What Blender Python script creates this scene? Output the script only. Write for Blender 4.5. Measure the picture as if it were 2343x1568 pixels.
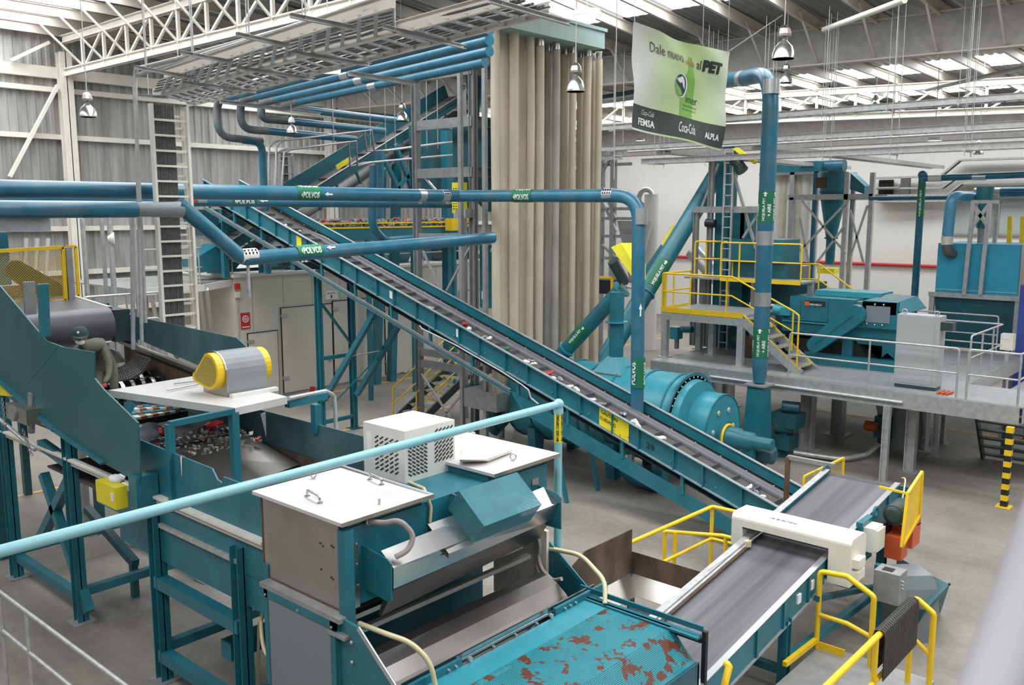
import bpy, bmesh, math, random
from mathutils import Vector, Matrix
random.seed(7)
S = bpy.context.scene
COL = S.collection
for o in list(bpy.data.objects): bpy.data.objects.remove(o)
V = Vector
# ---------------------------------------------------------------- camera
F = 2043.0; CH = 6.0
PITCH = math.atan(300.0 / F); AZ = math.radians(41.5)
cam = bpy.data.cameras.new('camera'); camo = bpy.data.objects.new('camera', cam); COL.objects.link(camo)
camo.location = (0, 0, CH); camo.rotation_euler = (math.radians(90) - PITCH, 0, AZ - math.radians(90))
cam.sensor_width = 36.0; cam.lens = F / 2343.0 * 36.0; cam.clip_end = 200; cam.clip_start = .05
S.camera = camo
cam.dof.use_dof = True; cam.dof.focus_distance = 17; cam.dof.aperture_fstop = 5.6
# ---------------------------------------------------------------- light and exposure
w = bpy.data.worlds.new('sky'); S.world = w; w.use_nodes = True
bg = w.node_tree.nodes['Background']; bg.inputs[0].default_value = (.93, .97, 1, 1); bg.inputs[1].default_value = 0.75
S.view_settings.view_transform = 'Standard'; S.view_settings.look = 'None'
S.view_settings.gamma = 1; S.view_settings.use_curve_mapping = False
S.view_settings.exposure = -0.22
SKY_STRENGTH = 9.0      # daylight through the translucent roof panels
# ---------------------------------------------------------------- measuring helpers: a sight line met with a plane of the hall
FW = V((math.cos(AZ)*math.cos(PITCH), math.sin(AZ)*math.cos(PITCH), -math.sin(PITCH)))
RT = V((math.sin(AZ), -math.cos(AZ), 0)); UP = RT.cross(FW); CAM = V((0, 0, CH))
def ray(x, y): return FW*F + RT*(x-1171.5) - UP*(y-784)
def Z(x, y, z): r = ray(x, y); return CAM + r*((z-CH)/r.z)
def PX(x, y, X): r = ray(x, y); return CAM + r*(X/r.x)
def PY(x, y, Y): r = ray(x, y); return CAM + r*(Y/r.y)
def D(x, y, d): r = ray(x, y); return CAM + r*(d/math.hypot(r.x, r.y))
# ---------------------------------------------------------------- materials
MT = {}
def mat(name, col, rough=.5, metal=0, vary=.12, scale=3.0, bump=0, bscale=60, dust=0, dcol=(.42,.38,.33), dscale=1.2, spec=.5, alpha=None, transl=0):
    m = bpy.data.materials.new(name); m.use_nodes = True; MT[name] = m
    nt = m.node_tree; N = nt.nodes; L = nt.links; b = N['Principled BSDF']
    b.inputs['Roughness'].default_value = rough; b.inputs['Metallic'].default_value = metal
    b.inputs['Specular IOR Level'].default_value = spec
    tc = N.new('ShaderNodeTexCoord'); no = N.new('ShaderNodeTexNoise'); no.inputs['Scale'].default_value = scale; no.inputs['Detail'].default_value = 5
    L.new(tc.outputs['Object'], no.inputs['Vector'])
    mr = N.new('ShaderNodeMapRange'); mr.inputs[1].default_value = .3; mr.inputs[2].default_value = .7
    mr.inputs[3].default_value = 1-vary; mr.inputs[4].default_value = 1+vary
    L.new(no.outputs[0], mr.inputs[0])
    mx = N.new('ShaderNodeMix'); mx.data_type = 'RGBA'; mx.blend_type = 'MULTIPLY'; mx.inputs[0].default_value = 1
    mx.inputs[6].default_value = (*col, 1); L.new(mr.outputs[0], mx.inputs[7])
    out = mx.outputs[2]
    if dust:
        n2 = N.new('ShaderNodeTexNoise'); n2.inputs['Scale'].default_value = dscale; n2.inputs['Detail'].default_value = 8; n2.inputs['Roughness'].default_value = .65
        L.new(tc.outputs['Object'], n2.inputs['Vector'])
        r2 = N.new('ShaderNodeMapRange'); r2.inputs[1].default_value = .42; r2.inputs[2].default_value = .72; r2.inputs[4].default_value = dust
        L.new(n2.outputs[0], r2.inputs[0])
        m2 = N.new('ShaderNodeMix'); m2.data_type = 'RGBA'; L.new(r2.outputs[0], m2.inputs[0]); L.new(out, m2.inputs[6]); m2.inputs[7].default_value = (*dcol, 1)
        out = m2.outputs[2]
    L.new(out, b.inputs['Base Color'])
    if bump:
        n3 = N.new('ShaderNodeTexNoise'); n3.inputs['Scale'].default_value = bscale; L.new(tc.outputs['Object'], n3.inputs['Vector'])
        bp = N.new('ShaderNodeBump'); bp.inputs['Strength'].default_value = bump; bp.inputs['Distance'].default_value = .02
        L.new(n3.outputs[0], bp.inputs['Height']); L.new(bp.outputs[0], b.inputs['Normal'])
    return m
def holes(m, pitch, frac, axes=(0, 1, 2), rot=0, hexa=False):
    """punch a regular pattern of openings through a sheet: surface pattern in object space"""
    nt = m.node_tree; N = nt.nodes; L = nt.links; b = N['Principled BSDF']
    tc = N.new('ShaderNodeTexCoord'); sp = N.new('ShaderNodeSeparateXYZ'); L.new(tc.outputs['UV'], sp.inputs[0])
    def M(op, a, c=None):
        q = N.new('ShaderNodeMath'); q.operation = op
        for i, s in enumerate((a, c)):
            if s is None: continue
            if isinstance(s, (int, float)): q.inputs[i].default_value = s
            else: L.new(s, q.inputs[i])
        return q.outputs[0]
    u = M('MULTIPLY', sp.outputs[0], 1/pitch); v = M('MULTIPLY', sp.outputs[1], 1/pitch)
    if hexa:
        def cell(a, c):
            return M('ADD', M('POWER', M('SUBTRACT', M('FRACT', a), .5), 2), M('MULTIPLY', M('POWER', M('SUBTRACT', M('FRACT', c), .5), 2), 3))
        v2 = M('DIVIDE', v, 1.732)
        d = M('MINIMUM', cell(u, v2), cell(M('ADD', u, .5), M('ADD', v2, .5)))
        h = M('LESS_THAN', d, (frac/2)**2)
    else:
        a = M('ADD', u, v); c = M('SUBTRACT', u, M('MULTIPLY', v, 1.0))
        h = M('MULTIPLY', M('LESS_THAN', M('ABSOLUTE', M('SUBTRACT', M('FRACT', a), .5)), frac/2), M('LESS_THAN', M('ABSOLUTE', M('SUBTRACT', M('FRACT', c), .5)), frac/2))
    tr = N.new('ShaderNodeBsdfTransparent'); ms = N.new('ShaderNodeMixShader'); out = N['Material Output']
    L.new(h, ms.inputs[0]); L.new(b.outputs[0], ms.inputs[1]); L.new(tr.outputs[0], ms.inputs[2]); L.new(ms.outputs[0], out.inputs[0])
mat('teal', (.012,.15,.20), .38, vary=.14, dust=.16, dcol=(.16,.22,.23))
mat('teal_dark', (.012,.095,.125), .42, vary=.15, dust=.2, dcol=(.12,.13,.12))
mat('teal_light', (.035,.27,.34), .36, vary=.08)
mat('header_pale',(.34,.47,.45),.5,vary=.06)
mat('fabric_pale',(.62,.57,.48),.85); mat('pipe_blue_pale',(.10,.33,.52),.3)
mat('pipe_blue', (.015,.14,.225), .3, vary=.14, dust=.25, dcol=(.25,.24,.25), dscale=2.2)
mat('pipe_sooty', (.10,.12,.14), .45, vary=.3, dust=.5, dcol=(.22,.18,.15), dscale=4)
mat('pipe_pale', (.26,.52,.58), .35, vary=.05)
mat('tank_blue', (.035,.33,.50), .35, vary=.08)
mat('steel_grey', (.33,.34,.35), .45, .35, vary=.14, scale=6, dust=.25)
mat('galv', (.52,.52,.52), .4, .5, vary=.15, scale=9)
mat('stainless', (.56,.55,.55), .24, 1.0, vary=.1, scale=2)
mat('stainless_dull', (.50,.47,.44), .38, 1.0, vary=.14, scale=2, dust=.2)
mat('stainless_dark', (.20,.185,.18), .32, .9, vary=.25, scale=1.5, dust=.35, dcol=(.13,.10,.08), dscale=3)
mat('cabinet_grey', (.42,.44,.45), .45, vary=.03, scale=1)
mat('band', (.60,.62,.64), .3, .8, vary=.06)
mat('white_paint', (.74,.72,.68), .45, vary=.05, dust=.12)
mat('truss_white', (.78,.75,.68), .5, vary=.06, dust=.12, dcol=(.5,.44,.36))
mat('white_plate', (.66,.64,.63), .4, .1, vary=.05, scale=1.5, dust=.12, dcol=(.55,.52,.5))
mat('cream', (.80,.76,.66), .4, vary=.03)
mat('yellow', (.86,.56,.015), .4, vary=.08, dust=.12, dcol=(.25,.14,.03), dscale=5)
mat('yellow_bright', (.88,.80,.04), .4, vary=.05)
mat('yellow_flat', (.80,.66,.02), .5, vary=.06)
mat('rubber', (.062,.062,.072), .48, vary=.16, scale=2)
mat('rubber_worn', (.10,.10,.115), .40, vary=.12, scale=1.2)
mat('belt_dusty', (.075,.066,.062), .7, vary=.2, scale=4, dust=.25, dcol=(.2,.16,.13))
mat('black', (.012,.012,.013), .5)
mat('dark_motor', (.035,.06,.06), .4, vary=.15)
mat('fabric', (.60,.52,.40), .85, vary=.1, scale=1.0, dust=.25, dcol=(.40,.33,.25), dscale=.6)
mat('fabric_grey', (.40,.37,.34), .85, vary=.2, scale=.8)
mat('panel_beige', (.66,.63,.56), .5, vary=.04, scale=1, dust=.1)
mat('panel_dim', (.20,.19,.18), .6, vary=.04)
mat('rust', (.13,.075,.045), .75, vary=.35, scale=2, dust=.5, dcol=(.05,.04,.035), dscale=4)
mat('red', (.55,.03,.03), .4); mat('orange', (.62,.11,.03), .45, vary=.12)
mat('ink', (.02,.02,.02), .5); mat('paper', (.85,.85,.84), .5); mat('green', (.01,.16,.08), .5)
mat('hose', (.66,.58,.36), .35, vary=.06); mat('conduit', (.30,.26,.25), .55, vary=.1)
mat('purple_blue', (.05,.08,.35), .4)
mat('skin', (.30,.14,.08), .55); mat('cloth_olive', (.14,.14,.11), .85, vary=.15, scale=12); mat('cap_green', (.03,.07,.065), .8)
mat('grate_dark', (.045,.042,.04), .6, vary=.2); mat('roof_metal', (.27,.26,.25), .45, .3, vary=.1, scale=.5)
mat('purlin', (.60,.56,.50), .5, vary=.1, dust=.3, dcol=(.4,.33,.25), dscale=3)
mat('spray', (.42,.40,.38), .9, vary=.12, scale=5, bump=1, bscale=14)
mat('cable', (.10,.10,.10), .6, vary=.3, scale=30)
mat('wall_white', (.80,.78,.74), .7, vary=.03, scale=.4, dust=.08)
mat('reflector', (.72,.72,.72), .22, .9); mat('lamp_white', (.85,.83,.8), .5)
mat('floor_yellow', (.75,.43,.06), .6, vary=.1)
mat('black_gloss', (.015,.015,.018), .12); mat('orange_dull', (.35,.16,.07), .5); mat('mesh_tan', (.40,.29,.05), .6, vary=.2, scale=60); mat('motor_grey', (.24,.26,.28), .42, vary=.06)
mat('paper_dirty', (.50,.47,.42), .7, vary=.35, scale=14); mat('rust_tan', (.42,.33,.24), .7); mat('red_glove', (.45,.05,.05), .8); mat('rail_pale', (.42,.40,.43), .5)
mat('teal_chute', (.013,.11,.125), .40, vary=.12, scale=1.2, dust=.2, dcol=(.10,.14,.13))
mesh_y = mat('mesh_yellow', (.62,.42,.06), .5); holes(mesh_y, .045, .78)
perf = mat('perforated', (.03,.30,.36), .4, vary=.1); holes(perf, .020, .62, hexa=True)
perf2 = mat('perforated_dusty', (.04,.20,.24), .5, vary=.12); holes(perf2, .010, .5, hexa=True)
# perforated cover: rust patches where the paint has come off
def rusty(m):
    nt = m.node_tree; N = nt.nodes; L = nt.links; b = N['Principled BSDF']
    src = b.inputs['Base Color'].links[0].from_socket
    tc = N.new('ShaderNodeTexCoord'); n = N.new('ShaderNodeTexNoise'); n.inputs['Scale'].default_value = 5.5; n.inputs['Detail'].default_value = 9; n.inputs['Roughness'].default_value = .6
    L.new(tc.outputs['Object'], n.inputs['Vector']); r = N.new('ShaderNodeMapRange'); r.inputs[1].default_value = .56; r.inputs[2].default_value = .575; L.new(n.outputs[0], r.inputs[0])
    mx = N.new('ShaderNodeMix'); mx.data_type = 'RGBA'; L.new(r.outputs[0], mx.inputs[0]); L.new(src, mx.inputs[6]); mx.inputs[7].default_value = (.17,.045,.025, 1); L.new(mx.outputs[2], b.inputs['Base Color'])
rusty(perf)
def emis(name, col, s):
    m = bpy.data.materials.new(name); m.use_nodes = True; b = m.node_tree.nodes['Principled BSDF']
    b.inputs['Base Color'].default_value = (*col, 1); b.inputs['Emission Color'].default_value = (*col, 1); b.inputs['Emission Strength'].default_value = s; MT[name] = m; return m
emis('skylight', (.95, .98, 1.0), SKY_STRENGTH)
g = bpy.data.materials.new('glass_pane'); g.use_nodes = True; MT['glass_pane'] = g
bb = g.node_tree.nodes['Principled BSDF']; bb.inputs['Base Color'].default_value = (.42,.47,.45,1); bb.inputs['Roughness'].default_value = .12; bb.inputs['Specular IOR Level'].default_value = .8
g = bpy.data.materials.new('clear_plastic'); g.use_nodes = True; MT['clear_plastic'] = g
bb = g.node_tree.nodes['Principled BSDF']; bb.inputs['Base Color'].default_value = (.22,.25,.27,1); bb.inputs['Roughness'].default_value = .3; bb.inputs['Alpha'].default_value = .93
# concrete floor
def floor_mat():
    m = bpy.data.materials.new('concrete'); m.use_nodes = True; MT['concrete'] = m
    nt = m.node_tree; N = nt.nodes; L = nt.links; b = N['Principled BSDF']
    tc = N.new('ShaderNodeTexCoord')
    def noise(sc, det, sx=1, sy=1):
        mp = N.new('ShaderNodeMapping'); mp.inputs['Scale'].default_value = (sx, sy, 1); L.new(tc.outputs['Object'], mp.inputs[0])
        n = N.new('ShaderNodeTexNoise'); n.inputs['Scale'].default_value = sc; n.inputs['Detail'].default_value = det; n.inputs['Roughness'].default_value = .6
        L.new(mp.outputs[0], n.inputs['Vector']); return n.outputs[0]
    cr = N.new('ShaderNodeValToRGB'); L.new(noise(.35, 6), cr.inputs[0])
    cr.color_ramp.elements[0].position = .3; cr.color_ramp.elements[0].color = (.175,.155,.135,1)
    cr.color_ramp.elements[1].position = .68; cr.color_ramp.elements[1].color = (.33,.30,.265,1)
    r2 = N.new('ShaderNodeMapRange'); r2.inputs[1].default_value = .52; r2.inputs[2].default_value = .75; r2.inputs[4].default_value = .55; L.new(noise(.5, 7, 1, .22), r2.inputs[0])
    mx = N.new('ShaderNodeMix'); mx.data_type = 'RGBA'; L.new(r2.outputs[0], mx.inputs[0]); L.new(cr.outputs[0], mx.inputs[6]); mx.inputs[7].default_value = (.085,.074,.064,1)
    r3 = N.new('ShaderNodeMapRange'); r3.inputs[1].default_value = .4; r3.inputs[2].default_value = .8; r3.inputs[3].default_value=.9; r3.inputs[4].default_value = 1.12; L.new(noise(9, 6), r3.inputs[0])
    m2 = N.new('ShaderNodeMix'); m2.data_type = 'RGBA'; m2.blend_type = 'MULTIPLY'; m2.inputs[0].default_value = 1; L.new(mx.outputs[2], m2.inputs[6]); L.new(r3.outputs[0], m2.inputs[7])
    L.new(m2.outputs[2], b.inputs['Base Color']); b.inputs['Roughness'].default_value = .55
floor_mat()
# corrugated wall sheet with dirt streaks
def streak(name, c0, c1, sx, sz):
    m = bpy.data.materials.new(name); m.use_nodes = True; MT[name] = m
    nt = m.node_tree; N = nt.nodes; L = nt.links; b = N['Principled BSDF']
    tc = N.new('ShaderNodeTexCoord'); mp = N.new('ShaderNodeMapping'); mp.inputs['Scale'].default_value = (sx, sx, sz); L.new(tc.outputs['Object'], mp.inputs[0])
    n = N.new('ShaderNodeTexNoise'); n.inputs['Scale'].default_value = 1; n.inputs['Detail'].default_value = 7; L.new(mp.outputs[0], n.inputs['Vector'])
    cr = N.new('ShaderNodeValToRGB'); L.new(n.outputs[0], cr.inputs[0]); cr.color_ramp.elements[0].position = .3; cr.color_ramp.elements[0].color = (*c0, 1); cr.color_ramp.elements[1].position = .65; cr.color_ramp.elements[1].color = (*c1, 1)
    L.new(cr.outputs[0], b.inputs['Base Color']); b.inputs['Roughness'].default_value = .55; b.inputs['Metallic'].default_value = .2
streak('corrugated', (.26,.25,.235), (.46,.45,.44), 2.2, .35)
streak('rust_plate', (.05,.035,.03), (.20,.13,.09), 3, 1.2)
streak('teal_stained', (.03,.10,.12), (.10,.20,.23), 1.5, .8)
streak('belt_sheen_streaks', (.075,.075,.088), (.17,.165,.18), .25, .25)  # pale lengthwise streaks painted into the belt colour as skylight reflections
MT['belt_sheen_streaks'].node_tree.nodes['Mapping'].inputs['Scale'].default_value = (.12, 5, 1)
# ---------------------------------------------------------------- mesh building
def wloc(o):
    p = V(o.location)
    while o.parent: o = o.parent; p += V(o.location)
    return p
def tagit(o, label, cat, group=None, kind=None):
    if label: o['label'] = label
    if cat: o['category'] = cat
    if group: o['group'] = group
    if kind: o['kind'] = kind
    return o
def thing(name, label, cat, loc=(0,0,0), group=None):
    o = bpy.data.objects.new(name, None); COL.objects.link(o); o.location = V(loc); o.empty_display_size = .2
    return tagit(o, label, cat, group)
def perp(d, up=V((0,0,1))):
    d = d.normalized()
    s = d.cross(up)
    if s.length < 1e-4: s = d.cross(V((1,0,0)))
    s.normalize(); return s, s.cross(d).normalized()
class MB:
    def __init__(s): s.v = []; s.f = []; s.sm = []; s.uv = {}
    def add(s, vs, fs, smooth=False):
        n = len(s.v); s.v += [V(a) for a in vs]
        for f in fs: s.f.append([i+n for i in f]); s.sm.append(smooth)
        return s
    def hexa(s, c):   # 8 corners: bottom 4, top 4
        return s.add(c, [(0,3,2,1),(4,5,6,7),(0,1,5,4),(1,2,6,5),(2,3,7,6),(3,0,4,7)])
    def box(s, x0, x1, y0, y1, z0, z1):
        return s.hexa([(x0,y0,z0),(x1,y0,z0),(x1,y1,z0),(x0,y1,z0),(x0,y0,z1),(x1,y0,z1),(x1,y1,z1),(x0,y1,z1)])
    def beam(s, p, q, w, h=None, up=V((0,0,1)), ox=0, oy=0):
        h = w if h is None else h; p = V(p); q = V(q); a, b = perp(q-p, V(up)); p = p+a*ox+b*oy; q = q+a*ox+b*oy; a = a*w/2; b = b*h/2
        return s.hexa([p-a-b, p+a-b, q+a-b, q-a-b, p-a+b, p+a+b, q+a+b, q-a+b])
    def ibeam(s, p, q, w, h, t=.015, up=V((0,0,1))):
        s.beam(p, q, t, h, up); s.beam(p, q, w, t, up, oy=h/2-t/2); return s.beam(p, q, w, t, up, oy=-h/2+t/2)
    def chan(s, p, q, w, h, t=.012, up=V((0,0,1)), side=1):
        s.beam(p, q, t, h, up, ox=-side*(w/2)); s.beam(p, q, w, t, up, oy=h/2-t/2); return s.beam(p, q, w, t, up, oy=-h/2+t/2)
    def tube(s, pts, r, n=10, caps=True, smooth=True, closed=False):
        pts = [V(p) for p in pts]; R = r if isinstance(r, (list, tuple)) else [r]*len(pts)
        m = len(pts); tg = []
        for i in range(m):
            if closed: t = pts[(i+1) % m]-pts[i-1]
            else:
                t = V((0,0,0))
                if i > 0: t += (pts[i]-pts[i-1]).normalized()
                if i < m-1: t += (pts[i+1]-pts[i]).normalized()
            tg.append(t.normalized() if t.length > 1e-9 else V((0,0,1)))
        a, b = perp(tg[0]); vs = []
        for i in range(m):
            t = tg[i]; a = (a - t*a.dot(t)); a.normalize(); b = a.cross(t)
            for k in range(n):
                c = 2*math.pi*k/n; vs.append(pts[i] + (a*math.cos(c)+b*math.sin(c))*R[i])
        fs = []
        for i in range(m if closed else m-1):
            for k in range(n):
                j = (i+1) % m
                fs.append((i*n+k, i*n+(k+1) % n, j*n+(k+1) % n, j*n+k))
        s.add(vs, fs, smooth)
        if caps and not closed: s.add(vs[:n], [tuple(range(n))[::-1]]); s.add(vs[-n:], [tuple(range(n))])
        return s
    def cyl(s, p, q, r, r2=None, n=16, caps=True, smooth=True):
        return s.tube([p, q], [r, r if r2 is None else r2], n, caps, smooth)
    def prism(s, poly, vec):
        n = len(poly); poly = [V(p) for p in poly]; vec = V(vec)
        s.add(poly + [p+vec for p in poly], [tuple(range(n))[::-1], tuple(range(n, 2*n))] + [(i, (i+1) % n, n+(i+1) % n, n+i) for i in range(n)])
        return s
    def plate(s, a, b, c, d, t):   # thick quad, thickness along its normal
        a, b, c, d = map(V, (a, b, c, d)); n = (b-a).cross(d-a).normalized()*t
        return s.hexa([a, b, c, d, a+n, b+n, c+n, d+n])
    def lathe(s, c, ax, prof, n=20, smooth=True):  # prof: (distance along ax, radius)
        c = V(c); ax = V(ax).normalized()
        return s.tube([c+ax*h for h, r in prof], [max(r, 1e-4) for h, r in prof], n, True, smooth)
    def sphere(s, c, r, n=10, m=7, sx=1, sy=1, sz=1):
        c = V(c); vs = []; fs = []
        for i in range(m+1):
            th = math.pi*i/m
            for k in range(n):
                ph = 2*math.pi*k/n; vs.append(c+V((math.sin(th)*math.cos(ph)*sx, math.sin(th)*math.sin(ph)*sy, math.cos(th)*sz))*r)
        for i in range(m):
            for k in range(n): fs.append((i*n+k, (i+1)*n+k, (i+1)*n+(k+1) % n, i*n+(k+1) % n))
        return s.add(vs, fs, True)
    def torus(s, c, ax, R, r, n=20, k=6):
        a, b = perp(V(ax)); c = V(c)
        return s.tube([c+(a*math.cos(2*math.pi*i/n)+b*math.sin(2*math.pi*i/n))*R for i in range(n)], r, k, closed=True)
    def build(s, name, m, parent=None, label=None, cat=None, group=None, kind=None, uv=False, fixn=True, org=None):
        if parent is not None: o0 = wloc(parent)
        elif org is not None: o0 = V(org)
        else:
            xs = [v.x for v in s.v]; ys = [v.y for v in s.v]; zs = [v.z for v in s.v]
            o0 = V(((min(xs)+max(xs))/2, (min(ys)+max(ys))/2, min(zs)))
        me = bpy.data.meshes.new(name); me.from_pydata([tuple(v-o0) for v in s.v], [], s.f)
        for p, q in zip(me.polygons, s.sm): p.use_smooth = q
        if fixn:
            bm = bmesh.new(); bm.from_mesh(me); bmesh.ops.recalc_face_normals(bm, faces=bm.faces); bm.to_mesh(me); bm.free()
        if uv:
            ul = me.uv_layers.new(name='uv')
            for p in me.polygons:
                nn = p.normal; a, b = (V((0,0,1)).cross(nn), None)
                a = V((1,0,0)) if a.length < .05 else a.normalized(); b = nn.cross(a)
                for li in p.loop_indices:
                    co = me.vertices[me.loops[li].vertex_index].co; ul.data[li].uv = (co.dot(a), co.dot(b))
        me.materials.append(MT[m] if isinstance(m, str) else m)
        o = bpy.data.objects.new(name, me); COL.objects.link(o)
        if parent is not None: o.parent = parent; o.location = (0,0,0)
        else: o.location = o0
        return tagit(o, label, cat, group, kind)
def fillet(pts, R, k=6):
    pts = [V(p) for p in pts]; out = [pts[0]]
    for i in range(1, len(pts)-1):
        p = pts[i]; a = (pts[i-1]-p); b = (pts[i+1]-p); la, lb = a.length, b.length; a.normalize(); b.normalize()
        ang = a.angle(b); d = min(R/math.tan(ang/2), la*.49, lb*.49)
        s0 = p+a*d; s1 = p+b*d
        for j in range(k+1):
            t = j/k; out.append(s0*(1-t)**2 + p*2*t*(1-t) + s1*t*t)
    out.append(pts[-1]); return out
def dupe(root, off=None, loc=None, label=None, group=None, rz=None):
    def cp(o, par):
        c = o.copy(); COL.objects.link(c); c.parent = par
        for ch in [x for x in bpy.data.objects if x.parent == o]: cp(ch, c)
        return c
    r = cp(root, None)
    if loc is not None: r.location = V(loc)
    if off is not None: r.location = V(root.location)+V(off)
    if rz is not None: r.rotation_euler = (0, 0, rz)
    if label: r['label'] = label
    if group: r['group'] = group
    return r
ORD = ['first','second','third','fourth','fifth','sixth','seventh','eighth','ninth','tenth','eleventh','twelfth','thirteenth','fourteenth','fifteenth','sixteenth','seventeenth','eighteenth','nineteenth']
def ordn(i): return ORD[i] if i < 19 else (['twenti','thirti','forti'][(i+1)//10-2]+'eth' if (i+1)%10==0 else ['twenty','thirty','forty'][(i+1)//10-2]+'-'+ORD[(i+1)%10-1])
# ---------------------------------------------------------------- lettering
def glyphs(body, bold=0):
    cu = bpy.data.curves.new('t', 'FONT'); cu.body = body; cu.size = 1; cu.resolution_u = 2; cu.offset = bold
    ob = bpy.data.objects.new('t', cu); COL.objects.link(ob)
    dg = bpy.context.evaluated_depsgraph_get(); dg.update(); me = bpy.data.meshes.new_from_object(ob.evaluated_get(dg))
    vs = [v.co.copy() for v in me.vertices]; fs = [tuple(p.vertices) for p in me.polygons]
    bpy.data.objects.remove(ob); bpy.data.curves.remove(cu); bpy.data.meshes.remove(me)
    x0 = min(v.x for v in vs); x1 = max(v.x for v in vs); y0 = min(v.y for v in vs); y1 = max(v.y for v in vs)
    return [((v.x-x0)/(x1-x0), (v.y-y0)/(y1-y0)) for v in vs], fs
def letters(mb, body, o, r, u, wdt, hgt, bold=.012, slant=0):
    """flat lettering: lower-left corner o, reading direction r, up u"""
    r = V(r).normalized(); u = V(u).normalized(); vs, fs = glyphs(body, bold)
    mb.add([V(o)+r*(a*wdt+slant*b*hgt)+u*(b*hgt) for a, b in vs], fs); return mb
def wrap(mb, polys, o, axis, nrm, rad):
    """flat polygons ((s along pipe, t round it)) bent round a pipe of radius rad: o on the axis, nrm points to the middle of the label"""
    axis = V(axis).normalized(); nrm = V(nrm); nrm = (nrm-axis*nrm.dot(axis)).normalized(); side = nrm.cross(axis)
    vs, fs = polys; bm = bmesh.new(); bv = [bm.verts.new((a, b, 0)) for a, b in vs]
    for f in fs:
        try: bm.faces.new([bv[i] for i in f])
        except ValueError: pass
    lo = min(b for a, b in vs); hi = max(b for a, b in vs); k = max(2, int((hi-lo)/rad/.22))
    for i in range(1, k):
        bmesh.ops.bisect_plane(bm, geom=bm.verts[:]+bm.edges[:]+bm.faces[:], plane_co=(0, lo+(hi-lo)*i/k, 0), plane_no=(0, 1, 0))
    bm.verts.index_update()
    out = [V(o)+axis*v.co.x+(nrm*math.cos(v.co.y/rad)+side*math.sin(v.co.y/rad))*rad for v in bm.verts]
    mb.add(out, [tuple(v.index for v in f.verts) for f in bm.faces]); bm.free(); return mb
def rect(s0, s1, t0, t1): return [(s0,t0),(s1,t0),(s1,t1),(s0,t1)], [(0,1,2,3)]
def arrow(s0, s1, t, h): # points to s0
    m = s0+(s1-s0)*.45; return [(s0,t),(m,t-h),(m,t-h*.4),(s1,t-h*.4),(s1,t+h*.4),(m,t+h*.4),(m,t+h)], [(0,1,2,3,4,5,6)]
def scaled(g, s0, s1, t0, t1): vs, fs = g; return [(s0+a*(s1-s0), t0+b*(t1-t0)) for a, b in vs], fs
# ================================================================ THE SETTING
def struct(mb, name, m, **k): return mb.build(name, m, kind='structure', **k)
mb = MB(); mb.box(-3, 45, -14, 33, -.1, 0); struct(mb, 'floor', 'concrete')
def roofz(x): return 12.25 if x < 13.6 else (12.25-.0877*(x-13.6) if x < 25 else 11.25-.0125*(x-25))
# corrugated wall on the left
mb = MB(); xs = []; x = -3.0
while x < 45: xs += [(x, 0), (x+.11, 0), (x+.15, .045), (x+.26, .045)]; x += .30
n = len(xs)
mb.add([(a, 33+b, 0) for a, b in xs]+[(a, 33+b, roofz(a)) for a, b in xs], [(i, i+1, n+i+1, n+i) for i in range(n-1)])
struct(mb, 'wall_left', 'corrugated', fixn=False)
mb = MB(); mb.box(45, 45.2, -14, 33, 0, 11.2); struct(mb, 'wall_right', 'wall_white')
mb = MB(); mb.box(44.9, 45.0, -14, 33, 9.25, 11.0); struct(mb, 'trim_1', 'spray')
# roof sheet with openings filled by translucent panels
BANDS = [(-2.6, .3), (7.0, 12.7), (19.2, 22.2), (33.6, 36.0), (39.5, 42.0)]
cuts = sorted([-3, 45, 13.6, 25] + [v for b in BANDS for v in b])
mb = MB()
for a, b in zip(cuts, cuts[1:]):
    if any(l <= a and b <= h for l, h in BANDS): continue
    y = -14.0; za, zb = roofz(a), roofz(b)
    rows = []
    while y < 33: rows += [y, y+.1, y+.14, y+.24]; y += .28
    rows = rows[:]; zo = [0, 0, .04, .04]*(len(rows)//4)
    vs = [(a, yy, za+o) for yy, o in zip(rows, zo)]+[(b, yy, zb+o) for yy, o in zip(rows, zo)]; n = len(rows)
    mb.add(vs, [(i, i+1, n+i+1, n+i) for i in range(n-1)])
struct(mb, 'ceiling', 'roof_metal', fixn=False)
PUR = [33-.35-1.57*k for k in range(30)]
wi = 1
for a, b in BANDS:
    mb = MB()
    for k in range(29):
        if False:
            mb.add([(a, PUR[k+1]-.125, roofz(a)+.02), (8.9, PUR[k+1]-.125, roofz(b)+.02), (8.9, PUR[k], roofz(b)+.02), (a, PUR[k], roofz(a)+.02)], []); continue
        y1 = PUR[k]-.12; y0 = PUR[k+1]+.12
        mb.add([(a, y0, roofz(a)+.02), (b, y0, roofz(b)+.02), (b, y1, roofz(b)+.02), (a, y1, roofz(a)+.02)], [(0, 3, 2, 1)])
    struct(mb, 'window_%d' % wi, 'skylight', fixn=False); wi += 1
    mb = MB()
    for y in PUR: mb.box(a, b, y-.125, y+.125, roofz(a)+.021, roofz(a)+.05)
    struct(mb, 'trim_%d' % (wi+20), 'roof_metal')
for i, y in enumerate(PUR):
    mb = MB()
    for a, b in ((-3, 13.6), (13.6, 25), (25, 45)):
        p = V((a, y, roofz(a)-.17)); q = V((b, y, roofz(b)-.17)); mb.chan(p, q, .09, .30, .012)
    mb.build('roof_purlin', 'purlin', label='white C-section roof purlin, the %s one counted from the corrugated wall' % ordn(i), cat='roof beam', group='roof purlins', org=(21, y, 11))
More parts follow.
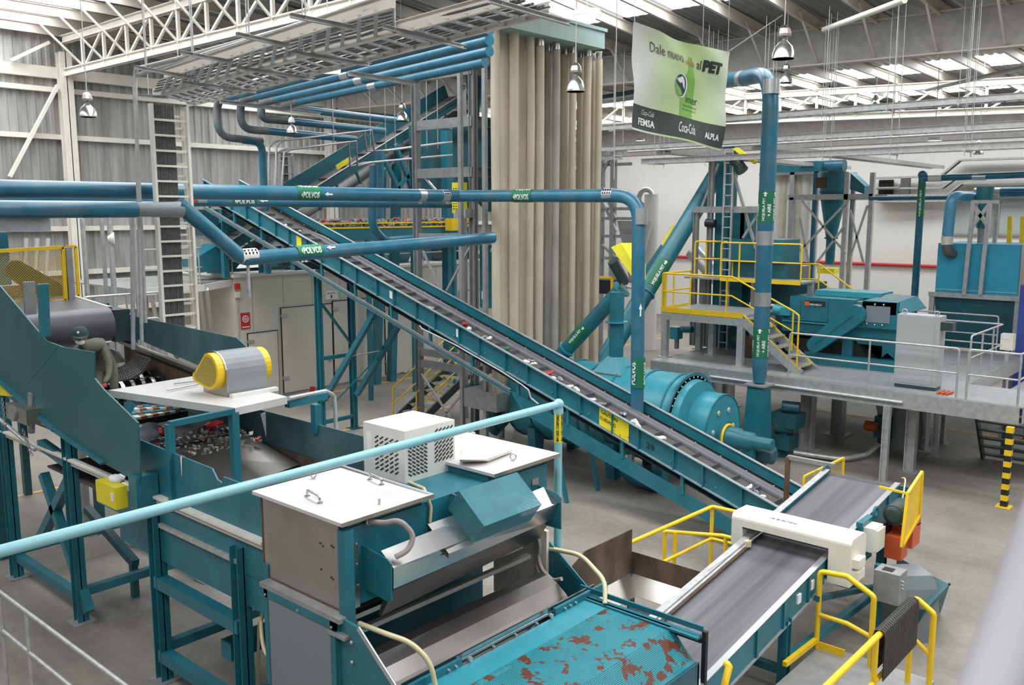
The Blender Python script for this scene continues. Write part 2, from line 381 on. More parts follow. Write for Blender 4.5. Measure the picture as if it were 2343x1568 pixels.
# girts on the left wall
for k, (z, h) in enumerate([(10.15,.17), (8.56,.17), (7.0,.02), (5.4,.17), (3.85,.17), (2.45,.17), (10.72,.38)]):
    if h < .1: continue
    mb = MB(); mb.box(-3, 45, 32.78, 32.995, z-h/2, z+h/2); struct(mb, 'trim_%d' % (k+2), 'truss_white')
# yellow floor lines
k = 40
for a, b in (((1943,949),(2238,994)), ((1860,905),(2130,950)), ((1480,843),(1640,868)), ((920,955),(660,960)), ((640,920),(1000,860)), ((1505,775),(1500,800)), ((0,1145),(60,1135))):
    p, q = Z(*a, 0), Z(*b, 0)
    if abs(p.x-q.x) > abs(p.y-q.y): q.y = p.y; q2 = V((1 if 0 else 0, 0, 0))
    else: q.x = p.x
    d = (q-p).normalized(); p -= d*2; q += d*2
    mb = MB(); mb.beam(p+V((0,0,.003)), q+V((0,0,.003)), .09, .006); struct(mb, 'trim_%d' % k, 'floor_yellow'); k += 1
# columns, eaves and trusses
def column(X, lab):
    t = thing('steel_column', lab, 'column', (X, 32.6, 0), None)
    MB().ibeam((X, 32.62, 0), (X, 32.62, 11.4), .42, .32, .03, up=V((0,1,0))).build('shaft', 'truss_white', t)
    MB().box(X-.3, X+.3, 32.38, 32.86, 0, .03).build('base_plate', 'truss_white', t)
column(2.4, 'white steel column on the corrugated wall nearest the left edge, mostly behind the yellow guard')
column(13.6, 'white steel wall column left of the cable ladder with the front roof truss on it')
column(24.8, 'white steel wall column behind the dark rear conveyor and rising blue pipe')
column(36, 'far white steel wall column near the hall corner behind the beige filter bags')
def truss(X, zb, zt, y0, y1, lab, dz=0, sgn=1, w=.2, x2=0):
    t = thing('roof_truss', lab, 'truss', (X, (y0+y1)/2, zb), None)
    zz = lambda z, y: z+dz*(y-15)
    MB().ibeam((X, y0, zz(zb, y0)), (X, y1, zz(zb, y1)), w, .26, .03).build('bottom_chord', 'truss_white', t)
    MB().ibeam((X, y0, zz(zt, y0)), (X, y1, zz(zt, y1)), w, .26, .03).build('top_chord', 'truss_white', t)
    ys = [y for y in PUR if y0 <= y <= y1+.01]
    for a in ys: MB().beam((X, a, zz(zb, a)), (X, a, zz(zt, a)), .09).build('vertical_post', 'truss_white', t)
    for a, b in zip(ys, ys[1:]): # diagonals
        p, q = ((X, a, zz(zb, a)), (X, b, zz(zt, b))) if sgn > 0 else ((X, a, zz(zt, a)), (X, b, zz(zb, b)))
        MB().beam(p, q, .07).build('diagonal', 'truss_white', t)
    return t
t1 = truss(13.6, 10.72, 11.82, -13, 32.6, 'front white roof truss with posts and diagonals crossing the upper left of the hall')
# flange braces from purlins down to the bottom chord of the front truss
for y in PUR[1:26]:
    MB().beam((13.55, y-.05, 10.8), (12.2, y-.05, 12.0), .06).build('flange_brace', 'truss_white', t1)
truss(36, 9.75, 10.75, -13, 32.6, 'far white roof truss with posts and diagonals behind the hanging cable trays', .03)
# deep sprayed girder
t = thing('sprayed_girder', 'deep grey girder coated with rough sprayed insulation across the upper right', 'girder', (25, 10, 10))
y0, y1 = -13, 32.2
MB().prism([(24.95,y0,9.7),(24.95,y1,10.4),(24.95,y1,11.05),(24.95,y0,10.95)], (.1,0,0)).build('web', 'spray', t)
m_ = MB(); m_.beam((25,y0,9.68),(25,y1,10.38),.3,.04); m_.beam((25,y0,10.97),(25,y1,11.07),.3,.04); m_.build('flanges', 'purlin', t)
for y in PUR[::1]:
    if y < -10: break
    MB().beam((24.86, y, 9.75+.0154*(y+13)), (23.6, y, 11.25), .06).build('flange_brace', 'purlin', t)
# roof cross bracing (round tubes / angles)
for a, b, l in (((1885,68),(2070,0),'white brace tube sloping over the sprayed girder at the upper right'), ((2120,205),(2343,155),'white brace tube in front of the far truss at the right edge')):
    X = 23.5 if a[1] < 100 else 34
    MB().cyl(PX(*a, X), PX(b[0], b[1], X-3), .07, n=10).build('brace_tube', 'truss_white', label=l, cat='brace')
for (a, b, l) in (((22,405),(132,195),'white diagonal wall brace below the eaves beam, left of the wall column'), ((25,138),(112,97),'short white diagonal brace above the eaves beam at the far left')):
    MB().beam(PY(*a, 32.6), PY(*b, 32.6), .16, .1).build('wall_brace', 'truss_white', label=l, cat='brace')
# red fire pipe and windows on the back wall
MB().cyl((44.92,12,3.42),(44.92,31,3.42),.08).build('fire_pipe', 'red', label='red fire main pipe running along the white back wall', cat='pipe')
def window(n, y0, y1):
    m = MB(); m.box(44.9,45,y0,y1,4.9,5.0); m.box(44.9,45,y0,y1,6.4,6.5); m.box(44.9,45,y0,y0+.1,5,6.4); m.box(44.9,45,y1-.1,y1,5,6.4)
    w_ = m.build('window_%d' % n, 'steel_grey', kind='structure')
    MB().box(44.93,44.99,y0+.1,y1-.1,5,6.4).build('pane', 'glass_pane', w_)
    MB().box(44.91,44.97,(y0+y1)/2-.04,(y0+y1)/2+.04,5,6.4).build('mullion', 'steel_grey', w_)
window(20, 10.7, 12.5); window(21, 7.7, 10.55); window(22, 4.7, 7.6)

MB().box(-3.2,-3,-14,33,0,12.3).build('wall_unseen_front','panel_dim',kind='structure')  # unseen wall behind the camera, added to block sky light, dim for contrast
MB().box(-3,45,-14.2,-14,0,12.3).build('wall_unseen_near','panel_dim',kind='structure')  # second unseen wall, likewise added to shut out the sky fill
# ================================================================ BIG INCLINED CONVEYOR
SL = (6.96-.93)/(24.74-6.21)
def cz(y): return .93 + SL*(y-6.21)
NX, FX = 14.1, 15.3
big = thing('inclined_conveyor', 'long teal inclined belt conveyor climbing across the middle of the hall', 'conveyor', (14.7, 15, 0))
ya, yb = 5.9, 24.74
def side(mb, X, y0, y1, z0, z1, t=.02): mb.prism([(X,y0,cz(y0)+z0),(X,y1,cz(y1)+z0),(X,y1,cz(y1)+z1),(X,y0,cz(y0)+z1)], (t,0,0))
m = MB(); side(m, NX, ya, yb, -.42, 0); side(m, NX-.07, ya, yb, -.015, .0, .09); side(m, NX-.07, ya, yb, -.435, -.42, .09); m.build('side_panel', 'teal', big)
m = MB(); side(m, FX, ya, yb, -.42, 0); side(m, FX-.02, ya, yb, -.015, 0, .09); m.build('side_panel', 'teal', big)
m = MB(); side(m, NX-.06, ya, yb, .0, .006, .08); side(m, NX-.06, ya, yb, -.42, -.414, .06); side(m, FX-.02, ya, yb, 0, .006, .08); m.build('dusty_edge', 'steel_grey', big)
y = 6.4; k = 0
while y < yb:
    m = MB(); m.prism([(NX-.06,y,cz(y)-.42),(NX-.06,y+.015,cz(y)-.42),(NX-.06,y+.015,cz(y)-.01),(NX-.06,y,cz(y)-.01)], (.06,0,0)); m.build('stiffener', 'teal', big)
    y += .78 if k % 2 else .62; k += 1
for X in (NX-.02, FX):   # lower chord
    m = MB(); side(m, X, 12.5, yb, -.86, -.76, .02); side(m, X-.04, 12.5, yb, -.775, -.765, .08); side(m, X-.04, 12.5, yb, -.86, -.85, .08); m.build('lower_chord', 'teal' , big)
m = MB(); side(m, NX-.035, 12.5, yb, -.83, -.79, .02); side(m, NX-.06, 12.5, yb, -.765, -.758, .08); side(m, NX-.06, 12.5, yb, -.868, -.86, .08); m.build('dusty_edge', 'steel_grey', big)
for X in (NX-.02, FX):
    m = MB(); m.prism([(X,12.5,cz(12.5)-.80),(X,12.15,cz(12.15)-1.12),(X,7.0,cz(7.0)-1.0),(X,5.9,cz(5.9)-.93),(X,5.9,cz(5.9)-.70),(X,12.5,cz(12.5)-.78)], (.02,0,0)); m.build('skirt_plate', 'teal', big)
y = 6.9; k = 0
while y < 24.6:
    m = MB(); m.beam((NX-.01, y, cz(y)-.42), (NX-.01, y-.02, cz(y)-.80), .05, .07, up=V((0,1,0))); m.beam((FX, y, cz(y)-.42), (FX, y-.02, cz(y)-.80), .05, .07, up=V((0,1,0)))
    m.build('post', 'teal', big); y += 1.35
# belt, cleats, rubber skirt, return belt
m = MB(); side(m, NX+.02, ya, yb-.2, -.27, -.25, FX-NX-.04); m.build('carrying_belt', 'belt_dusty', big)
m = MB(); side(m, NX+.06, 6, yb-.2, -.60, -.585, FX-NX-.1); m.build('return_belt', 'rubber', big)
m = MB(); side(m, NX+.03, 6, yb-.2, -.415, -.40, FX-NX-.06); m.build('pan', 'teal_dark', big)
y = 6.2
while y < 24.3:
    m = MB(); m.prism([(NX+.12,y,cz(y)-.25),(NX+.12,y+.05,cz(y)-.24),(NX+.12,y+.035,cz(y)-.17),(NX+.12,y+.015,cz(y)-.175)], (.62,0,0)); m.build('cleat', 'rubber', big); y += .42
m = MB(); p0, p1 = V((14.98, 6.0, cz(6.0)-.26)), V((14.98, 20.2, cz(20.2)-.26)); m.tube([p0, p1, p1+V((.02,1.2,.33))], [.13, .13, .06], 16); m.build('rubber_skirt', 'rubber_worn', big)
m = MB(); side(m, FX-.13, 6, yb, -.24, -.16, .012); m.build('clamp_strip', 'black', big)
m = MB(); y = 6.4
while y < 24: m.sphere((FX-.14, y, cz(y)-.2), .018, 6, 4); y += .55
m.build('clamp_bolt', 'galv', big)
for X in (NX-.02,):
    m = MB(); y = 6.6
    while y < 24: m.sphere((X, y, cz(y)-.3), .018, 6, 4); m.sphere((X, y+.2, cz(y+.2)-.36), .015, 6, 4); y += .95
    m.build('side_bolt', 'teal_light', big)
m = MB(); m.cyl((NX,24.55,cz(24.55)-.45),(FX,24.55,cz(24.55)-.45),.2); m.build('head_pulley', 'rubber', big)
# trestle
def leg(X, y, par, z1): MB().ibeam((X,y,0),(X,y,z1),.15,.15,.012,up=V((0,1,0))).build('leg','teal',par)
for X in (14.24, 15.33):
    leg(X, 19.45, big, cz(19.45)-.86); MB().box(X-.17,X+.17,19.28,19.62,0,.02).build('base_plate','teal_dark',big)
    MB().beam(PX(859,712,X) if X < 15 else PX(913,744,X), PX(742,915,X) if X < 15 else PX(817,903,X), .13,.13,up=V((1,0,0))).build('inclined_strut','teal',big)
m = MB(); m.beam((14.24,19.45,.35),(15.33,19.45,.35),.1); m.beam((14.24,19.45,2.1),(15.33,19.45,2.1),.1); m.build('cross_tie','teal',big)
MB().beam((14.24,19.45,3.7),(15.33,19.45,2.35),.06).build('diagonal_brace','teal',big)
q = PX(855,735,14.24), PX(875,802,15.33); MB().beam(q[0],q[1],.05).build('diagonal_brace','teal',big)
MB().beam(PX(806,815,14.24),PX(872,803,15.33),.07,.02).build('cross_tie','steel_grey',big)
MB().beam(PX(757,930,14.24),PX(872,810,15.33),.04).build('diagonal_brace','teal',big)
MB().beam((14.1,20.35,cz(20.35)-1.0),(15.4,20.35,cz(20.35)-1.0),.2).build('cross_beam','teal_dark',big)
for y in (8.7,):
    for X in (14.15,15.25): MB().beam((X,11.0,0),(X,11.4,cz(11.4)-.9),.07).build('leg','teal',big)
# stickers and plates
def plate_on(y0, y1, h0, h1, m_, nm, lab=None):
    m = MB(); m.prism([(NX-.012,y0,cz(y0)+h0),(NX-.012,y1,cz(y1)+h0),(NX-.012,y1,cz(y1)+h1),(NX-.012,y0,cz(y0)+h1)],(.008,0,0)); return m.build(nm,m_,big,label=lab)
st = plate_on(PX(1440,955,NX).y, PX(1372,950,NX).y, -.40, -.04, 'yellow_flat', 'caution_sign', 'yellow sticker reading CAUTION CUIDADO')
UPS = V((0,1,SL)).normalized()
def slet(body, px, h0, hh, wd, par, m_='ink'):
    P_ = PX(px[0], px[1], NX); y = P_.y; o = V((NX-.02, y, cz(y)+h0)); mb = letters(MB(), body, o, -UPS, V((0,0,1)), wd, hh); mb.build('lettering', m_, par)
slet('CAUTION', (1376,940), -.14, .07, .42, st); slet('CUIDADO', (1374,955), -.27, .07, .40, st)
MB().add([V((NX-.018,PX(1374,940,NX).y,0))],[]) 
slet('29', (1480,1010), -.30, .12, .19, big)
for px in ((680,543),(893,657),(1046,755)):
    y = PX(px[0],px[1],NX).y; w_ = .2 if px[0]<700 else .08
    plate_on(y-w_, y+.02, -.36 if w_>.1 else -.30, -.08 if w_>.1 else -.12, 'yellow_flat' if w_>.1 else 'paper', 'sticker')
# conduit along the lower side
pts = [PX(*p, NX-.08) for p in ((960,745),(965,752),(1043,790),(1147,850),(1193,880))]; pts += [PX(*p, NX-.1) for p in ((1210,893),(1214,910),(1232,925))]
m = MB(); m.tube(fillet(pts,.08,3), .018, 8); m.build('conduit','galv',big)
# crushed bottles on the belt
for c in ('paper','red','clear_plastic','white_paint','green','stainless_dull'): pass
def crushed(name, p, s, m_, i, lab=None, cat='plastic waste', grp='crushed bottles on the inclined belt'):
    r = random.Random(i); mb = MB(); a = r.uniform(0, 6.28); d = V((math.cos(a), math.sin(a), r.uniform(-.1,.3))); n = 5
    pts = [V(p)+d*(k/(n-1)-.5)*s+V((r.uniform(-.1,.1),r.uniform(-.1,.1),r.uniform(0,.12)))*s for k in range(n)]
    mb.tube(pts, [s*.08, s*.2*r.uniform(.7,1.2), s*.16*r.uniform(.6,1.3), s*.22*r.uniform(.7,1.1), s*.10], 6, True, False)
    mb.build(name, m_, label=lab, cat=cat, group=grp)
bel = [(655,560),(625,585),(690,640),(775,683),(965,640),(985,652),(1062,738),(1072,745),(1160,800),(1168,815),(1200,822),(1215,826),(1220,830),(1300,880),(1310,886),(1320,892),(1335,893),(1250,858),(1262,852),(1378,928),(1390,935),(1410,940),(1425,950),(1430,955),(1440,962),(1497,1003),(1508,1010),(1630,1058),(1640,1062),(1565,1018),(1712,1110),(1730,1120),(1740,1122),(1110,770),(1120,775),(1180,822),(1282,872),(1355,905),(1400,946),(1456,984)]
cols = ['white_paint','clear_plastic','paper','red','white_paint','clear_plastic','paper','stainless_dull','white_paint','green']
bel.sort(key=lambda q: -q[0])
CN = {'white_paint':'white','clear_plastic':'clear','paper':'bright white','red':'red','stainless_dull':'greyish','green':'green'}
for i, (a, b) in enumerate(bel):
    X = NX+.35+random.uniform(-.15,.25); p = PX(a, b, X); p = V((X, p.y, cz(p.y)-.2)); crushed('crushed_bottle', p, random.uniform(.16,.30), cols[i % 10], i, '%s crushed bottle on the inclined belt, %s counted up from its lower end' % (CN[cols[i % 10]], ordn(i)))
# ================================================================ PIPES
def pipe(name, lab, pts, r, R=.45, m_='pipe_blue', group=None, par=None, n=16):
    mb = MB(); mb.tube(fillet(pts, R, 7), r, n); return mb.build(name, m_, par, label=lab, cat='pipe' if lab else None, group=group)
def collar(par, p, d, r, L, m_='band', name='clamp_band', bolts=0):
    d = V(d).normalized(); p = V(p); MB().cyl(p-d*L/2, p+d*L/2, r*1.03, n=18).build(name, m_, par)
    if bolts:
        m = MB(); s = (CAM-p); s = (s-d*s.dot(d)).normalized(); u = s.cross(d)
        for k in range(4):
            for sgn in (.35, .75):
                c = p+d*(L*.7*(k/3-.5))+ (s*math.cos(sgn)+ (u if u.z>0 else -u)*math.sin(sgn))*r*1.04; m.beam(c-u*.02, c+u*.02, .02)
        m.build('clamp_bolt', 'black', par)
GT = glyphs('POLVOS', .03)
def polvos(par, p, d, r, nrm, L=.42, arrow_=True, h=.13, tx=0):
    """green POLVOS band; d = reading direction"""
    m = MB(); wrap(m, rect(-.06, L+.06, -.6*math.pi*r, .6*math.pi*r), p, d, nrm, r+.003); lab_ = m.build('label_band', 'green', par)
    m = MB()
    for t in (-.0, -.52*r*math.pi, .52*r*math.pi):
        wrap(m, scaled(GT, .05, L, t-h/2, t+h/2), p, d, nrm, r+.006)
        wrap(m, ([(0,t),(.035,t-.05),(.035,t+.05)],[(0,1,2)]), p, d, nrm, r+.006)
    if arrow_: wrap(m, arrow(L+.12, L+.32, .02, .045), p, d, nrm, r+.006)
    m.build('lettering', 'paper', lab_)
PYV = 15.06; ZP = 6.36
P1 = thing('dust_pipe', 'upper blue POLVOS dust pipe crossing the hall and dropping beside the filter bags', 'pipe', (10, PYV, ZP))
MB().tube(fillet([(1,PYV,ZP-.02),(15.13,PYV,ZP)],.3), .14, 20).build('run', 'pipe_blue', P1)
m = MB(); m.tube(fillet([(15.13,PYV,ZP),(15.13,10.02,ZP-.05),(15.13,9.95,1.3),],.55,8), .135, 20); m.build('drop', 'pipe_blue', P1)
m = MB(); m.sphere((15.13,PYV,ZP),.145,16,10); m.build('corner', 'pipe_blue', P1)
fd = V((CAM-V((10,PYV,ZP))).to_tuple())
for px, L, b in ((1395,.24,1),(1015,.22,1),(962,.2,0)):
    if px > 1050: c = PX(px,440,15.13); collar(P1, (15.13,c.y,ZP-.03),(0,1,0),.137,L,bolts=b)
    else: c = PY(px,446,PYV); collar(P1, (c.x,PYV,ZP),(1,0,0),.142,L,bolts=b)
c = PX(1463,495,15.13); collar(P1,(15.13,9.96,c.z),(0,0,1),.137,.32)
for px in (680,): polvos(P1, (PY(px,447,PYV).x,PYV,ZP), (1,0,0), .142, V((0,-1,-.25)), L=.44)
polvos(P1, (15.13,PX(1183,446,15.13).y,ZP-.02), (0,-1,0), .139, V((-1,0,-.2)), L=.44, arrow_=False)
pz = PX(1453,850,15.13); m = MB(); m.cyl((15.13,9.95,pz.z-.32),(15.13,9.95,pz.z+.3),.139,n=20); lb = m.build('label_band','green',P1)
m = MB(); wrap(m, scaled(GT,0,.46,.05,.17), (15.13,9.95,pz.z-.25),(0,0,1),V((-1,-.6,0)),.142); wrap(m, scaled(GT,0,.46,-.25,-.13), (15.13,9.95,pz.z-.25),(0,0,1),V((-1,-.6,0)),.142); m.build('lettering','paper',lb)
m = MB(); wrap(m, arrow(0,-.26,0,.035), (15.13,9.95,PX(1472,705,15.13).z+.1),(0,0,1),V((-1,-.9,0)),.139); m.build('arrow_mark','paper',P1)
# hanger under the left of the run
P2y = 16.6
P2 = thing('dust_pipe', 'lower thinner blue POLVOS pipe directly behind the upper one', 'pipe', (10, P2y, 6.2))
z2 = PY(467,471,P2y).z+.105
MB().tube([(1,P2y,z2),(PY(1075,470,P2y).x,P2y,z2-.03)],.105,16).build('run','pipe_blue',P2)
polvos(P2,(PY(531,462,P2y).x,P2y,z2),(1,0,0),.107,V((0,-1,-.1)),L=.46,h=.11)
c = PY(458,465,P2y); collar(P2,(c.x,P2y,z2),(1,0,0),.107,.2); MB().cyl((c.x-.32,P2y,z2),(c.x-.12,P2y,z2),.109).build('red_band','red',P2)
c = PY(955,470,P2y); collar(P2,(c.x,P2y,z2),(1,0,0),.107,.12)
m = MB(); wrap(m, scaled(GT,0,.3,-.06,.06),(PY(1014,470,P2y).x,P2y,z2),(1,0,0),V((0,-1,-.1)),.11); m.build('lettering','paper',P2)
P3y = 13.6
P3 = thing('dust_pipe', 'lowest blue POLVOS pipe with a slanting bend right of the cable ladder', 'pipe', (8, P3y, 5.5))
a3, b3, c3, d3 = V((2,P3y,6.02)), V((7.42,P3y,6.03)), V((8.42,P3y,5.2)), V((14.72,P3y,5.42))
m = MB(); m.tube([a3,V((6.6,P3y,6.03))],.125,18); m.build('run','pipe_blue',P3)
m = MB(); m.tube(fillet([V((7.3,P3y,6.12)),c3,d3],.35,8),.125,20); m.build('bent_run','pipe_blue',P3)
m = MB(); m.cyl((6.5,P3y,6.03),(7.35,P3y,6.03),.11,.13,n=18); m.build('flexible_sleeve','clear_plastic',P3)
collar(P3, PY(567,586,P3y),(1,0,.03),.127,.3,'white_paint',bolts=1)
polvos(P3, PY(681,579,P3y),(1,0,.036),.127,V((0,-1,.35)),L=.44)
m = MB(); c = PY(567,600,P3y); m.cyl((c.x,P3y,c.z),(c.x,P3y,c.z-.6),.03,n=8); m.build('support','galv',P3)
MB().tube([(1,14.6,6.12),(7.6,14.6,6.12)],.05,10).build('slender_pipe','pipe_blue',label='slender blue pipe squeezed between the two thick left-hand pipes',cat='pipe')
# flexible grey tower of the main cable riser
def ladder_tray(name, lab, x0, x1, y, z0, z1, m_='truss_white', rung=.25, back=True, axis='x', cab=True):
    t = thing(name, lab, 'cable ladder', ((x0+x1)/2, y, z0)); W = lambda a, b, z: V((a, y+b, z)) if axis == 'x' else V((y+b, a, z))
    for a in (x0, x1): MB().beam(W(a,0,z0), W(a,0,z1), .045, .1, up=V((0,1,0)) if axis=='x' else V((1,0,0))).build('side_rail', m_, t)
    z = z0+.1
    while z < z1: MB().beam(W(x0,0,z), W(x1,0,z), .03, .035).build('rung', m_, t); z += rung
    if cab:
        m = MB(); wd = (x1-x0)*.62; n = 14
        for i in range(n):
            a = x0+.06+wd*i/n; m.tube([W(a+random.uniform(-.01,.01), .06, z0), W(a, .06, (z0+z1)/2), W(a+random.uniform(-.01,.01), .06, z1)], .016, 6)
        m.build('cables', 'cable', t)
    return t
ladder_tray('cable_ladder', 'tall vertical cable ladder packed with black cables, left of the white cabin', 7.33, 7.95, 14.38, 3.9, 7.75)
ladder_tray('cable_ladder', 'narrow empty cable ladder just behind the cable-filled one', 7.75, 8.02, 14.62, 3.9, 7.7, cab=False, rung=.2)
p = PY(300,480,14.2); q = PY(445,478,14.2)
pipe('support_frame', 'grey tubular frame holding the vertical cable ladder over the pipes', [PY(305,800,14.2), PY(302,482,14.2), PY(447,481,14.2), PY(448,515,14.2)], .035, .08, 'galv')
bpy.data.objects[-1] if 0 else None
pipe('conduit_riser', 'slender grey conduit rising left of the cable ladder and turning along the trays', [PY(325,790,13.9), PY(309,158,13.9), Z(400,136,8.2), Z(640,70,8.35), Z(760,30,8.4), Z(900,-15,8.45)], .03, .12, 'galv')
pipe('conduit_riser', 'second slender conduit running beside the upper overhead cable tray', [PY(340,740,13.9)+V((0,.1,0)), PY(313,172,13.9)+V((0,.1,0)), Z(400,146,8.15), Z(800,20,8.3), Z(900,-8,8.33)], .03, .15, 'galv')
# ---------------- overhead trays running towards the camera
def tray(lab, a, b, c, d, rung=.3, m_='galv', depth=.14, sheet=None, name='cable_tray', cables=0):
    """rail 1 from a to b, rail 2 from c to d"""
    t = thing(name, lab, 'cable tray', (a+b)/2); a, b, c, d = map(V, (a, b, c, d))
    for p, q, s in ((a, b, 1), (c, d, -1)): MB().chan(p, q, .04, depth, .008, side=s).build('side_rail', m_, t)
    L = (b-a).length; n = int(L/rung); m = None
    for i in range(1, n):
        f = i/n; MB().beam(a.lerp(b, f)-V((0,0,depth*.35)), c.lerp(d, f)-V((0,0,depth*.35)), .04, .025).build('rung', 'galv', t)
    for k in range(cables):
        f = (k+.5)/cables; pts = [a.lerp(b, s/12).lerp(c.lerp(d, s/12), f+random.uniform(-.03,.03))+V((0,0,random.uniform(-.01,.02))) for s in range(13)]
        MB().tube(pts, .014, 6).build('cable', 'cable', t)
    return t
ta, tb = Z(352,213,7.95), Z(1150,-4,7.95)
xw = V((.62,0,0))
off = lambda P_, w: P_+V((w,0,0))
r3a, r3b = Z(372,170,7.95), Z(900,0,7.95)
tray('left one of the two overhead cable trays, roof light showing through it', r3a, r3b, ta, Z(900,63,7.95), m_='truss_white', cables=7)
e0, e1 = Z(430,236,7.95), Z(1260,20,7.95)
tray('right broad overhead cable tray with close rungs ending before the filter bags', ta+V((.05,0,0)), Z(1160,-4,7.95), e0, e1, rung=.30, m_='truss_white', cables=11)
# hanger struts across the trays, each with its rods
i = 0
for a, b in (((317,155),(440,178)),((424,122),(520,140)),((551,80),(650,102)),((676,37),(800,62)),((322,219),(370,222)),((426,189),(575,209)),((551,155),(706,180)),((676,120),(835,147)),((886,63),(1052,105)),((1130,3),(1293,50))):
    p = Z(*a,7.86); q = Z(*b,7.86); d = (q-p).normalized(); t = thing('tray_hanger', 'grey strut hanger, the %s from the cable ladder end under the %s overhead tray' % (ordn(i if i < 4 else i-4), 'left' if i < 4 else 'right'), 'hanger', p, 'strut hangers under the overhead trays'); i += 1
    MB().chan(p-d*.05, q+d*.1, .045, .045, .004).build('strut', 'galv', t)
    for w_ in (p+d*.12,): MB().cyl(w_, V((w_.x, w_.y, 12.1)), .008, n=6).build('rod', 'galv', t)
# ================================================================ CEILING DUCTS, FILTER HOUSE, STEEL TOWER
ZD = 9.0
def zp(x, y): return Z(x, y, ZD)
G4 = 'four blue ceiling ducts with sooty bends'
d1 = thing('ceiling_duct', 'outermost ceiling duct whose sooty bend drops furthest left then down the wall', 'pipe', zp(495,228), G4)
A = zp(495,230); zb = PY(500,305,A.y).z; e1 = PY(578,322,A.y); bt = PY(597,420,A.y)
MB().tube([zp(1120,66), zp(1120,66).lerp(A,.93)], .105, 14).build('run','pipe_blue',d1)
m = MB(); m.tube(fillet([zp(1120,66).lerp(A,.92), A, V((A.x,A.y,e1.z+.05)), V((e1.x+.3,A.y,e1.z)), ],.45,6),.108,14); m.build('sooty_bend','pipe_sooty',d1)
m = MB(); m.tube(fillet([V((e1.x-.3,A.y,e1.z)),V((e1.x+.3,A.y,e1.z-.02)),V((e1.x+.32,A.y,4.2))],.4,6),.108,14); m.build('drop','pipe_blue',d1)
def duct(lab, bx, by, ex, ey, zx, zy, rx, ry):
    A = zp(bx, by); E = zp(ex, ey); t = thing('ceiling_duct', lab, 'pipe', A, G4)
    MB().tube([E, E.lerp(A,.9)], .105, 14).build('run','pipe_blue',t)
    lo = PY(zx, zy, A.y); fr = PY(rx, ry, A.y)
    MB().tube(fillet([E.lerp(A,.9), A, V((A.x,A.y,lo.z)), V((lo.x+.5,A.y,lo.z))],.4,6),.108,14).build('sooty_bend','pipe_sooty',t)
    MB().tube([V((lo.x+.5,A.y,lo.z)), V((fr.x,A.y,lo.z-.05))],.105,14).build('wall_run','pipe_blue',t)
    c = E.lerp(A,.45); MB().cyl(c, c+(A-E).normalized()*.35, .109, n=16).build('clamp_band','band',t)
duct('second ceiling duct from the left with the sagging soot-crusted elbow', 549, 230, 1120, 92, 575, 297, 815, 318)
duct('third ceiling duct from the left, bend half hidden behind its neighbour', 597, 235, 1120, 117, 625, 274, 880, 292)
duct('rightmost ceiling duct with the brightest blue run and shortest bend', 650, 240, 1110, 142, 668, 248, 905, 266)
for a, b in (((505,232),(735,262)), ((800,168),(945,190)), ((560,205),(575,210))):
    if a[0] == 560: continue
    MB().chan(Z(*a,8.75), Z(*b,8.75), .08, .1).build('duct_support', 'galv', label='grey channel crossbar %s the four ceiling ducts' % ('under the bends of' if a[0]<600 else 'halfway along'), cat='bracket')
# filter house
FY = 14.4
fh = thing('filter_house', 'dust filter with long beige fabric bags hanging from a pale teal header box', 'dust filter', (18, 14.8, 0))
xs_ = [1134,1154,1176,1196,1213,1234,1254,1271,1292,1309,1326,1342,1355,1366]
zt = 10.15
for i, px in enumerate(xs_):
    yy = FY+(.28 if i in (1,3,6,8,10,12) else 0); wpx = [20,20,22,19,17,20,18,17,21,16,16,18,16,16][i]
    c = PY(px, 450, yy); r = wpx/2*math.hypot(c.x, c.y)*1.02/2065
    L = random.uniform(-.04,.04); pts = [V((c.x+L*math.sin(k/5*2.6)+random.uniform(-.003,.003), yy, 1.65+(zt-1.65)*k/12)) for k in range(13)]
    MB().tube(pts, [r*(1+.04*math.sin(i*2+j*.7)) for j, _ in enumerate(pts)], 12).build('filter_bag', 'fabric_grey' if i in (6,7) else 'fabric', fh)
    if i > 4: MB().cyl((c.x,yy,zt-.18),(c.x,yy,zt-.02),r*1.06,n=14).build('bag_clamp','stainless',fh)
x0, x1 = PY(1127,300,FY).x-.1, PY(1384,75,FY-.35).x
m = MB(); m.box(x0,x1,FY-.35,FY+.9,zt,zt+.42); m.build('header_box','header_pale',fh)
MB().box(x0-.05,x1+.05,FY-.4,FY+.95,zt+.42,zt+.5).build('header_lid','header_pale',fh)
m = MB(); m.box(x0,x1,FY-.2,FY+.9,1.2,1.66); m.build('collecting_trough','steel_grey',fh)
MB().box(x0+1.3,x1,FY+.75,FY+1.0,1.7,zt).build('rear_bags','fabric_grey',fh)
for a in (x0+.1,x1-.1):
    for b in (FY+.0,FY+.8): MB().beam((a,b+.25,0),(a,b+.25,zt+.2),.1).build('leg','steel_grey',fh)
# steel tower with cyclone and hopper
TX = 16.5; ty2 = 15.9; ty1 = PX(957,650,TX).y
tw = thing('steel_tower', 'tall grey steel frame tower left of the filter bags carrying the cyclone', 'frame', (17.3, 17, 0))
ztop = PX(1082,160,TX).z
for X in (TX, TX+1.75):
    for y in (ty2, ty1):
        MB().ibeam((X,y,0),(X,y,ztop),.17,.17,.02,up=V((0,1,0))).build('post','steel_grey',tw)
for py in (158,277,393,548,822,850):
    z = PX(1082,py,TX).z
    m = MB(); m.chan((TX,ty2,z),(TX,ty1,z),.1,.25 if py<600 else .2,.02); m.build('beam','steel_grey',tw)
    m = MB(); m.chan((TX,ty2,z),(TX+1.75,ty2,z),.1,.25,.02); m.build('beam','steel_grey',tw)
    m = MB(); m.chan((TX+1.75,ty1,z),(TX+1.75,ty2,z),.1,.2,.02); m.build('beam','steel_grey',tw)
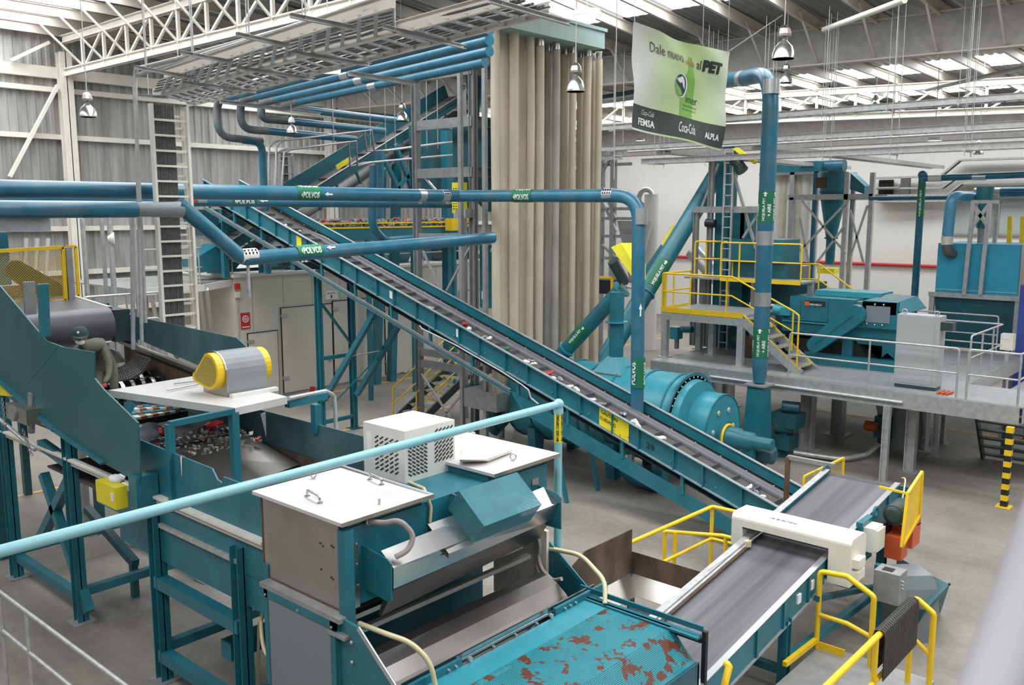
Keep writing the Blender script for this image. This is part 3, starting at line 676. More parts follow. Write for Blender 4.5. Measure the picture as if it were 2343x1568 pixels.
for a, b in (((1078,560),(1022,665)),((968,575),(1008,662)),((962,395),(1002,440)),((950,835),(1030,955)),((1090,860),(1010,960))):
    MB().beam(PX(*a,TX),PX(*b,TX),.05).build('brace','galv',tw)
cy = thing('cyclone', 'dark teal cyclone separator at the top of the steel tower beside the filter bags', 'cyclone', (17.6,16.6,ztop-2))
cc = PX(1086,110,TX+.9)
z0, z1, z2_ = PX(1086,78,TX+.9).z, PX(1086,150,TX+.9).z, PX(1086,255,TX+.9).z
MB().lathe((cc.x,cc.y,0),(0,0,1),[(z0+.5,.36),(z1,.36),(z1-.02,.30),(z2_,.12),(z2_-.2,.12)],24).build('body','teal_dark',cy)
MB().cyl((cc.x,cc.y,z1-.02),(cc.x,cc.y,z1+.04),.39,n=24).build('flange','teal_dark',cy)
MB().cyl((cc.x+.5,cc.y-.9,z0),(cc.x+.5,cc.y-.9,z0-3.4),.17,n=16).build('side_pipe','pipe_blue',cy)
hp = thing('feed_hopper', 'dark teal box hopper inside the steel tower narrowing to a wedge', 'hopper', (17.5,16.8,4))
a = PX(1035,280,TX+.5); b = PX(1112,285,TX+.5); zt2, zb2 = a.z, PX(1070,400,TX+.5).z; zw = PX(1100,485,TX+.5).z
m = MB(); m.box(TX+.5,TX+1.6,b.y,a.y,zb2,zt2); m.build('bin','teal_dark',hp)
m = MB(); m.hexa([(TX+.8,b.y-.2,zw),(TX+1.3,b.y-.2,zw),(TX+1.3,b.y+.3,zw),(TX+.8,b.y+.3,zw),(TX+.5,b.y,zb2),(TX+1.6,b.y,zb2),(TX+1.6,a.y,zb2),(TX+.5,a.y,zb2)]); m.build('wedge','teal_dark',hp)
c = thing('teal_cabinet', 'teal equipment cabinet standing behind the left edge of the filter bags', 'cabinet', PX(1112,700,17.2))
a = PX(1097,560,17.2); b = PX(1129,560,17.2); MB().box(17.2,18.0,b.y-.3,a.y,PX(1112,705,17.2).z,a.z).build('shell','teal',c)
p_ = PX(1103,685,17.2); MB().box(17.185,17.2,p_.y-.12,p_.y,p_.z,p_.z+.22).build('label_plate','paper',c)
m = MB(); letters(m,'A',PX(1121,578,17.15),V((0,-1,0)),V((0,0,1)),.1,.12); m.build('lettering','paper',c)
for s in ((17.3,b.y-.2),(17.9,a.y-.1)): MB().beam((s[0],s[1],0),(s[0],s[1],PX(1112,705,17.2).z),.1).build('leg','steel_grey',c)
# yellow notice box on the tower
nb = thing('notice_box', 'yellow perforated box sign fixed on the steel tower over the blue pipes', 'sign', PX(1047,450,TX-.25))
a = PX(1034,418,TX-.25); b = PX(1060,488,TX-.25); MB().box(TX-.25,TX-.1,b.y,a.y,b.z,a.z).build('panel','yellow_bright',nb)
m = MB()
for k in range(9):
    for j in range(4):
        if k in (5,): continue
        y_ = a.y-.04-(a.y-b.y-.06)*j/4; z_ = a.z-.14-(a.z-b.z-.2)*k/9; m.box(TX-.256,TX-.25,y_-.045,y_,z_-.022,z_)
m.build('printed_rows','ink',nb)
MB().box(TX-.3,TX,ty2,ty2+.35,b.z-.12,b.z+.1).build('pipe_bracket','galv',label='grey bracket on the tower post holding the upper POLVOS pipe',cat='bracket')
# pipe passing behind conveyor to the tower foot
pipe('dust_pipe','blue pipe with grey bands curving down behind the conveyor near the sorting table',[PY(855,380,20),PY(852,520,20),PY(880,552,20),PY(960,545,20),PY(1060,541,20)],.12,.5)
pipe('wall_pipe','blue pipe standing upright behind the dark rear conveyor',[PY(868,345,23),PY(868,600,23)],.15,.1)
MB().ibeam(PY(868,340,22.4),PY(868,620,22.4),.25,.25).build('teal_post','teal',label='teal post beside the upright blue pipe at the rear',cat='post') if 0 else None
# rear inclined conveyor
RY = 24.0
rc = thing('rear_conveyor', 'dark dusty inclined conveyor at the rear rising to the right behind the steel tower', 'conveyor', PY(880,330,RY))
a0, a1 = PY(690,428,RY), PY(1062,195,RY); dr = (a1-a0).normalized(); nr = V((-dr.z,0,dr.x))
a0 = a0-dr*3
for yy, nm in ((RY,'side_panel'),(RY+1.0,'side_panel')):
    m = MB(); h = .1 if yy == RY else .35; m.prism([a0+V((0,yy-RY,0))-nr*.55,a1+V((0,yy-RY,0))-nr*.55,a1+V((0,yy-RY,0))-nr*(.25 if yy==RY else -.1),a0+V((0,yy-RY,0))-nr*(.25 if yy==RY else -.1)],(0,.03,0)); m.build(nm,'teal_dark',rc)
m = MB(); m.prism([a0-nr*.4,a1-nr*.4,a1-nr*.37,a0-nr*.37],(0,1.0,0)); m.build('belt','belt_dusty',rc)
m = MB(); m.prism([a0-nr*.95,a1-nr*.95,a1-nr*.93,a0-nr*.93],(0,1.0,0)); m.build('return_belt','rubber',rc)
m = MB(); m.beam(a0-nr*.24,a1-nr*.24,.06,.02,up=nr); m.beam(a0-nr*.98,a1-nr*.98,.06,.06,up=nr); m.build('dusty_edge','steel_grey',rc)
L = (a1-a0).length
for k in range(12):
    c = a0+dr*(L*(k+.5)/12); MB().beam(c-nr*.55,c-nr*.98,.07).build('post','teal_dark',rc); MB().beam(c+V((0,.25,0))-nr*.33,c+V((0,.8,0))-nr*.33,.03,.08,up=nr).build('cleat','rubber',rc)
c = PY(789,377,RY-.02); MB().prism([c-dr*.35-nr*.02,c+dr*.35-nr*.02,c+dr*.35+nr*.14,c-dr*.35+nr*.14],(0,.01,0)).build('sticker','yellow_flat',rc)
for f in (.55,.62): 
    c = a0+dr*L*f; MB().beam(c-nr*.95,(c.x,c.y,0),.25).build('leg','teal',rc)
for (a,b) in (((870,345),(930,470)),((905,330),(955,470)),((955,375),(880,470))):
    MB().beam(PY(*a,23.6),PY(*b,23.6),.12).build('brace','teal',rc)
# teal walls and sorting belt behind the tower
sw = thing('rear_chute', 'large dark teal sheet-metal chute behind the steel tower', 'chute', PY(1000,400,23))
a = PY(962,285,23); b = PY(1050,440,23); MB().box(a.x,b.x+2,23.4,23.6,b.z,a.z).build('panel','teal_dark',sw)
for px in (1022,): c = PY(px,300,22.8); MB().beam((c.x,22.8,0),(c.x,22.8,c.z),.3).build('post','teal',sw)
stb = thing('sorting_table', 'teal sorting belt with yellow guard rails heaped with bottles behind the big conveyor', 'conveyor', PY(860,520,22))
a = PY(725,512,22); b = PY(1090,528,22); z_ = a.z
m = MB(); m.box(a.x,b.x,22,23.2,z_-.55,z_-.12); m.build('frame','teal',stb)
m = MB(); m.beam((a.x,22,z_),(b.x,22,z_),.05); m.beam((a.x,22,z_-.14),(b.x,22,z_-.14),.05); m.beam((a.x,23.2,z_+.05),(b.x,23.2,z_+.05),.05); m.build('guard_rail','yellow',stb)
x = a.x
while x < b.x: MB().beam((x,22.0,0),(x,22.0,z_-.5),.12).build('leg','teal',stb); x += 1.9
c1 = PY(1033,500,21.5); c2 = PY(1068,527,21.5); m = MB(); m.prism([c1,V((c2.x+.15,21.5,c1.z)),V((c2.x-.3,21.5,c2.z)),V((c1.x,21.5,c2.z))],(0,.3,0)); m.build('yellow_guard','yellow',label='yellow wedge-shaped guard between the tower posts',cat='guard')
r = random.Random(3)
mb = MB()
for i in range(420):
    x = r.uniform(a.x,b.x); p = V((x, r.uniform(22.1,23.1), z_-.12+r.uniform(0,.22))); d = V((r.uniform(-1,1),r.uniform(-1,1),r.uniform(-.5,.5))).normalized()*.09; mb.tube([p-d,p,p+d],[.02,.05,.03],5)
mb.build('bottle_heap','clear_plastic',label='heap of crushed plastic bottles carried on the rear sorting belt',cat='plastic waste',kind='stuff')
mb = MB()
for i in range(50):
    x = r.uniform(a.x,b.x); p = V((x, r.uniform(22.05,23.1), z_-.1+r.uniform(0,.24))); d = V((r.uniform(-1,1),r.uniform(-1,1),r.uniform(-.5,.5))).normalized()*.08; mb.tube([p-d,p,p+d],[.03,.05,.02],5)
mb.build('label_scraps','red',label='red and coloured labels mixed into the heap on the rear sorting belt',cat='plastic waste',kind='stuff')
# ================================================================ WHITE CABIN
BY = 24.9
bx0 = PY(536,640,BY).x; bx1 = 27.0; bz = PY(620,630,BY).z
cb = thing('white_cabin', 'long white panelled cabin with several doors below the conveyor', 'cabin', ((bx0+bx1)/2, 26.5, 0))
MB().box(bx0,bx1,BY,BY+4.5,0,bz).build('walls','panel_beige',cb)
MB().box(bx0-.08,bx1+.08,BY-.08,BY+4.6,bz,bz+.09).build('roof','white_paint',cb)
x = bx0+.6
m = MB()
while x < bx1: m.box(x,x+.012,BY-.004,BY,.1,bz-.05); x += 1.15
m.build('panel_joints','panel_dim',cb)
def cdoor(x0, x1, h, lab=None):
    d = MB().box(x0,x1,BY-.05,BY-.002,.05,h).build('door','panel_beige',cb)
    m = MB(); m.box(x0-.03,x1+.03,BY-.06,BY-.01,h,h+.02); m.box(x0-.012,x0,BY-.055,BY-.004,.05,h); m.box(x1,x1+.012,BY-.055,BY-.004,.05,h); m.build('door_seal','black',d)
    for zz in (h-.3,.5): MB().box(x0-.03,x0+.2,BY-.09,BY-.05,zz,zz+.1).build('hinge','galv',d)
    return d
xx = lambda px, py: PY(px, py, BY).x
cdoor(xx(567,800), xx(634,800), PY(600,760,BY).z)
d = cdoor(xx(645,800), xx(758,770), PY(700,700,BY).z); d = cdoor(xx(762,770), xx(868,760), PY(760,690,BY).z)
cdoor(xx(880,760), xx(950,750), PY(900,690,BY).z)
cdoor(xx(1050,700), xx(1098,700), PY(1070,665,BY).z)
for px, py in ((757,822),(866,871),(927,852),(1048,830)): c = PY(px,py,BY-.1); MB().sphere(c,.06,8,5,1.6,1,1).build('door_handle','galv',cb)
def sign(px0, py0, px1, py1, txt, lab):
    a = PY(px0,py0,BY-.03); b = PY(px1,py1,BY-.03); t = thing('door_sign', lab, 'sign', (a.x,BY,b.z))
    MB().box(a.x,b.x,BY-.03,BY-.01,b.z,a.z).build('plate','paper',t); w_, h_ = b.x-a.x, a.z-b.z
    m = MB(); letters(m,'MOLINO',(a.x+w_*.15,BY-.035,b.z+h_*.66),(1,0,0),(0,0,1),w_*.7,h_*.16); letters(m,txt,(a.x+w_*.42,BY-.035,b.z+h_*.15),(1,0,0),(0,0,1),w_*.13,h_*.38); letters(m,'RT-',(a.x+w_*.68,BY-.035,b.z+h_*.2),(1,0,0),(0,0,1),w_*.2,h_*.1); m.build('lettering','ink',t)
sign(745,667,772,684,'1','white MOLINO 1 sign on the cabin above the double doors')
sign(1020,645,1040,661,'2','white MOLINO 2 sign on the cabin seen between the tower posts')
a = PY(551,717,BY-.03); b = PY(573,752,BY-.03); t = thing('fire_sign', 'red fire hose sign with white ring symbol on the cabin wall', 'sign', (a.x,BY,b.z))
MB().box(a.x,b.x,BY-.03,BY-.01,b.z,a.z).build('plate','red',t); cx_, cz_ = (a.x+b.x)/2, a.z-(a.x-b.x)*-.42
m = MB(); m.torus((cx_,BY-.035,a.z-.2),(0,1,0),.1,.016,18,5); m.torus((cx_,BY-.035,a.z-.2),(0,1,0),.04,.014,14,5); m.box(a.x+.03,b.x-.03,BY-.034,BY-.03,b.z+.05,b.z+.08); m.build('hose_symbol','paper',t)
a = PY(543,655,BY-.06); t = thing('fire_alarm', 'red alarm beacon with grey box and conduit on the left corner of the cabin', 'alarm', a)
MB().box(a.x-.08,a.x+.08,BY-.1,BY-.01,a.z-.1,a.z+.08).build('beacon','red',t); MB().box(a.x-.07,a.x+.07,BY-.1,BY-.01,a.z-.36,a.z-.18).build('junction_box','white_paint',t)
MB().cyl((a.x,BY-.05,a.z-.36),(a.x,BY-.05,1),.02,n=8).build('conduit','galv',t)
MB().cyl(PY(715,920,BY-.4)*1+V((0,0,0)),PY(715,885,BY-.4),.09,n=12).build('fire_extinguisher','red',label='red fire extinguisher behind the front trestle leg',cat='extinguisher')
# raised platform left of the cabin
z_ = PY(500,640,BY).z-.02
lp = thing('side_platform', 'raised walkway with grey rails and diagonal brackets left of the white cabin', 'platform', (xx(480,640),25,0))
X0 = PY(277,628,27.5).x; m = MB(); m.prism([PY(277,628,28.5),PY(467,651,BY-1.0),PY(536,640,BY),V((PY(536,640,BY).x,29,z_)),V((X0,29,z_))],(0,0,-.2)); 
f0, f1 = PY(466,652,BY-1.1), V((bx0+.1,BY-.2,z_))
m = MB(); xl = PY(277,640,BY+2).x; z_ = f0.z
xe = PY(466,652,BY-.9).x; m.box(xl-1,xe,BY-.9,BY+3.6,z_-.05,z_-.01); m.box(xe,bx0-.01,BY+.1,BY+3.6,z_-.05,z_-.01); m.build('deck','steel_grey',lp); m = MB(); m.beam((xl-1,BY-.9,z_-.1),(xe,BY-.9,z_-.1),.05,.2); m.beam((xe,BY-.9,z_-.1),(bx0-.02,BY+.1,z_-.1),.05,.2); m.build('edge_beam','white_paint',lp)
for px in (1,):
    x = xl
    while x < xe:
        MB().cyl((x,BY-.85,z_),(x,BY-.85,z_+1.05),.025,n=8).build('rail_post','galv',lp); x += 1.0
m = MB(); m.cyl((xl-1,BY-.85,z_+1.05),(xe,BY-.85,z_+1.05),.025,n=8); m.build('rail','galv',lp); MB().cyl((xl-1,BY-.85,z_+.5),(xe,BY-.85,z_+.5),.02,n=8).build('rail','galv',lp)
for x in (xl-.5,xl+1.2,xe-.1): MB().beam((x,BY-.85,z_-.15),(x+.9,BY+.6,z_-1.5),.1).build('bracket','white_paint',lp)
for x in (xl-.5,xl+1.2,bx0-.4): MB().beam((x,BY+3,0),(x,BY+3,z_-.05),.15).build('leg','white_paint',lp)
# things on the cabin roof
m = MB(); x = bx0
rf = thing('roof_rail', 'low grey guard rail along the front of the cabin roof', 'railing', (bx0+3,BY,bz))
while x < bx1: MB().cyl((x,BY+.1,bz+.09),(x,BY+.1,bz+1.0),.022,n=8).build('rail_post','galv',rf); x += 1.35
MB().cyl((bx0,BY+.1,bz+1.0),(bx1,BY+.1,bz+1.0),.022,n=8).build('rail','galv',rf); MB().cyl((bx0,BY+.1,bz+.5),(bx1,BY+.1,bz+.5),.018,n=8).build('rail','galv',rf)
gr = thing('grinder_chute', 'teal chute assembly under the head of the big conveyor on the cabin roof', 'machine', (13.5,25.6,bz))
a = PY(446,600,25.3); b = PY(530,625,25.3)
m = MB(); m.prism([PY(446,592,25.3),PY(500,560,25.3),PY(560,590,25.3),PY(540,615,25.3),PY(455,625,25.3)],(0,.9,0)); m.build('casing','teal',gr)
m = MB(); m.prism([PY(455,480,25.6),PY(560,478,25.6),PY(585,520,25.6),PY(540,560,25.6),PY(480,540,25.6)],(0,1.2,0)); m.build('hood','teal_dark',gr)
for px in (515,600): 
    c = PY(px,600,25.0); MB().beam((c.x,25,bz),(c.x,25,PY(px,480,25).z),.18).build('post','teal',gr)
c = PY(560,610,25.2); MB().beam((c.x-1.3,25.2,c.z-.1),(c.x+1.6,25.2,c.z-.1),.1).build('base_frame','teal_dark',gr)
for k,(px,py,w_) in enumerate(((650,615,1.2),(760,590,1.6),(900,598,1.4),(1000,600,1.6),(1060,595,1.0))):
    c = PY(px,py,26.2); t = thing('mill_housing', ['teal mill housing on the cabin roof directly right of the slanting pipe bend','teal mill housing on the cabin roof under the lowest POLVOS pipe','teal mill housing on the cabin roof left of the steel tower','teal hopper-shaped mill housing on the cabin roof between the tower posts','teal mill housing on the cabin roof beside the filter bags'][k], 'machine', (c.x,26.2,bz))
    MB().hexa([(c.x-w_*.35,25.9,bz+.1),(c.x+w_*.35,25.9,bz+.1),(c.x+w_*.35,26.8,bz+.1),(c.x-w_*.35,26.8,bz+.1),(c.x-w_/2,25.7,bz+.9),(c.x+w_/2,25.7,bz+.9),(c.x+w_/2,27,bz+.9),(c.x-w_/2,27,bz+.9)]).build('body','teal_dark' if k%2 else 'teal',t)
    MB().cyl((c.x-w_*.3,25.85,bz+.35),(c.x-w_*.3,25.55,bz+.35),.16,n=14).build('motor','dark_motor',t)
# yellow railed stair in the middle
st = thing('steel_stair', 'dark steel stair with yellow handrails leading up left of the steel tower', 'stairs', (18,18.6,0))
# runs up along +X,-Y plane : use X direction at Y = 18.6
s0 = PY(915,1000,18.4); s0 = V((PY(925,1000,18.4).x,18.4,.2)); s1 = V((PY(1075,830,18.4).x,18.4,0)); s1.z = PY(1075,830,18.4).z
for yy in (18.0,18.95): MB().beam((s0.x,yy,0.05),(s1.x,yy,s1.z),.06,.22).build('stringer','dark_motor',st)
n = 9
for k in range(n):
    f = (k+.7)/n; p = V((s0.x,0,.05)).lerp(V((s1.x,0,s1.z)),f); t_ = MB().box(p.x-.13,p.x+.13,18.03,18.92,p.z,p.z+.03).build('tread','steel_grey',st)
    m = MB()
    for j in range(4): m.box(p.x-.14,p.x-.13,18.05+j*.22,18.16+j*.22,p.z-.02,p.z+.03)
    m.build('nosing','yellow',t_)
for yy in (17.98,18.97):
    h = V((0,0,.95)); a = V((s0.x+.1,yy,.1)); b = V((s1.x,yy,s1.z)); MB().tube([a,a+h,b+h],.022,8).build('handrail','yellow',st); MB().tube([a+h*.5,b+h*.5],.02,8).build('handrail','yellow',st)
# ================================================================ DRUM, SCREWS, STEEL DECK
DX, DZ, DR = 17.0, 1.42, 1.02
dm = thing('washing_drum', 'large teal ribbed horizontal drum behind the lower half of the inclined conveyor', 'drum', (DX,11.5,0))
yA, yB = 14.4, 9.75
MB().cyl((DX,yA,DZ),(DX,yB,DZ),DR,n=56).build('shell','teal_light',dm)
y = yB+.25
while y < yA: MB().torus((DX,y,DZ),(0,1,0),DR+.01,.028,56,5).build('rib','teal',dm); y += .72
m = MB(); m.cyl((DX,yB+.06,DZ),(DX,yB,DZ),DR+.07,n=56); m.build('end_flange','teal',dm)
m = MB()
for k in range(36): a = k*math.pi/18; m.sphere((DX+math.cos(a)*(DR-.03),yB-.01,DZ+math.sin(a)*(DR-.03)),.022,6,4)
m.build('flange_bolts','galv',dm)
MB().cyl((DX,yB,DZ),(DX,yB-.16,DZ),DR*.93,DR*.9,n=48).build('end_plate','teal_light',dm)
hx, hz = DX+.25, DZ-.12
MB().cyl((hx,yB-.1,hz),(hx,yB-.62,hz),.78,n=48).build('end_cap','teal_light',dm)
MB().torus((hx,yB-.62,hz),(0,1,0),.77,.02,48,5).build('cap_rim','teal',dm)
g_ = thing('drum_drive', 'teal gearmotor with a yellow ring on the right end of the big drum', 'motor', (hx,yB-1.1,hz-.9))
MB().cyl((hx,yB-.62,hz-.15),(hx,yB-.72,hz-.15),.34,n=28).build('bearing_plate','teal',g_)
MB().torus((hx,yB-.74,hz-.15),(0,1,0),.27,.035,28,6).build('yellow_ring','yellow',g_)
MB().lathe((hx,yB-.72,hz-.15),(0,-1,0),[(0,.24),(.3,.24),(.32,.2),(.62,.19),(.64,.13),(1.05,.13),(1.06,.1)],22).build('gearbox','teal',g_)
MB().lathe((hx+.45,yB-1.1,hz-.5),(0,-1,0),[(0,.2),(.5,.2),(.55,.12)],18).build('motor_body','teal_dark',g_)
for k in range(6): a = k*math.pi/3; MB().sphere((hx+math.cos(a)*.45,yB-.63,hz+math.sin(a)*.45),.07,8,5,1,.4,1).build('inspection_cap','galv',g_)
MB().beam((hx,yB-1.3,hz-.25),(hx,yB-1.3,.0),.14).build('stand','teal',g_)
MB().beam((hx+.45,yB-1.35,hz-.6),(hx+.45,yB-1.35,.0),.14).build('stand','teal',g_)
for y in (yA-.8, 11.3, yB+.3):
    for X in (DX-.75, DX+.75): MB().hexa([(X-.12,y-.12,0),(X+.12,y-.12,0),(X+.12,y+.12,0),(X-.12,y+.12,0),(X-.2,y-.12,DZ-.6),(X+.2,y-.12,DZ-.6),(X+.2,y+.12,DZ-.6),(X-.2,y+.12,DZ-.6)]).build('leg','teal',dm)
m = MB(); m.tube(fillet([(15.95,10.75,.9),(15.95,10.75,.22),(15.95,9.9,.22)],.3,6),.17,16); m.build('floor_elbow','pipe_blue',dm); MB().cyl((15.95,10.75,.75),(15.95,10.75,.5),.178,n=18).build('clamp_band','band',dm)
pipe('floor_hose','grey flexible hose lying on the floor from the drum drive to the airlock valve',[Z(1815,1035,.15),Z(1860,1042,.1),Z(1930,1052,.1),Z(1985,1040,.12),Z(2010,1018,.3)],.06,.6,'galv')
# screws
def screw(lab, a, b, r, motor=None):
    t = thing('screw_conveyor', lab, 'conveyor', (V(a)+V(b))/2)
    MB().tube([a, b], r, 22).build('tube','teal',t); d = (V(b)-V(a)).normalized()
    return t, d
a1, b1 = D(1128,985,22.9), D(1422,662,21.3)
s1_, dd = screw('shorter teal screw conveyor tube labelled HOJUELA PET left of the vertical dust pipe', a1, b1, .185)
def flange(par, p, d, r): MB().cyl(V(p)-d*.02, V(p)+d*.02, r, n=24).build('flange','teal_light',par)
L1 = (b1-a1).length
flange(s1_, a1.lerp(b1,.60), dd, .23); flange(s1_, b1, dd, .24)
GH = glyphs('HOJUELA PET', .03)
c = a1.lerp(b1,.64); nr_ = V((-1,-.6,.5)); m = MB(); wrap(m, rect(0,.62,-.17,.17), c, dd, nr_, .188); lb = m.build('label_band','green',s1_)
m = MB(); wrap(m, scaled(GH,.04,.48,-.04,.05), c, dd, nr_, .191); wrap(m, arrow(.60,.52,.0,.05), c, dd, nr_, .191); m.build('lettering','paper',lb)
mg = thing('motor_guard', 'bright yellow sloping belt guard with dark motor on top of the shorter screw conveyor', 'motor', b1)
g0, g1 = D(1405,562,21.0), D(1440,622,20.8); gd = (g1-g0); g2 = D(1440,650,20.8)
m = MB(); q0, q1, q2, q3 = D(1398,566,20.8), D(1420,556,20.8), D(1451,605,20.7), D(1451,640,20.7); m.prism([q0,q1,q2,q3],V((.25,-.15,.0))); m.build('guard','yellow_bright',mg)
MB().cyl(D(1402,598,21.1),D(1430,648,21.3),.13,n=16).build('motor','dark_motor',mg); MB().beam(D(1420,652,21.2),D(1455,662,21.2),.35,.04).build('bracket','stainless_dull',mg)
MB().beam(D(1410,600,21.2),D(1425,655,21.2),.05).build('bracket','steel_grey',mg)
dp = thing('drop_chute', 'teal drop pipe with round flange ending in a pyramid hopper over the drum', 'chute', PX(1408,850,16.9))
t0, t1, t2, t3 = PX(1403,668,16.9), PX(1411,737,16.9), PX(1408,815,16.9), PX(1410,848,16.9)
MB().cyl((t1.x,t1.y,t2.z),(t1.x,t1.y,t0.z),.165,n=22).build('tube','teal',dp); MB().cyl((t1.x,t1.y,t1.z-.015),(t1.x,t1.y,t1.z+.015),.26,n=26).build('flange','teal_light',dp)
def frustum(c, z0, w0, z1, w1, d0=None, d1=None):
    d0 = w0 if d0 is None else d0; d1 = w1 if d1 is None else d1; x, y = c
    return MB().hexa([(x-w0,y-d0,z0),(x+w0,y-d0,z0),(x+w0,y+d0,z0),(x-w0,y+d0,z0),(x-w1,y-d1,z1),(x+w1,y-d1,z1),(x+w1,y+d1,z1),(x-w1,y+d1,z1)])
frustum((t1.x,t1.y),t3.z,.38,t2.z,.15).build('hopper','teal_light',dp); frustum((t1.x,t1.y),t3.z-.03,.42,t3.z,.42).build('rim','steel_grey',dp); frustum((t1.x,t1.y),DZ+.5,.25,t3.z,.36).build('inlet','stainless_dull',dp)
a2, b2 = D(1335,905,24.2), D(1672,345,28.5)
s2_, d2_ = screw('long dark teal screw conveyor slanting up behind the vertical dust pipe to the elevator tower', a2, b2, .26)
flange(s2_, a2.lerp(b2,.395), d2_, .30)
c = a2.lerp(b2,.415); m = MB(); wrap(m, rect(0,.95,-.25,.25), c, d2_, V((-1,-1,.1)), .264); lb = m.build('label_band','green',s2_)
m = MB(); wrap(m, scaled(GH,.06,.74,-.06,.06), c, d2_, V((-1,-1,.1)), .268); wrap(m, arrow(.92,.78,0,.07), c, d2_, V((-1,-1,.1)), .268); m.build('lettering','paper',lb)
s3, d3_ = screw('thin blue screw conveyor with yellow tip crossing behind the long dark one', D(1462,650,29), D(1520,565,29), .14); MB().cyl(D(1520,562,29),D(1548,520,29),.14,n=14).build('tip','yellow_bright',s3)
MB().tube([D(1270,830,22.5),D(1390,840,21.8)],.06,10).build('cross_pipe','steel_grey',label='grey pipe running level below the screw conveyor to the drop chute',cat='pipe')
dh = thing('floor_hopper', 'dark teal funnel feeding the foot of the short screw conveyor under the big conveyor', 'hopper', D(1140,940,22.6))
c = D(1128,915,22.8); frustum((c.x,c.y),D(1128,938,22.8).z,.2,D(1128,880,22.8).z,.55).build('funnel','teal_dark',dh); MB().cyl((c.x,c.y,.35),(c.x,c.y,D(1128,938,22.8).z),.2,n=18).build('spout','teal_dark',dh)
# vertical HOJUELA pipe
hp = PX(1737,880,19.55); HX, HY = hp.x, hp.y; zt_ = PX(1766,170,19.55).z
hj = thing('product_pipe', 'tall vertical blue pipe labelled HOJUELA PET + AIRE bending over beside the banner', 'pipe', (HX,HY,0))
far_ = D(1376,228,40)
MB().tube(fillet([(HX,HY,PX(1737,840,19.55).z),(HX,HY,zt_+.02),V((HX,HY,zt_)).lerp(far_,.18)],.85,8), .185, 24).build('riser','pipe_blue',hj)
MB().tube([V((HX,HY,zt_+.0)).lerp(far_,.17),far_],.19,18).build('long_run','pipe_blue',hj)
MB().cyl((HX,HY,PX(1737,875,19.55).z),(HX,HY,PX(1737,838,19.55).z),.14,.185,n=20).build('reducer','pipe_blue',hj)
frustum((HX,HY),PX(1737,1050,19.55).z+.1,.30,PX(1737,880,19.55).z,.2,.25,.2).build('square_duct','teal',hj); frustum((HX,HY),PX(1737,882,19.55).z,.27,PX(1737,878,19.55).z,.27).build('flange','steel_grey',hj)
MB().box(HX-.2,HX+.2,HY-.25,HY+.25,0,.2).build('foot','teal_dark',hj)
for py in (200,545,685): collar(hj,(HX,HY,PX(1750,py,19.55).z),(0,0,1),.187,.33)
c = V((HX,HY,zt_)).lerp(far_,.095); collar(hj,c,(far_-V((HX,HY,zt_))),.19,.3)
GA = glyphs('+ AIRE', .03)
for py in (505,815):
    z = PX(1750,py,19.55).z; m = MB(); m.cyl((HX,HY,z-.05),(HX,HY,z+.68),.188,n=28); lb = m.build('label_band','green',hj); m = MB()
    for nrm in (V((-1,-.45,0)), V((-.4,1,0)), V((.3,-1,0))):
        wrap(m, scaled(GH,0,.52,.01,.09),(HX,HY,z),(0,0,1),nrm,.192); wrap(m, scaled(GA,.1,.38,-.11,-.03),(HX,HY,z),(0,0,1),nrm,.192); wrap(m, arrow(.66,.55,.03,.06),(HX,HY,z),(0,0,1),nrm,.192)
    m.build('lettering','paper',lb)
# ---- the deck
KX, KZ = 20.25, 2.05
dk = thing('steel_deck', 'raised grey steel deck on columns at the right with a deep edge beam', 'platform', (23.5,8.5,0))
m = MB(); m.box(KX,27.5,5.6,12.86,KZ-.05,KZ); m.box(KX,22.2,4.05,5.6,KZ-.05,KZ); m.build('deck_plate','steel_grey',dk)
def eb(p, q, nm='edge_beam'): MB().chan(p,q,.1,.36,.02).build(nm,'galv',dk)
zb_ = KZ-.19
eb((KX,4.05,zb_),(KX,12.86,zb_)); eb((KX,12.86,zb_),(27.5,12.86,zb_)); eb((27.5,12.86,zb_),(27.5,5.6,zb_)); eb((22.2,4.05,zb_),(KX,4.05,zb_)); eb((22.2,5.6,zb_),(22.2,4.05,zb_)); eb((27.5,5.6,zb_),(22.2,5.6,zb_))
for y in (7.5,10): MB().ibeam((KX+.05,y,KZ-.2),(27.5,y,KZ-.2),.12,.25).build('joist','steel_grey',dk)
def dcol(px, py, w_, X=None):
    p = Z(px,py,0); MB().ibeam((p.x,p.y,0),(p.x,p.y,KZ-.3),w_,w_,.02,up=V((0,1,0))).build('column','galv',dk); MB().box(p.x-w_,p.x+w_,p.y-w_,p.y+w_,0,.02).build('base_plate','steel_grey',dk)
dcol(2020,1104,.14); dcol(2080,1078,.22); dcol(2138,1046,.14); dcol(1916,994,.3); dcol(2106,1028,.3); dcol(2152,1015,.2); dcol(1845,1032,.3); dcol(1560,960,.2); dcol(1665,930,.3); dcol(1640,905,.3)
MB().tube([PX(1625,862,KX-.1),PX(2065,922,KX-.1)],.035,8).build('conduit','galv',dk)
def rail(name, lab, pts, h, m_, posts=None, mids=(.5,), r=.024, cat='railing', close=True, par=None, R=.08):
    """tubular guard rail along floor points pts"""
    t = par or thing(name, lab, cat, pts[0]); pts = [V(p) for p in pts]; H_ = V((0,0,h))
    top = [p+H_ for p in pts]
    if close: top = [pts[0]]+top+[pts[-1]]
    MB().tube(fillet(top, R, 4), r, 8).build('top_rail', m_, t)
    for f in mids: MB().tube(fillet([p+H_*f for p in pts], R, 3), r*.85, 8).build('mid_rail', m_, t)
    for p in (posts or pts[1:-1]): p = V(p); MB().cyl(p, p+H_, r, n=8).build('rail_post', m_, t)
    return t
yy = lambda px, py, X=KX+.05: PX(px, py, X).y
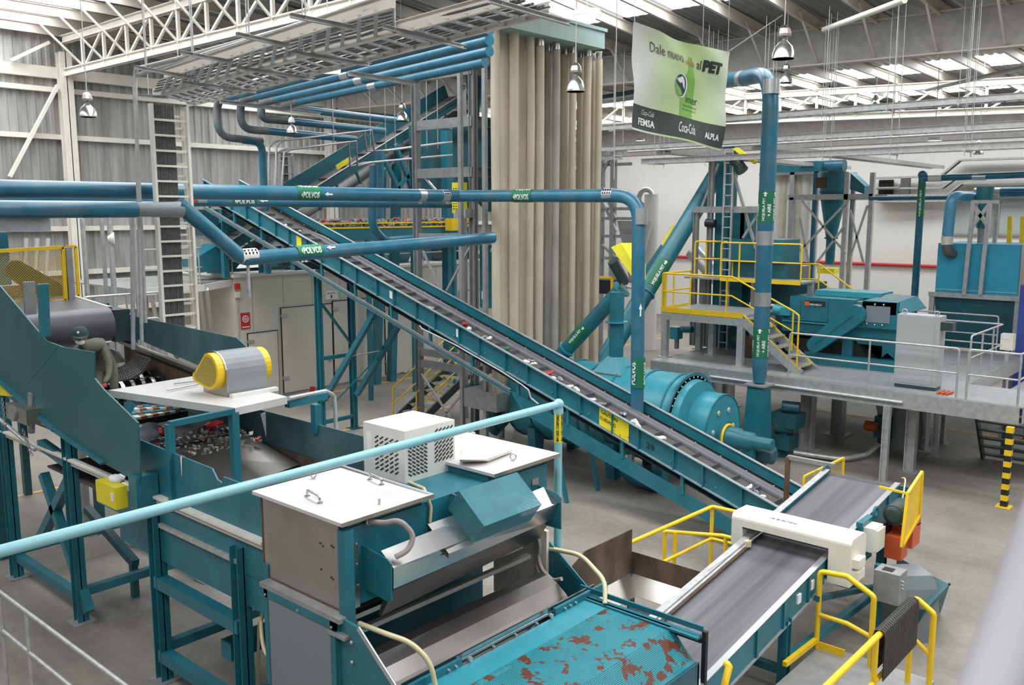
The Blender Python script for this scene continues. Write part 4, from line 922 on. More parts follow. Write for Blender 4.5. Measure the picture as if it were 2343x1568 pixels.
rail('deck_railing', 'grey tubular railing along the front edge of the steel deck past the control cabinet', [(KX+.05,yy(1803,870),KZ),(KX+.05,yy(2187,910),KZ)], 1.07, 'galv', posts=[(KX+.05,yy(1985,885),KZ)])
rail('deck_railing', 'grey tubular railing around the right corner of the steel deck', [(KX+.05,yy(2210,912),KZ),(KX+.05,4.12,KZ),(22.1,4.12,KZ)], 1.07, 'galv', posts=[(KX+.05,4.12,KZ),(21.2,4.12,KZ)])
rail('deck_railing', 'grey tubular railing at the rear right of the deck in front of the blue tank', [(22.6,5.65,KZ),(25.5,5.65,KZ),(25.5,7.6,KZ)], 1.07, 'galv', posts=[(23.6,5.65,KZ),(24.6,5.65,KZ)])
rail('deck_railing', 'far grey railing across the back of the deck right of the cabinet', [(27.4,9.3,KZ),(27.4,6.2,KZ)], 1.07, 'galv', posts=[(27.4,7.8,KZ)])
# cabinet
cx0 = 20.75; ya_, yb2 = PX(2054,715,cx0).y, PX(2152,725,cx0).y; zt3 = PX(2100,722,cx0).z
cbn = thing('control_cabinet', 'tall light grey electrical cabinet with lifting eyes behind the deck railing', 'cabinet', (cx0+.2,(ya_+yb2)/2,KZ))
MB().box(cx0,cx0+.45,yb2,ya_,KZ+.08,zt3).build('body','cabinet_grey',cbn); MB().box(cx0+.02,cx0+.43,yb2+.02,ya_-.02,KZ,KZ+.08).build('plinth','dark_motor',cbn)
MB().box(cx0-.012,cx0,yb2+.1,ya_-.03,KZ+.12,zt3-.03).build('door','cabinet_grey',cbn)
for y in (yb2+.1, ya_-.12): MB().torus((cx0+.1,y,zt3+.06),(1,0,0),.05,.014,14,6).build('lifting_eye','galv',cbn)
MB().box(cx0+.05,cx0+.3,yb2-.25,yb2,zt3-.3,zt3-.12).build('side_box','dark_motor',cbn)
tb = MB()
for k in range(3): 
    q = PX(2150+k*4,893,KX+.35); MB().beam((KX+.2,q.y-.05*k,KZ+.03),(KX+.55,q.y-.05*k-.05,KZ+.03),.04).build('wooden_slat','orange',label='short reddish bar on the deck at the foot of the grey cabinet, %s one' % ('leftmost','middle','rightmost')[k],cat='bar',group='reddish bars beside the cabinet')
# grinder on the deck
GX = 22.6
gr2 = thing('granulator', 'teal granulator machine on the deck with long rounded belt guard and glass window', 'machine', (GX+.6,8.5,KZ))
def pb(x0, y0, x1, y1, X, dep, nm, m_, par, lab=None):  # box whose front face on plane X is a pixel rectangle
    a = PX(x0,y0,X); b = PX(x1,y1,X); mid = PX((x0+x1)/2,y0,X).z; lo = PX((x0+x1)/2,y1,X).z
    return MB().box(X,X+dep,b.y,a.y,min(lo,mid),max(lo,mid)).build(nm,m_,par,label=lab)
pb(1808,682,1953,737,GX,1.3,'feed_housing','teal',gr2)
m = MB(); 
for px in (1832,1895): y = PX(px,700,GX).y; m.box(GX-.01,GX,y-.01,y+.01,PX(px,736,GX).z,PX(px,684,GX).z)
m.build('panel_seams','teal_dark',gr2)
pl = pb(1840,689,1888,701,GX-.012,.01,'name_plate','ink',gr2); a = PX(1842,699,GX-.02); m = MB(); letters(m,'ING IBERO AMERICA S V',PX(1852,699,GX-.02),(0,-1,0),(0,0,1),.33,.055); m.build('lettering','paper',pl); pb(1841,690,1851,700,GX-.022,.008,'logo','orange',pl)
pb(1953,690,1974,735,GX+.1,1.1,'side_panel','stainless_dull',gr2)
pb(1974,690,2052,752,GX-.15,1.3,'cutting_housing','teal',gr2)
w2 = pb(1982,701,2035,739,GX-.17,.02,'inspection_window','clear_plastic',gr2)
for px, py in ((2002,697),(2022,698),(2001,744),(2018,745),(1977,716),(1983,741)): MB().sphere(PX(px,py,GX-.18),.03,6,4).build('latch','stainless_dull',gr2)
m = MB(); a, b, c, d = PX(1974,690,GX-.15), PX(2052,694,GX-.15), PX(2095,678,GX+1), PX(2035,672,GX+1); m.add([a,b,c,d,a-V((0,0,.3)),b-V((0,0,.3)),c-V((0,0,.3)),d-V((0,0,.3))],[(0,1,2,3),(0,4,5,1),(1,5,6,2),(2,6,7,3),(3,7,4,0)]); m.build('sloping_lid','teal_dark',gr2)
m = MB(); m.plate(PX(2045,695,GX-.1),PX(2098,677,GX+.2),PX(2120,705,GX+.2),PX(2062,720,GX-.1),.05); m.build('open_flap','teal',gr2)
pb(1790,732,2052,768,GX+.05,1.4,'main_beam','teal',gr2)
m = MB(); e = PX(1790,733,GX); f_ = PX(2052,756,GX); m.box(GX-.03,GX+.05,f_.y,e.y,PX(1920,743,GX).z-.03,PX(1920,743,GX).z); m.build('beam_flange','teal_light',gr2)
m = MB(); ca, cb_ = PX(1952,722,GX-.4), PX(1862,790,GX-.4); d = (ca-cb_).normalized(); nrm = V((1,0,0)); u = d.cross(nrm); R1, R2 = .26, .19
poly = [ca+d*math.sin(t)*R1+u*math.cos(t)*R1 for t in [math.pi*k/10 for k in range(11)]]+[cb_-d*math.sin(t)*R2-u*math.cos(t)*R2 for t in [math.pi*k/10 for k in range(11)]]
m.prism(poly,(.28,0,0)); bg_ = m.build('belt_guard','teal',gr2)
MB().beam(ca-V((.01,0,0)),cb_-V((.01,0,0)),.015,.01,up=V((1,0,0))).build('seam','teal_dark',bg_)
pb(1928,766,1948,830,GX+.1,.5,'leg','teal',gr2)
m = MB(); A_ = [PX(1950,768,GX+.2),PX(2046,776,GX+.2),PX(2046,823,GX+.2),PX(2027,806,GX+.2),PX(2010,823,GX+.2),PX(1978,823,GX+.2)]; m.prism([PX(1950,768,GX+.2),PX(2050,776,GX+.2),PX(2050,826,GX+.2),PX(2030,808,GX+.2),PX(2012,822,GX+.2),PX(1986,822,GX+.2)],(1,0,0)); m.build('discharge_hopper','teal',gr2)
a = PX(1835,830,GX-.2); b = PX(2050,862,GX-.2); MB().box(GX-.1,GX+1.4,b.y,a.y,KZ,KZ+.27).build('base_frame','teal',gr2)
MB().box(GX+.2,GX+1.2,PX(2010,830,GX).y,PX(1800,800,GX).y,KZ+.27,KZ+.6).build('under_body','black',gr2)
MB().cyl(PX(1772,708,GX+.1),PX(1800,715,GX+.1),.16,n=16).build('motor','teal_light',gr2); pb(1785,705,1806,722,GX-.1,.3,'motor_box','teal_light',gr2)
pb(1865,668,2015,680,GX+.6,.9,'roof_tray','teal_light',gr2)
# teal feed chute behind stair, tilted plate
pb(1792,650,1850,690,23.4,1.2,'chute_box','teal_dark',None) if 0 else None
fc = thing('feed_chute', 'dark teal trough behind the upper yellow stair feeding the granulator', 'chute', PX(1810,690,24))
a = PX(1738,590,24); MB().box(24,25.3,PX(1812,600,24).y,PX(1700,600,24).y,PX(1760,650,24).z,PX(1760,610,24).z).build('upper_trough','stainless_dull',fc)
MB().box(24,25.3,PX(1812,600,24).y,PX(1700,600,24).y,PX(1760,655,24).z-.5,PX(1760,650,24).z).build('lower_trough','teal',fc)
MB().box(23.9,25.2,PX(1852,660,24).y,PX(1790,660,24).y,PX(1820,690,24).z-.3,PX(1820,648,24).z).build('side_box','teal_dark',fc)
MB().box(23.9,25.2,PX(1852,660,24).y,PX(1700,660,24).y,KZ,PX(1820,690,24).z-.3).build('base','teal_dark',fc)
m = MB(); m.plate(PX(1672,772,22.2),PX(1690,765,22.2),PX(1740,808,22.2),PX(1715,815,22.2),.35) ; m.build('tilted_duct','rust',label='rusty brown slanting duct under the yellow platform on the deck',cat='duct')
# yellow platform with stair
YX = 20.85; zP = PX(1600,715,YX).z-.0
yp = thing('yellow_platform', 'small grey platform edged in yellow standing on the deck, lower of the two', 'platform', (21.5,11,KZ))
y0_, y1_ = PX(1700,722,YX).y, PX(1514,700,YX).y
MB().box(YX,YX+2.0,y0_,y1_,zP-.05,zP).build('deck_plate','steel_grey',yp)
m = MB(); m.box(YX-.02,YX,y0_,y1_,zP-.07,zP+.07); m.box(YX,YX+1.4,y1_,y1_+.02,zP-.07,zP+.07); m.build('toe_board','yellow',yp)
m = MB(); m.box(YX-.02,YX+.06,y0_,y1_,zP-.27,zP-.08); m.build('edge_beam','galv',yp)
for (y, X) in ((y1_-.1,YX+.05),(y0_+.06,YX+.05),(y1_-.1,YX+1.9),(y1_-.9,YX+1.2),(y0_+.06,YX+1.9)): MB().beam((X,y,KZ),(X,y,zP-.05),.16).build('leg','galv',yp); MB().box(X-.15,X+.15,y-.15,y+.15,KZ,KZ+.02).build('base_plate','galv',yp)
rb_ = (YX+.03,PX(1830,852,YX).y,KZ)
def stair(name, lab, top, bot, wd, n, wx=(1,0,0), hand=True, m_s='galv'):
    t = thing(name, lab, 'stairs', bot); top, bot, wx = V(top), V(bot), V(wx)
    for k in (0, 1):
        o = wx*wd*k; MB().beam(bot+o+V((0,0,-.02)), top+o+V((0,0,-.12)), .05, .24).build('stringer', m_s, t)
        if hand: MB().beam(bot+o+V((0,0,.1)), top+o+V((0,0,.02)), .055, .03).build('stringer_edge','yellow',t)
    d = top-bot
    for i in range(n):
        p = bot+d*((i+.6)/n); h = V((d.x,d.y,0)).normalized()*.13
        a = p-h; b = p+h; tr_ = MB().hexa([a,b,b+wx*wd,a+wx*wd,a+V((0,0,.03)),b+V((0,0,.03)),b+wx*wd+V((0,0,.03)),a+wx*wd+V((0,0,.03))]).build('tread','steel_grey',t)
        m = MB(); s = -h*1.04
        for j in range(5):
            q = p+s+wx*wd*((j+.15)/5); m.hexa([q-h*.02,q+h*.0,q+wx*wd*.1,q+wx*wd*.1-h*.02]+[v+V((0,0,.035)) for v in (q-h*.02,q+h*.0,q+wx*wd*.1,q+wx*wd*.1-h*.02)])
        m.build('nosing','yellow',tr_)
    return t
ys_ = stair('yellow_stair','short stair with yellow stringers and striped treads going down right from the yellow platform',(YX+.03,y0_,zP),rb_,.85,6)
H1 = .98
rail('yellow_handrail','yellow handrail along the front of the lower yellow platform and down its stair',[(YX+.03,y1_,zP),(YX+.03,y0_+.35,zP),(YX+.03,rb_[1]+.25,KZ+.55)],H1,'yellow',posts=[(YX+.03,y1_-.1,zP),(YX+.03,y0_+.5,zP),],R=.05)
MB().tube(fillet([(YX+.03,rb_[1]+.25,KZ+.55+H1),(YX+.03,rb_[1]+.1,KZ+.45+H1),(YX+.03,rb_[1]+.1,KZ)],.05,3),.024,8).build('newel','yellow',bpy.data.objects['yellow_handrail'])
rail('yellow_handrail','yellow handrail at the left end of the lower yellow platform',[(YX+.1,y1_,zP),(YX+1.5,y1_,zP)],H1,'yellow',posts=[(YX+.6,y1_,zP)])
# upper platform
UX = 22.6; zU = PX(1700,640,UX).z
up_ = thing('yellow_platform','upper grey platform edged in yellow around the teal elevator','platform',(23.5,11,KZ))
yu0, yu1 = PX(1832,640,UX).y, PX(1565,640,UX).y
MB().box(UX,UX+1.0,yu0,yu1,zU-.05,zU).build('deck_plate','steel_grey',up_); MB().box(UX-.02,UX,PX(1832,640,UX).y,PX(1648,640,UX).y,zU-.07,zU+.04).build('toe_board','yellow',up_)
for y in (yu0+.1,yu1-.1,(yu0+yu1)/2): MB().beam((UX+.9,y,KZ),(UX+.9,y,zU-.05),.14).build('leg','galv',up_)
rail('yellow_handrail','yellow guard rail on the upper platform in front of the teal screen machine',[(UX,PX(1648,640,UX).y,zU),(UX,PX(1832,640,UX).y,zU)],1.0,'yellow',posts=[(UX,PX(1690,640,UX).y,zU),(UX,PX(1735,640,UX).y,zU)],mids=(.5,))
rail('yellow_handrail','yellow guard rail left of the elevator on the upper platform',[(UX+.4,PX(1572,640,UX).y,zU),(UX+.9,PX(1640,640,UX).y,zU)],1.0,'yellow',posts=[(UX+.6,PX(1590,640,UX).y,zU)])
ex = 24.5; t0_ = PX(1842,668,ex); t1_ = PX(1955,690,ex)
rail('yellow_handrail','yellow handrail sloping down right behind the granulator',[PX(1790,665,ex),PX(1872,668,ex),PX(1958,735,ex)],.78,'yellow',posts=[PX(1850,667,ex),PX(1872,668,ex)],mids=(.45,))
# elevator and frame
el = thing('bucket_elevator','tall teal bucket elevator shaft in a grey steel frame above the deck','elevator',PX(1650,800,23.6))
EX = 23.6
a = PX(1633,600,EX); b = PX(1662,600,EX); zt4 = PX(1650,345,EX).z
MB().box(EX,EX+.5,b.y,a.y,KZ,zt4).build('shaft','teal',el); MB().box(EX+.1,EX+.6,PX(1700,500,EX).y,PX(1665,500,EX).y,KZ,PX(1690,478,EX).z).build('return_leg','teal',el)
pb(1695,480,1722,560,EX+.1,.6,'casing','teal',el); pb(1665,548,1790,600,EX-.2,1.1,'screen_box','teal',el); pb(1680,600,1800,640,EX-.1,1.0,'screen_body','teal_dark',el)
for px in (1590,1622,1735):
    top = 345 if px == 1622 else 480; MB().ibeam((EX-.3,PX(px,600,EX-.3).y,KZ),(EX-.3,PX(px,600,EX-.3).y,PX(px,top,EX-.3).z),.14,.14,.02,up=V((0,1,0))).build('post','steel_grey',el)
for py, p0, p1 in ((480,1588,1745),(350,1618,1690)): MB().beam(V((EX-.3,PX(p0,py,EX-.3).y,PX(p0,py,EX-.3).z)),V((EX-.3,PX(p1,py,EX-.3).y,PX(p0,py,EX-.3).z)),.12,.18).build('beam','steel_grey',el)
for a, b in (((1680,400),(1730,570)),((1645,375),(1600,490)),((1735,490),(1700,545))): MB().beam(PX(*a,EX-.25),PX(*b,EX-.25),.07).build('brace','steel_grey',el)
mo = thing('top_motor','dark motor with yellow bracket tilted at the top of the elevator below the banner','motor',PX(1690,370,23.3))
MB().cyl(PX(1680,365,23.3),PX(1700,392,23.3),.17,n=16).build('motor','dark_motor',mo); m = MB(); m.plate(PX(1675,340,23.1),PX(1684,338,23.1),PX(1727,368,23.1),PX(1722,375,23.1),.2); m.build('guard','yellow_bright',mo)
m2 = thing('side_motor','small black motor bracketed on the left of the elevator shaft','motor',PX(1628,510,23.2)); MB().cyl(PX(1616,510,23.2),PX(1636,512,23.2),.12,n=14).build('body','black',m2); MB().beam(PX(1630,512,23.2),PX(1640,512,23.6),.08).build('bracket','steel_grey',m2)
ct = thing('cable_ladder','slender cable ladder fixed to the elevator frame below the banner','cable ladder',PX(1670,700,23.2))
for px in (1660,1679): c0, c1 = PX(px,345,23.2), PX(px-4,790,23.2); MB().beam((23.2,c0.y,KZ),(23.2,c0.y,c0.z),.04,.06).build('side_rail','galv',ct)
ya2, yb3 = PX(1660,345,23.2).y, PX(1679,345,23.2).y; z = KZ+.2
while z < c0.z: MB().beam((23.2,ya2,z),(23.2,yb3,z),.03).build('rung','galv',ct); z += .3
# airlock valve and bag under the deck, tank foot
av = thing('airlock_valve','orange and dark teal rotary valve below a grey chute under the deck','valve',Z(2015,1030,0))
c = Z(2015,1030,0); frustum((c.x+.3,c.y),.85,.17,KZ-.3,.33).build('chute','steel_grey',av); MB().box(c.x,c.x+.6,c.y-.2,c.y+.2,.3,.85).build('valve_body','teal_dark',av); MB().cyl((c.x-.1,c.y+.1,.6),(c.x-.1,c.y+.38,.6),.13,n=16).build('drive','orange',av)
MB().beam((c.x+.3,c.y,0),(c.x+.3,c.y,.3),.3).build('stand','dark_motor',av)
sk = MB(); p = Z(2060,1032,0); sk.lathe((p.x+.35,p.y+.1,0),(0,0,1),[(0,.42),(.5,.45),(1.0,.4),(1.5,.28),(1.7,.12)],14); sk.build('bulk_bag','clear_plastic',label='translucent bulk bag hanging beside the airlock valve under the deck',cat='bag')
# striped post and dark stair at the right
p = Z(2297,1160,0); sp = thing('striped_post','yellow and black striped steel post at the right edge under the deck corner','post',(p.x,p.y,0)); zt5 = KZ-.37; n = 14
MB().box(p.x-.14,p.x+.14,p.y-.14,p.y+.14,0,.02).build('base_plate','yellow',sp)
for k in range(n): MB().box(p.x-.065,p.x+.065,p.y-.065,p.y+.065,.02+(zt5-.02)*k/n,.02+(zt5-.02)*(k+1)/n).build('stripe','black' if k%2==0 else 'yellow',sp)
rs = thing('deck_stair','dark steel stair under the right end of the deck seen from behind its treads','stairs',(22.5,5,0))
b0 = Z(2250,1050,0); tpx = PX(2225,940,b0.x)
yL, yR = b0.y, b0.y-1.9
for y in (yL,yR): MB().beam((b0.x,y,0),(b0.x-1.4,y,1.9),.05,.2).build('stringer','dark_motor',rs)
for k in range(8): f = (k+.6)/8; MB().box(b0.x-1.4*f-.12,b0.x-1.4*f+.12,yR,yL,1.9*f,1.9*f+.035).build('tread','dark_motor',rs)
# ================================================================ OPTICAL SORTER IN THE FOREGROUND
SX0, SX1, SY0, SY1 = 5.06, 8.17, 6.66, 8.0
so = thing('sorter_cabinet', 'teal sorting machine body with white end lids and a bare metal side facing left', 'machine', (6.6,7.3,2.1))
MB().box(SX0,SX1,SY0,SY1,2.16,2.98).build('body','teal',so)
MB().box(SX0-.015,SX0-.002,SY0+.0,SY1,2.15,3.06).build('metal_side','stainless_dull',so)
m = MB(); m.box(SX0-.022,SX0-.014,SY0,SY0+.02,2.15,3.07); m.box(SX0-.022,SX0-.014,SY1-.02,SY1,2.15,3.07); m.box(SX0-.022,SX0-.014,SY0,SY1,2.145,2.165); m.build('side_edging','rust',so)
m = MB()
for y, z in ((6.98,2.77),(6.94,2.75),(6.80,2.79),(6.77,2.78),(6.98,2.50),(6.82,2.46),(6.79,2.45)): m.cyl((SX0-.02,y,z),(SX0-.012,y,z),.012,n=8)
m.build('rivet_holes','ink',so)
def lid(x0, x1, y0, y1, z, nm='end_lid'):
    l = MB().box(x0,x1,y0,y1,z-.035,z).build(nm,'white_plate',so); MB().box(x0,x1,y0-.006,y0,z-.04,z-.0).build('lid_edge','stainless_dull',l); return l
l1 = lid(4.96,6.16,6.53,8.03,3.10); l2 = lid(7.08,8.26,6.53,8.1,3.10)
MB().box(SX0,6.1,SY0,SY1,2.97,3.07).build('upper_frame','teal',so); MB().box(7.12,SX1,SY0,SY1,2.97,3.07).build('upper_frame','teal',so)
MB().plate((6.16,6.55,3.10),(6.10,6.55,3.12),(6.12,8.05,3.14),(6.18,8.05,3.10),.02).build('raised_edge','white_plate',l1)
def ghandle(par, a, b):
    a, b = V(a), V(b); MB().tube(fillet([a,a+V((0,0,.07)),b+V((0,0,.07)),b],.04,4),.013,8).build('lid_handle','stainless',par)
    m = MB(); m.cyl(a,a+V((0,0,.008)),.03,n=12); m.cyl(b,b+V((0,0,.008)),.03,n=12); m.build('handle_foot','stainless',par)
ghandle(l1, Z(703,1136,3.1), Z(732,1152,3.1)); ghandle(l1, Z(846,1098,3.1), Z(873,1110,3.1))
def eye(par, p): p = V(p); MB().torus(p+V((0,0,.05)),(1,.6,0),.035,.009,14,6).build('lifting_eye','stainless',par); MB().cyl(p,p+V((0,0,.02)),.022,n=10).build('eye_base','stainless',par)
eye(l1, Z(717,1096,3.1)); eye(l2, Z(1174,1055,3.1)); eye(l2,Z(1082,1004,3.1))
MB().cyl(Z(868,1155,3.1),Z(868,1155,3.1)+V((0,0,.06)),.014,n=8).build('lid_bolt','galv',l1)
m = MB(); m.hexa([Z(1052,1058,3.12),Z(1117,1056,3.12),Z(1174,1034,3.12),Z(1075,994,3.12),Z(1052,1052,3.2),Z(1110,1052,3.17),Z(1170,1030,3.16),Z(1075,990,3.2)]); m.build('white_cover','cream',l2)
ac = thing('cooling_unit', 'white box cooling unit with slanted louvre slots on top of the teal sorter', 'air conditioner', (6.85,7.65,2.98))
AX0, AX1, AY0, AY1, AZ = 6.45, 7.23, 7.3, 8.02, 3.58
MB().box(AX0,AX1,AY0,AY1,2.98,AZ).build('housing','white_paint',ac)
def slots(o, r, n, cols, rows, dx, dz, L, tilt, par, par_z=0):
    m = MB(); o, r, n = V(o), V(r), V(n)
    for c in range(cols):
        for k in range(rows):
            z = -dz*k - par_z*c; p = o+r*(dx*c)+V((0,0,z)); d = (r*.8+V((0,0,tilt))).normalized()*L/2
            m.beam(p-d,p+d,.014,.008,up=n)
    m.build('louvre_slots','ink',par)
slots((AX0-.004,7.78,3.44),(0,-1,0),(-1,0,0),5,8,.085,.052,.065,.5,ac,.0)
slots((6.52,AY0-.004,3.38),(1,0,0),(0,-1,0),5,8,.06,.045,.055,-.5,ac,0)
slots((6.93,AY0-.004,3.50),(1,0,0),(0,-1,0),5,8,.06,.05,.06,.6,ac,0)
a_ = MB(); a_.box(AX0-.006,AX0,7.86,7.95,3.2,3.48); a_.build('data_label','paper',ac)
# conduits and hoses
def hose(nm, lab, pts, r, m_, R=.2, n=10): return MB().tube(fillet(pts,R,8),r,n).build(nm,m_,label=lab,cat='hose')
MB().cyl(PY(838,1194,SY0-.03),PY(846,1196,SY0-.05),.03,n=12).build('conduit_gland','galv',so)
hose('flexible_conduit','grey flexible conduit looping from the sorter body down to the lamp trough',[PY(840,1194,SY0-.03),PY(880,1197,6.45),PY(915,1190,6.3),PY(948,1225,6.2),PY(935,1260,6.2),PY(905,1275,6.25)],.028,'conduit',.25,12)
hose('water_hose','thin beige hose running down the sorter body from the cooling unit',[PY(937,1104,7.28),PY(970,1118,6.9),PY(975,1130,SY0-.03),PY(986,1160,SY0-.03),PY(984,1195,SY0-.03)],.018,'hose',.08)
for px0, py0, px1, py1 in ((798,1246,820,1294),(804,1340,824,1388)):
    a = PY(px0,py0,SY0-.01); b = PY(px1,py1,SY0-.01); t_ = MB().box(a.x,b.x,SY0-.012,SY0,b.z,a.z).build('blanking_plate','stainless_dull',so)
    for x in (a.x+.02,b.x-.02):
        for z in (a.z-.02,b.z+.02): MB().sphere((x,SY0-.014,z),.01,6,4).build('bolt','galv',t_)
p = PY(1225,1104,SY0-.01); MB().box(p.x-.06,p.x+.06,SY0-.012,SY0,p.z-.04,p.z+.05).build('blanking_plate','stainless_dull',so)
# side wings holding the lamp trough
def wing(pts, X, t, nm, par): MB().prism([V((X,p.y,p.z)) for p in pts],(t,0,0)).build(nm,'teal',par)
lt = thing('lamp_trough', 'long bare-steel lamp trough held between teal end wings in front of the sorter body', 'machine part', (6.6,6.4,2.4))
WA, WB = 5.30, 8.0
wing([PX(*p,WA) for p in ((815,1240),(886,1281),(895,1292),(895,1377),(886,1377),(826,1342),(815,1325))],WA,.015,'end_wing',lt)
wing([PX(*p,WB) for p in ((1218,1106),(1276,1130),(1283,1140),(1283,1212),(1240,1200),(1218,1190))],WB,.015,'end_wing',lt)
def prof2(pl, pr, nm, m_, x0=WA+.02, x1=WB):
    A = [PX(*p,WA) for p in pl]; B = [PX(*p,WB) for p in pr]; mm = MB(); n = len(A)
    A = [V((x0,p.y,p.z)) for p in A]; B = [V((x1,p.y,p.z)) for p in B]
    mm.add(A+B,[tuple(range(n))[::-1],tuple(range(n,2*n))]+[(i,(i+1)%n,n+(i+1)%n,n+i) for i in range(n)]); return mm.build(nm,m_,lt)
prof2([(868,1262),(897,1302),(897,1350),(868,1335)],[(1243,1115),(1279,1151),(1264,1190),(1238,1180)],'housing','stainless')
prof2([(880,1350),(897,1352),(868,1412),(862,1407)],[(1235,1190),(1256,1192),(1236,1232),(1230,1226)],'reflector_sheet','stainless_dark')
c0_ = [PX(980,1205,6.1),PX(1025,1300-8,6.1)]
xs0, xs1 = 6.05, 6.42
sa, sb = PX(978,1200,xs0), PX(1026,1268,xs0)
MB().plate((xs0,sa.y,sa.z),(xs1,sa.y,sa.z),(xs1,sb.y,sb.z),(xs0,sb.y,sb.z),.012).build('saddle','stainless',lt)
MB().plate((xs0,sa.y,sa.z),(xs0,sb.y,sb.z),(xs0,sb.y,sb.z-.05),(xs0,sa.y,sa.z-.16),.006).build('saddle_side','stainless_dark',lt)
for px, py, X in ((963,1293,5.75),(1092,1248,6.7),(1219,1188,7.6)): MB().torus(PX(px,py,X),(0,1,0),.02,.006,10,5).build('wing_nut','galv',lt)
lh = thing('perforated_housing', 'tilted teal perforated box over the lamp trough with round parts showing inside', 'machine guard', (6.9,6.3,2.6))
XA = 6.42
a = PX(1050,1124,XA); b = PY(1183,1081,a.y); b = V((b.x,a.y,a.z)); d = PX(1108,1205,XA); e = PX(1025,1163,XA)
u_, v_, w_ = b-a, d-a, e-a; w_ = w_*1.0
P8 = [a+w_, a+w_+u_, a+w_+u_+v_, a+w_+v_, a, a+u_, a+u_+v_, a+v_]
MB().hexa(P8).build('perforated_shell','perforated_dusty',lh,uv=True)
cc_ = a+u_*.5+v_*.5+w_*.5; MB().cyl(cc_-u_*.25-w_*.25, cc_-u_*.25+w_*.25, .11, n=20).build('fan','teal_dark',lh); MB().cyl(cc_+u_*.0, cc_+u_*.38, .08, n=18).build('motor','steel_grey',lh)
MB().cyl(PY(1033,1130,SY0),PX(1056,1140,XA),.015,n=8).build('stud','stainless',lh); MB().cyl(PY(1052,1122,SY0),PX(1064,1130,XA+.1),.015,n=8).build('stud','stainless',lh)
# lower casing of the sorter
lc = thing('sorting_machine', 'teal sorter base with a framed clear side door at the left and sloping side guards', 'machine', (6.5,6.9,0))
BX = 4.92
dq = [PX(*p,BX) for p in ((612,1335),(795,1432),(800,1590),(620,1590))]
MB().box(BX+.03,BX+.10,6.6,7.88,.02,2.14).build('side_wall','teal',lc)
MB().box(BX,SX0+.02,6.55,7.9,2.10,2.15).build('top_ledge','steel_grey',lc)
dr_ = MB(); zt6, zb6, yf6, yb6 = 2.10, .95, 6.62, 7.82
for y0, y1, z0, z1 in ((yf6,yf6+.08,zb6,zt6),(yb6-.06,yb6,zb6,zt6),(yf6,yb6,zt6-.09,zt6),(yf6,yb6,zb6,zb6+.08)): dr_.box(BX,BX+.035,y0,y1,z0,z1)
dd_ = dr_.build('side_door','teal',lc); MB().box(BX+.008,BX+.03,yf6+.07,yb6-.05,zb6+.07,zt6-.08).build('door_window','clear_plastic',dd_)
for y in (yf6+.05,(yf6+yb6)/2,yb6-.03): MB().cyl((BX-.012,y,zt6-.06),(BX,y,zt6-.06),.014,n=8).build('door_screw','galv',dd_)
MB().beam((SX0-.0,SY0-.06,1.95),(SX0,SY0-.06,3.0),.11).build('corner_post','teal',so); MB().beam((SX0+.02,SY1-.05,2.1),(SX0+.02,SY1-.05,2.3),.1).build('corner_post','teal',so)
MB().box(SX0-.16,SX0+.16,SY0-.2,SY0+.06,1.97,2.0).build('foot_pad','steel_grey',lc)
sg = [(BX+.05,6.60,.0),(BX+.05,6.60,2.14),(BX+.05,6.33,2.12),(BX+.05,6.05,1.9),(BX+.05,5.2,1.25),(BX+.05,5.2,.0)]
MB().prism(sg,(.03,0,0)).build('side_guard','teal',lc)
m = MB(); m.beam(sg[2],sg[3],.05,.012,up=V((1,0,0))); m.beam(sg[3],sg[4],.05,.012,up=V((1,0,0))); m.build('guard_edge','galv',lc)
for z in (1.95,1.75,1.5,1.2): MB().sphere((BX+.04,6.42,z),.02,8,5).build('guard_bolt','galv',lc)
sg2 = [(8.34,7.6,0),(8.34,7.6,1.95),(8.34,6.9,1.98),(8.34,6.55,1.75),(8.34,6.15,1.45),(8.34,5.9,1.35),(8.34,5.9,0)]
MB().prism(sg2,(.03,0,0)).build('side_guard','teal',lc); m = MB(); m.beam(sg2[2],sg2[4],.05,.012,up=V((1,0,0))); m.build('guard_edge','teal_light',lc)
MB().box(8.28,8.33,6.75,7.65,1.0,2.05).build('inner_panel','cream',lc)
MB().box(SX0+.1,8.28,7.85,7.9,.3,2.1).build('rear_wall','teal_dark',lc)
for y in (6.9,7.25,7.6): MB().box(SX0+.05,7.75,y,y+.05,2.0,2.06).build('cross_rail','black',lc)
MB().box(SX0+.05,7.75,6.95,7.8,1.86,1.98).build('chute_bed','black',lc)
for y, z in ((6.8,1.98),(6.68,1.88)): MB().beam((SX0+.1,y,z),(7.85,y,z),.07,.05).build('slot_bar','stainless_dull',lc)
# curved discharge sheet
prof = [(6.72,1.60),(6.62,1.66),(6.48,1.66),(6.32,1.60),(6.18,1.50),(6.08,1.38)]
m = MB(); pr = prof+[(y-.0,z-.02) for y, z in prof[::-1]]; m.prism([(SX0+.15,y,z) for y, z in pr],(2.75,0,0)); m.build('discharge_sheet','stainless_dark',lc)
m = MB(); m.tube([(SX0+.2,6.50,1.53),(7.9,6.50,1.53)],.12,24); m.build('roller','rubber_worn',lc)
m = MB(); m.plate((SX0+.15,6.1,1.50),(8.26,6.1,1.50),(8.26,5.98,1.52),(SX0+.15,5.98,1.52),.02); m.beam((SX0+.15,6.0,1.53),(8.26,6.0,1.53),.02,.10); m.build('stainless_bar','stainless',lc)
for x0_, x1_ in ((SX0+.1,5.95),(7.45,8.45)): MB().beam((x0_,5.95,1.50),(x1_,5.95,1.50),.04,.14).build('mount_angle','teal',lc)
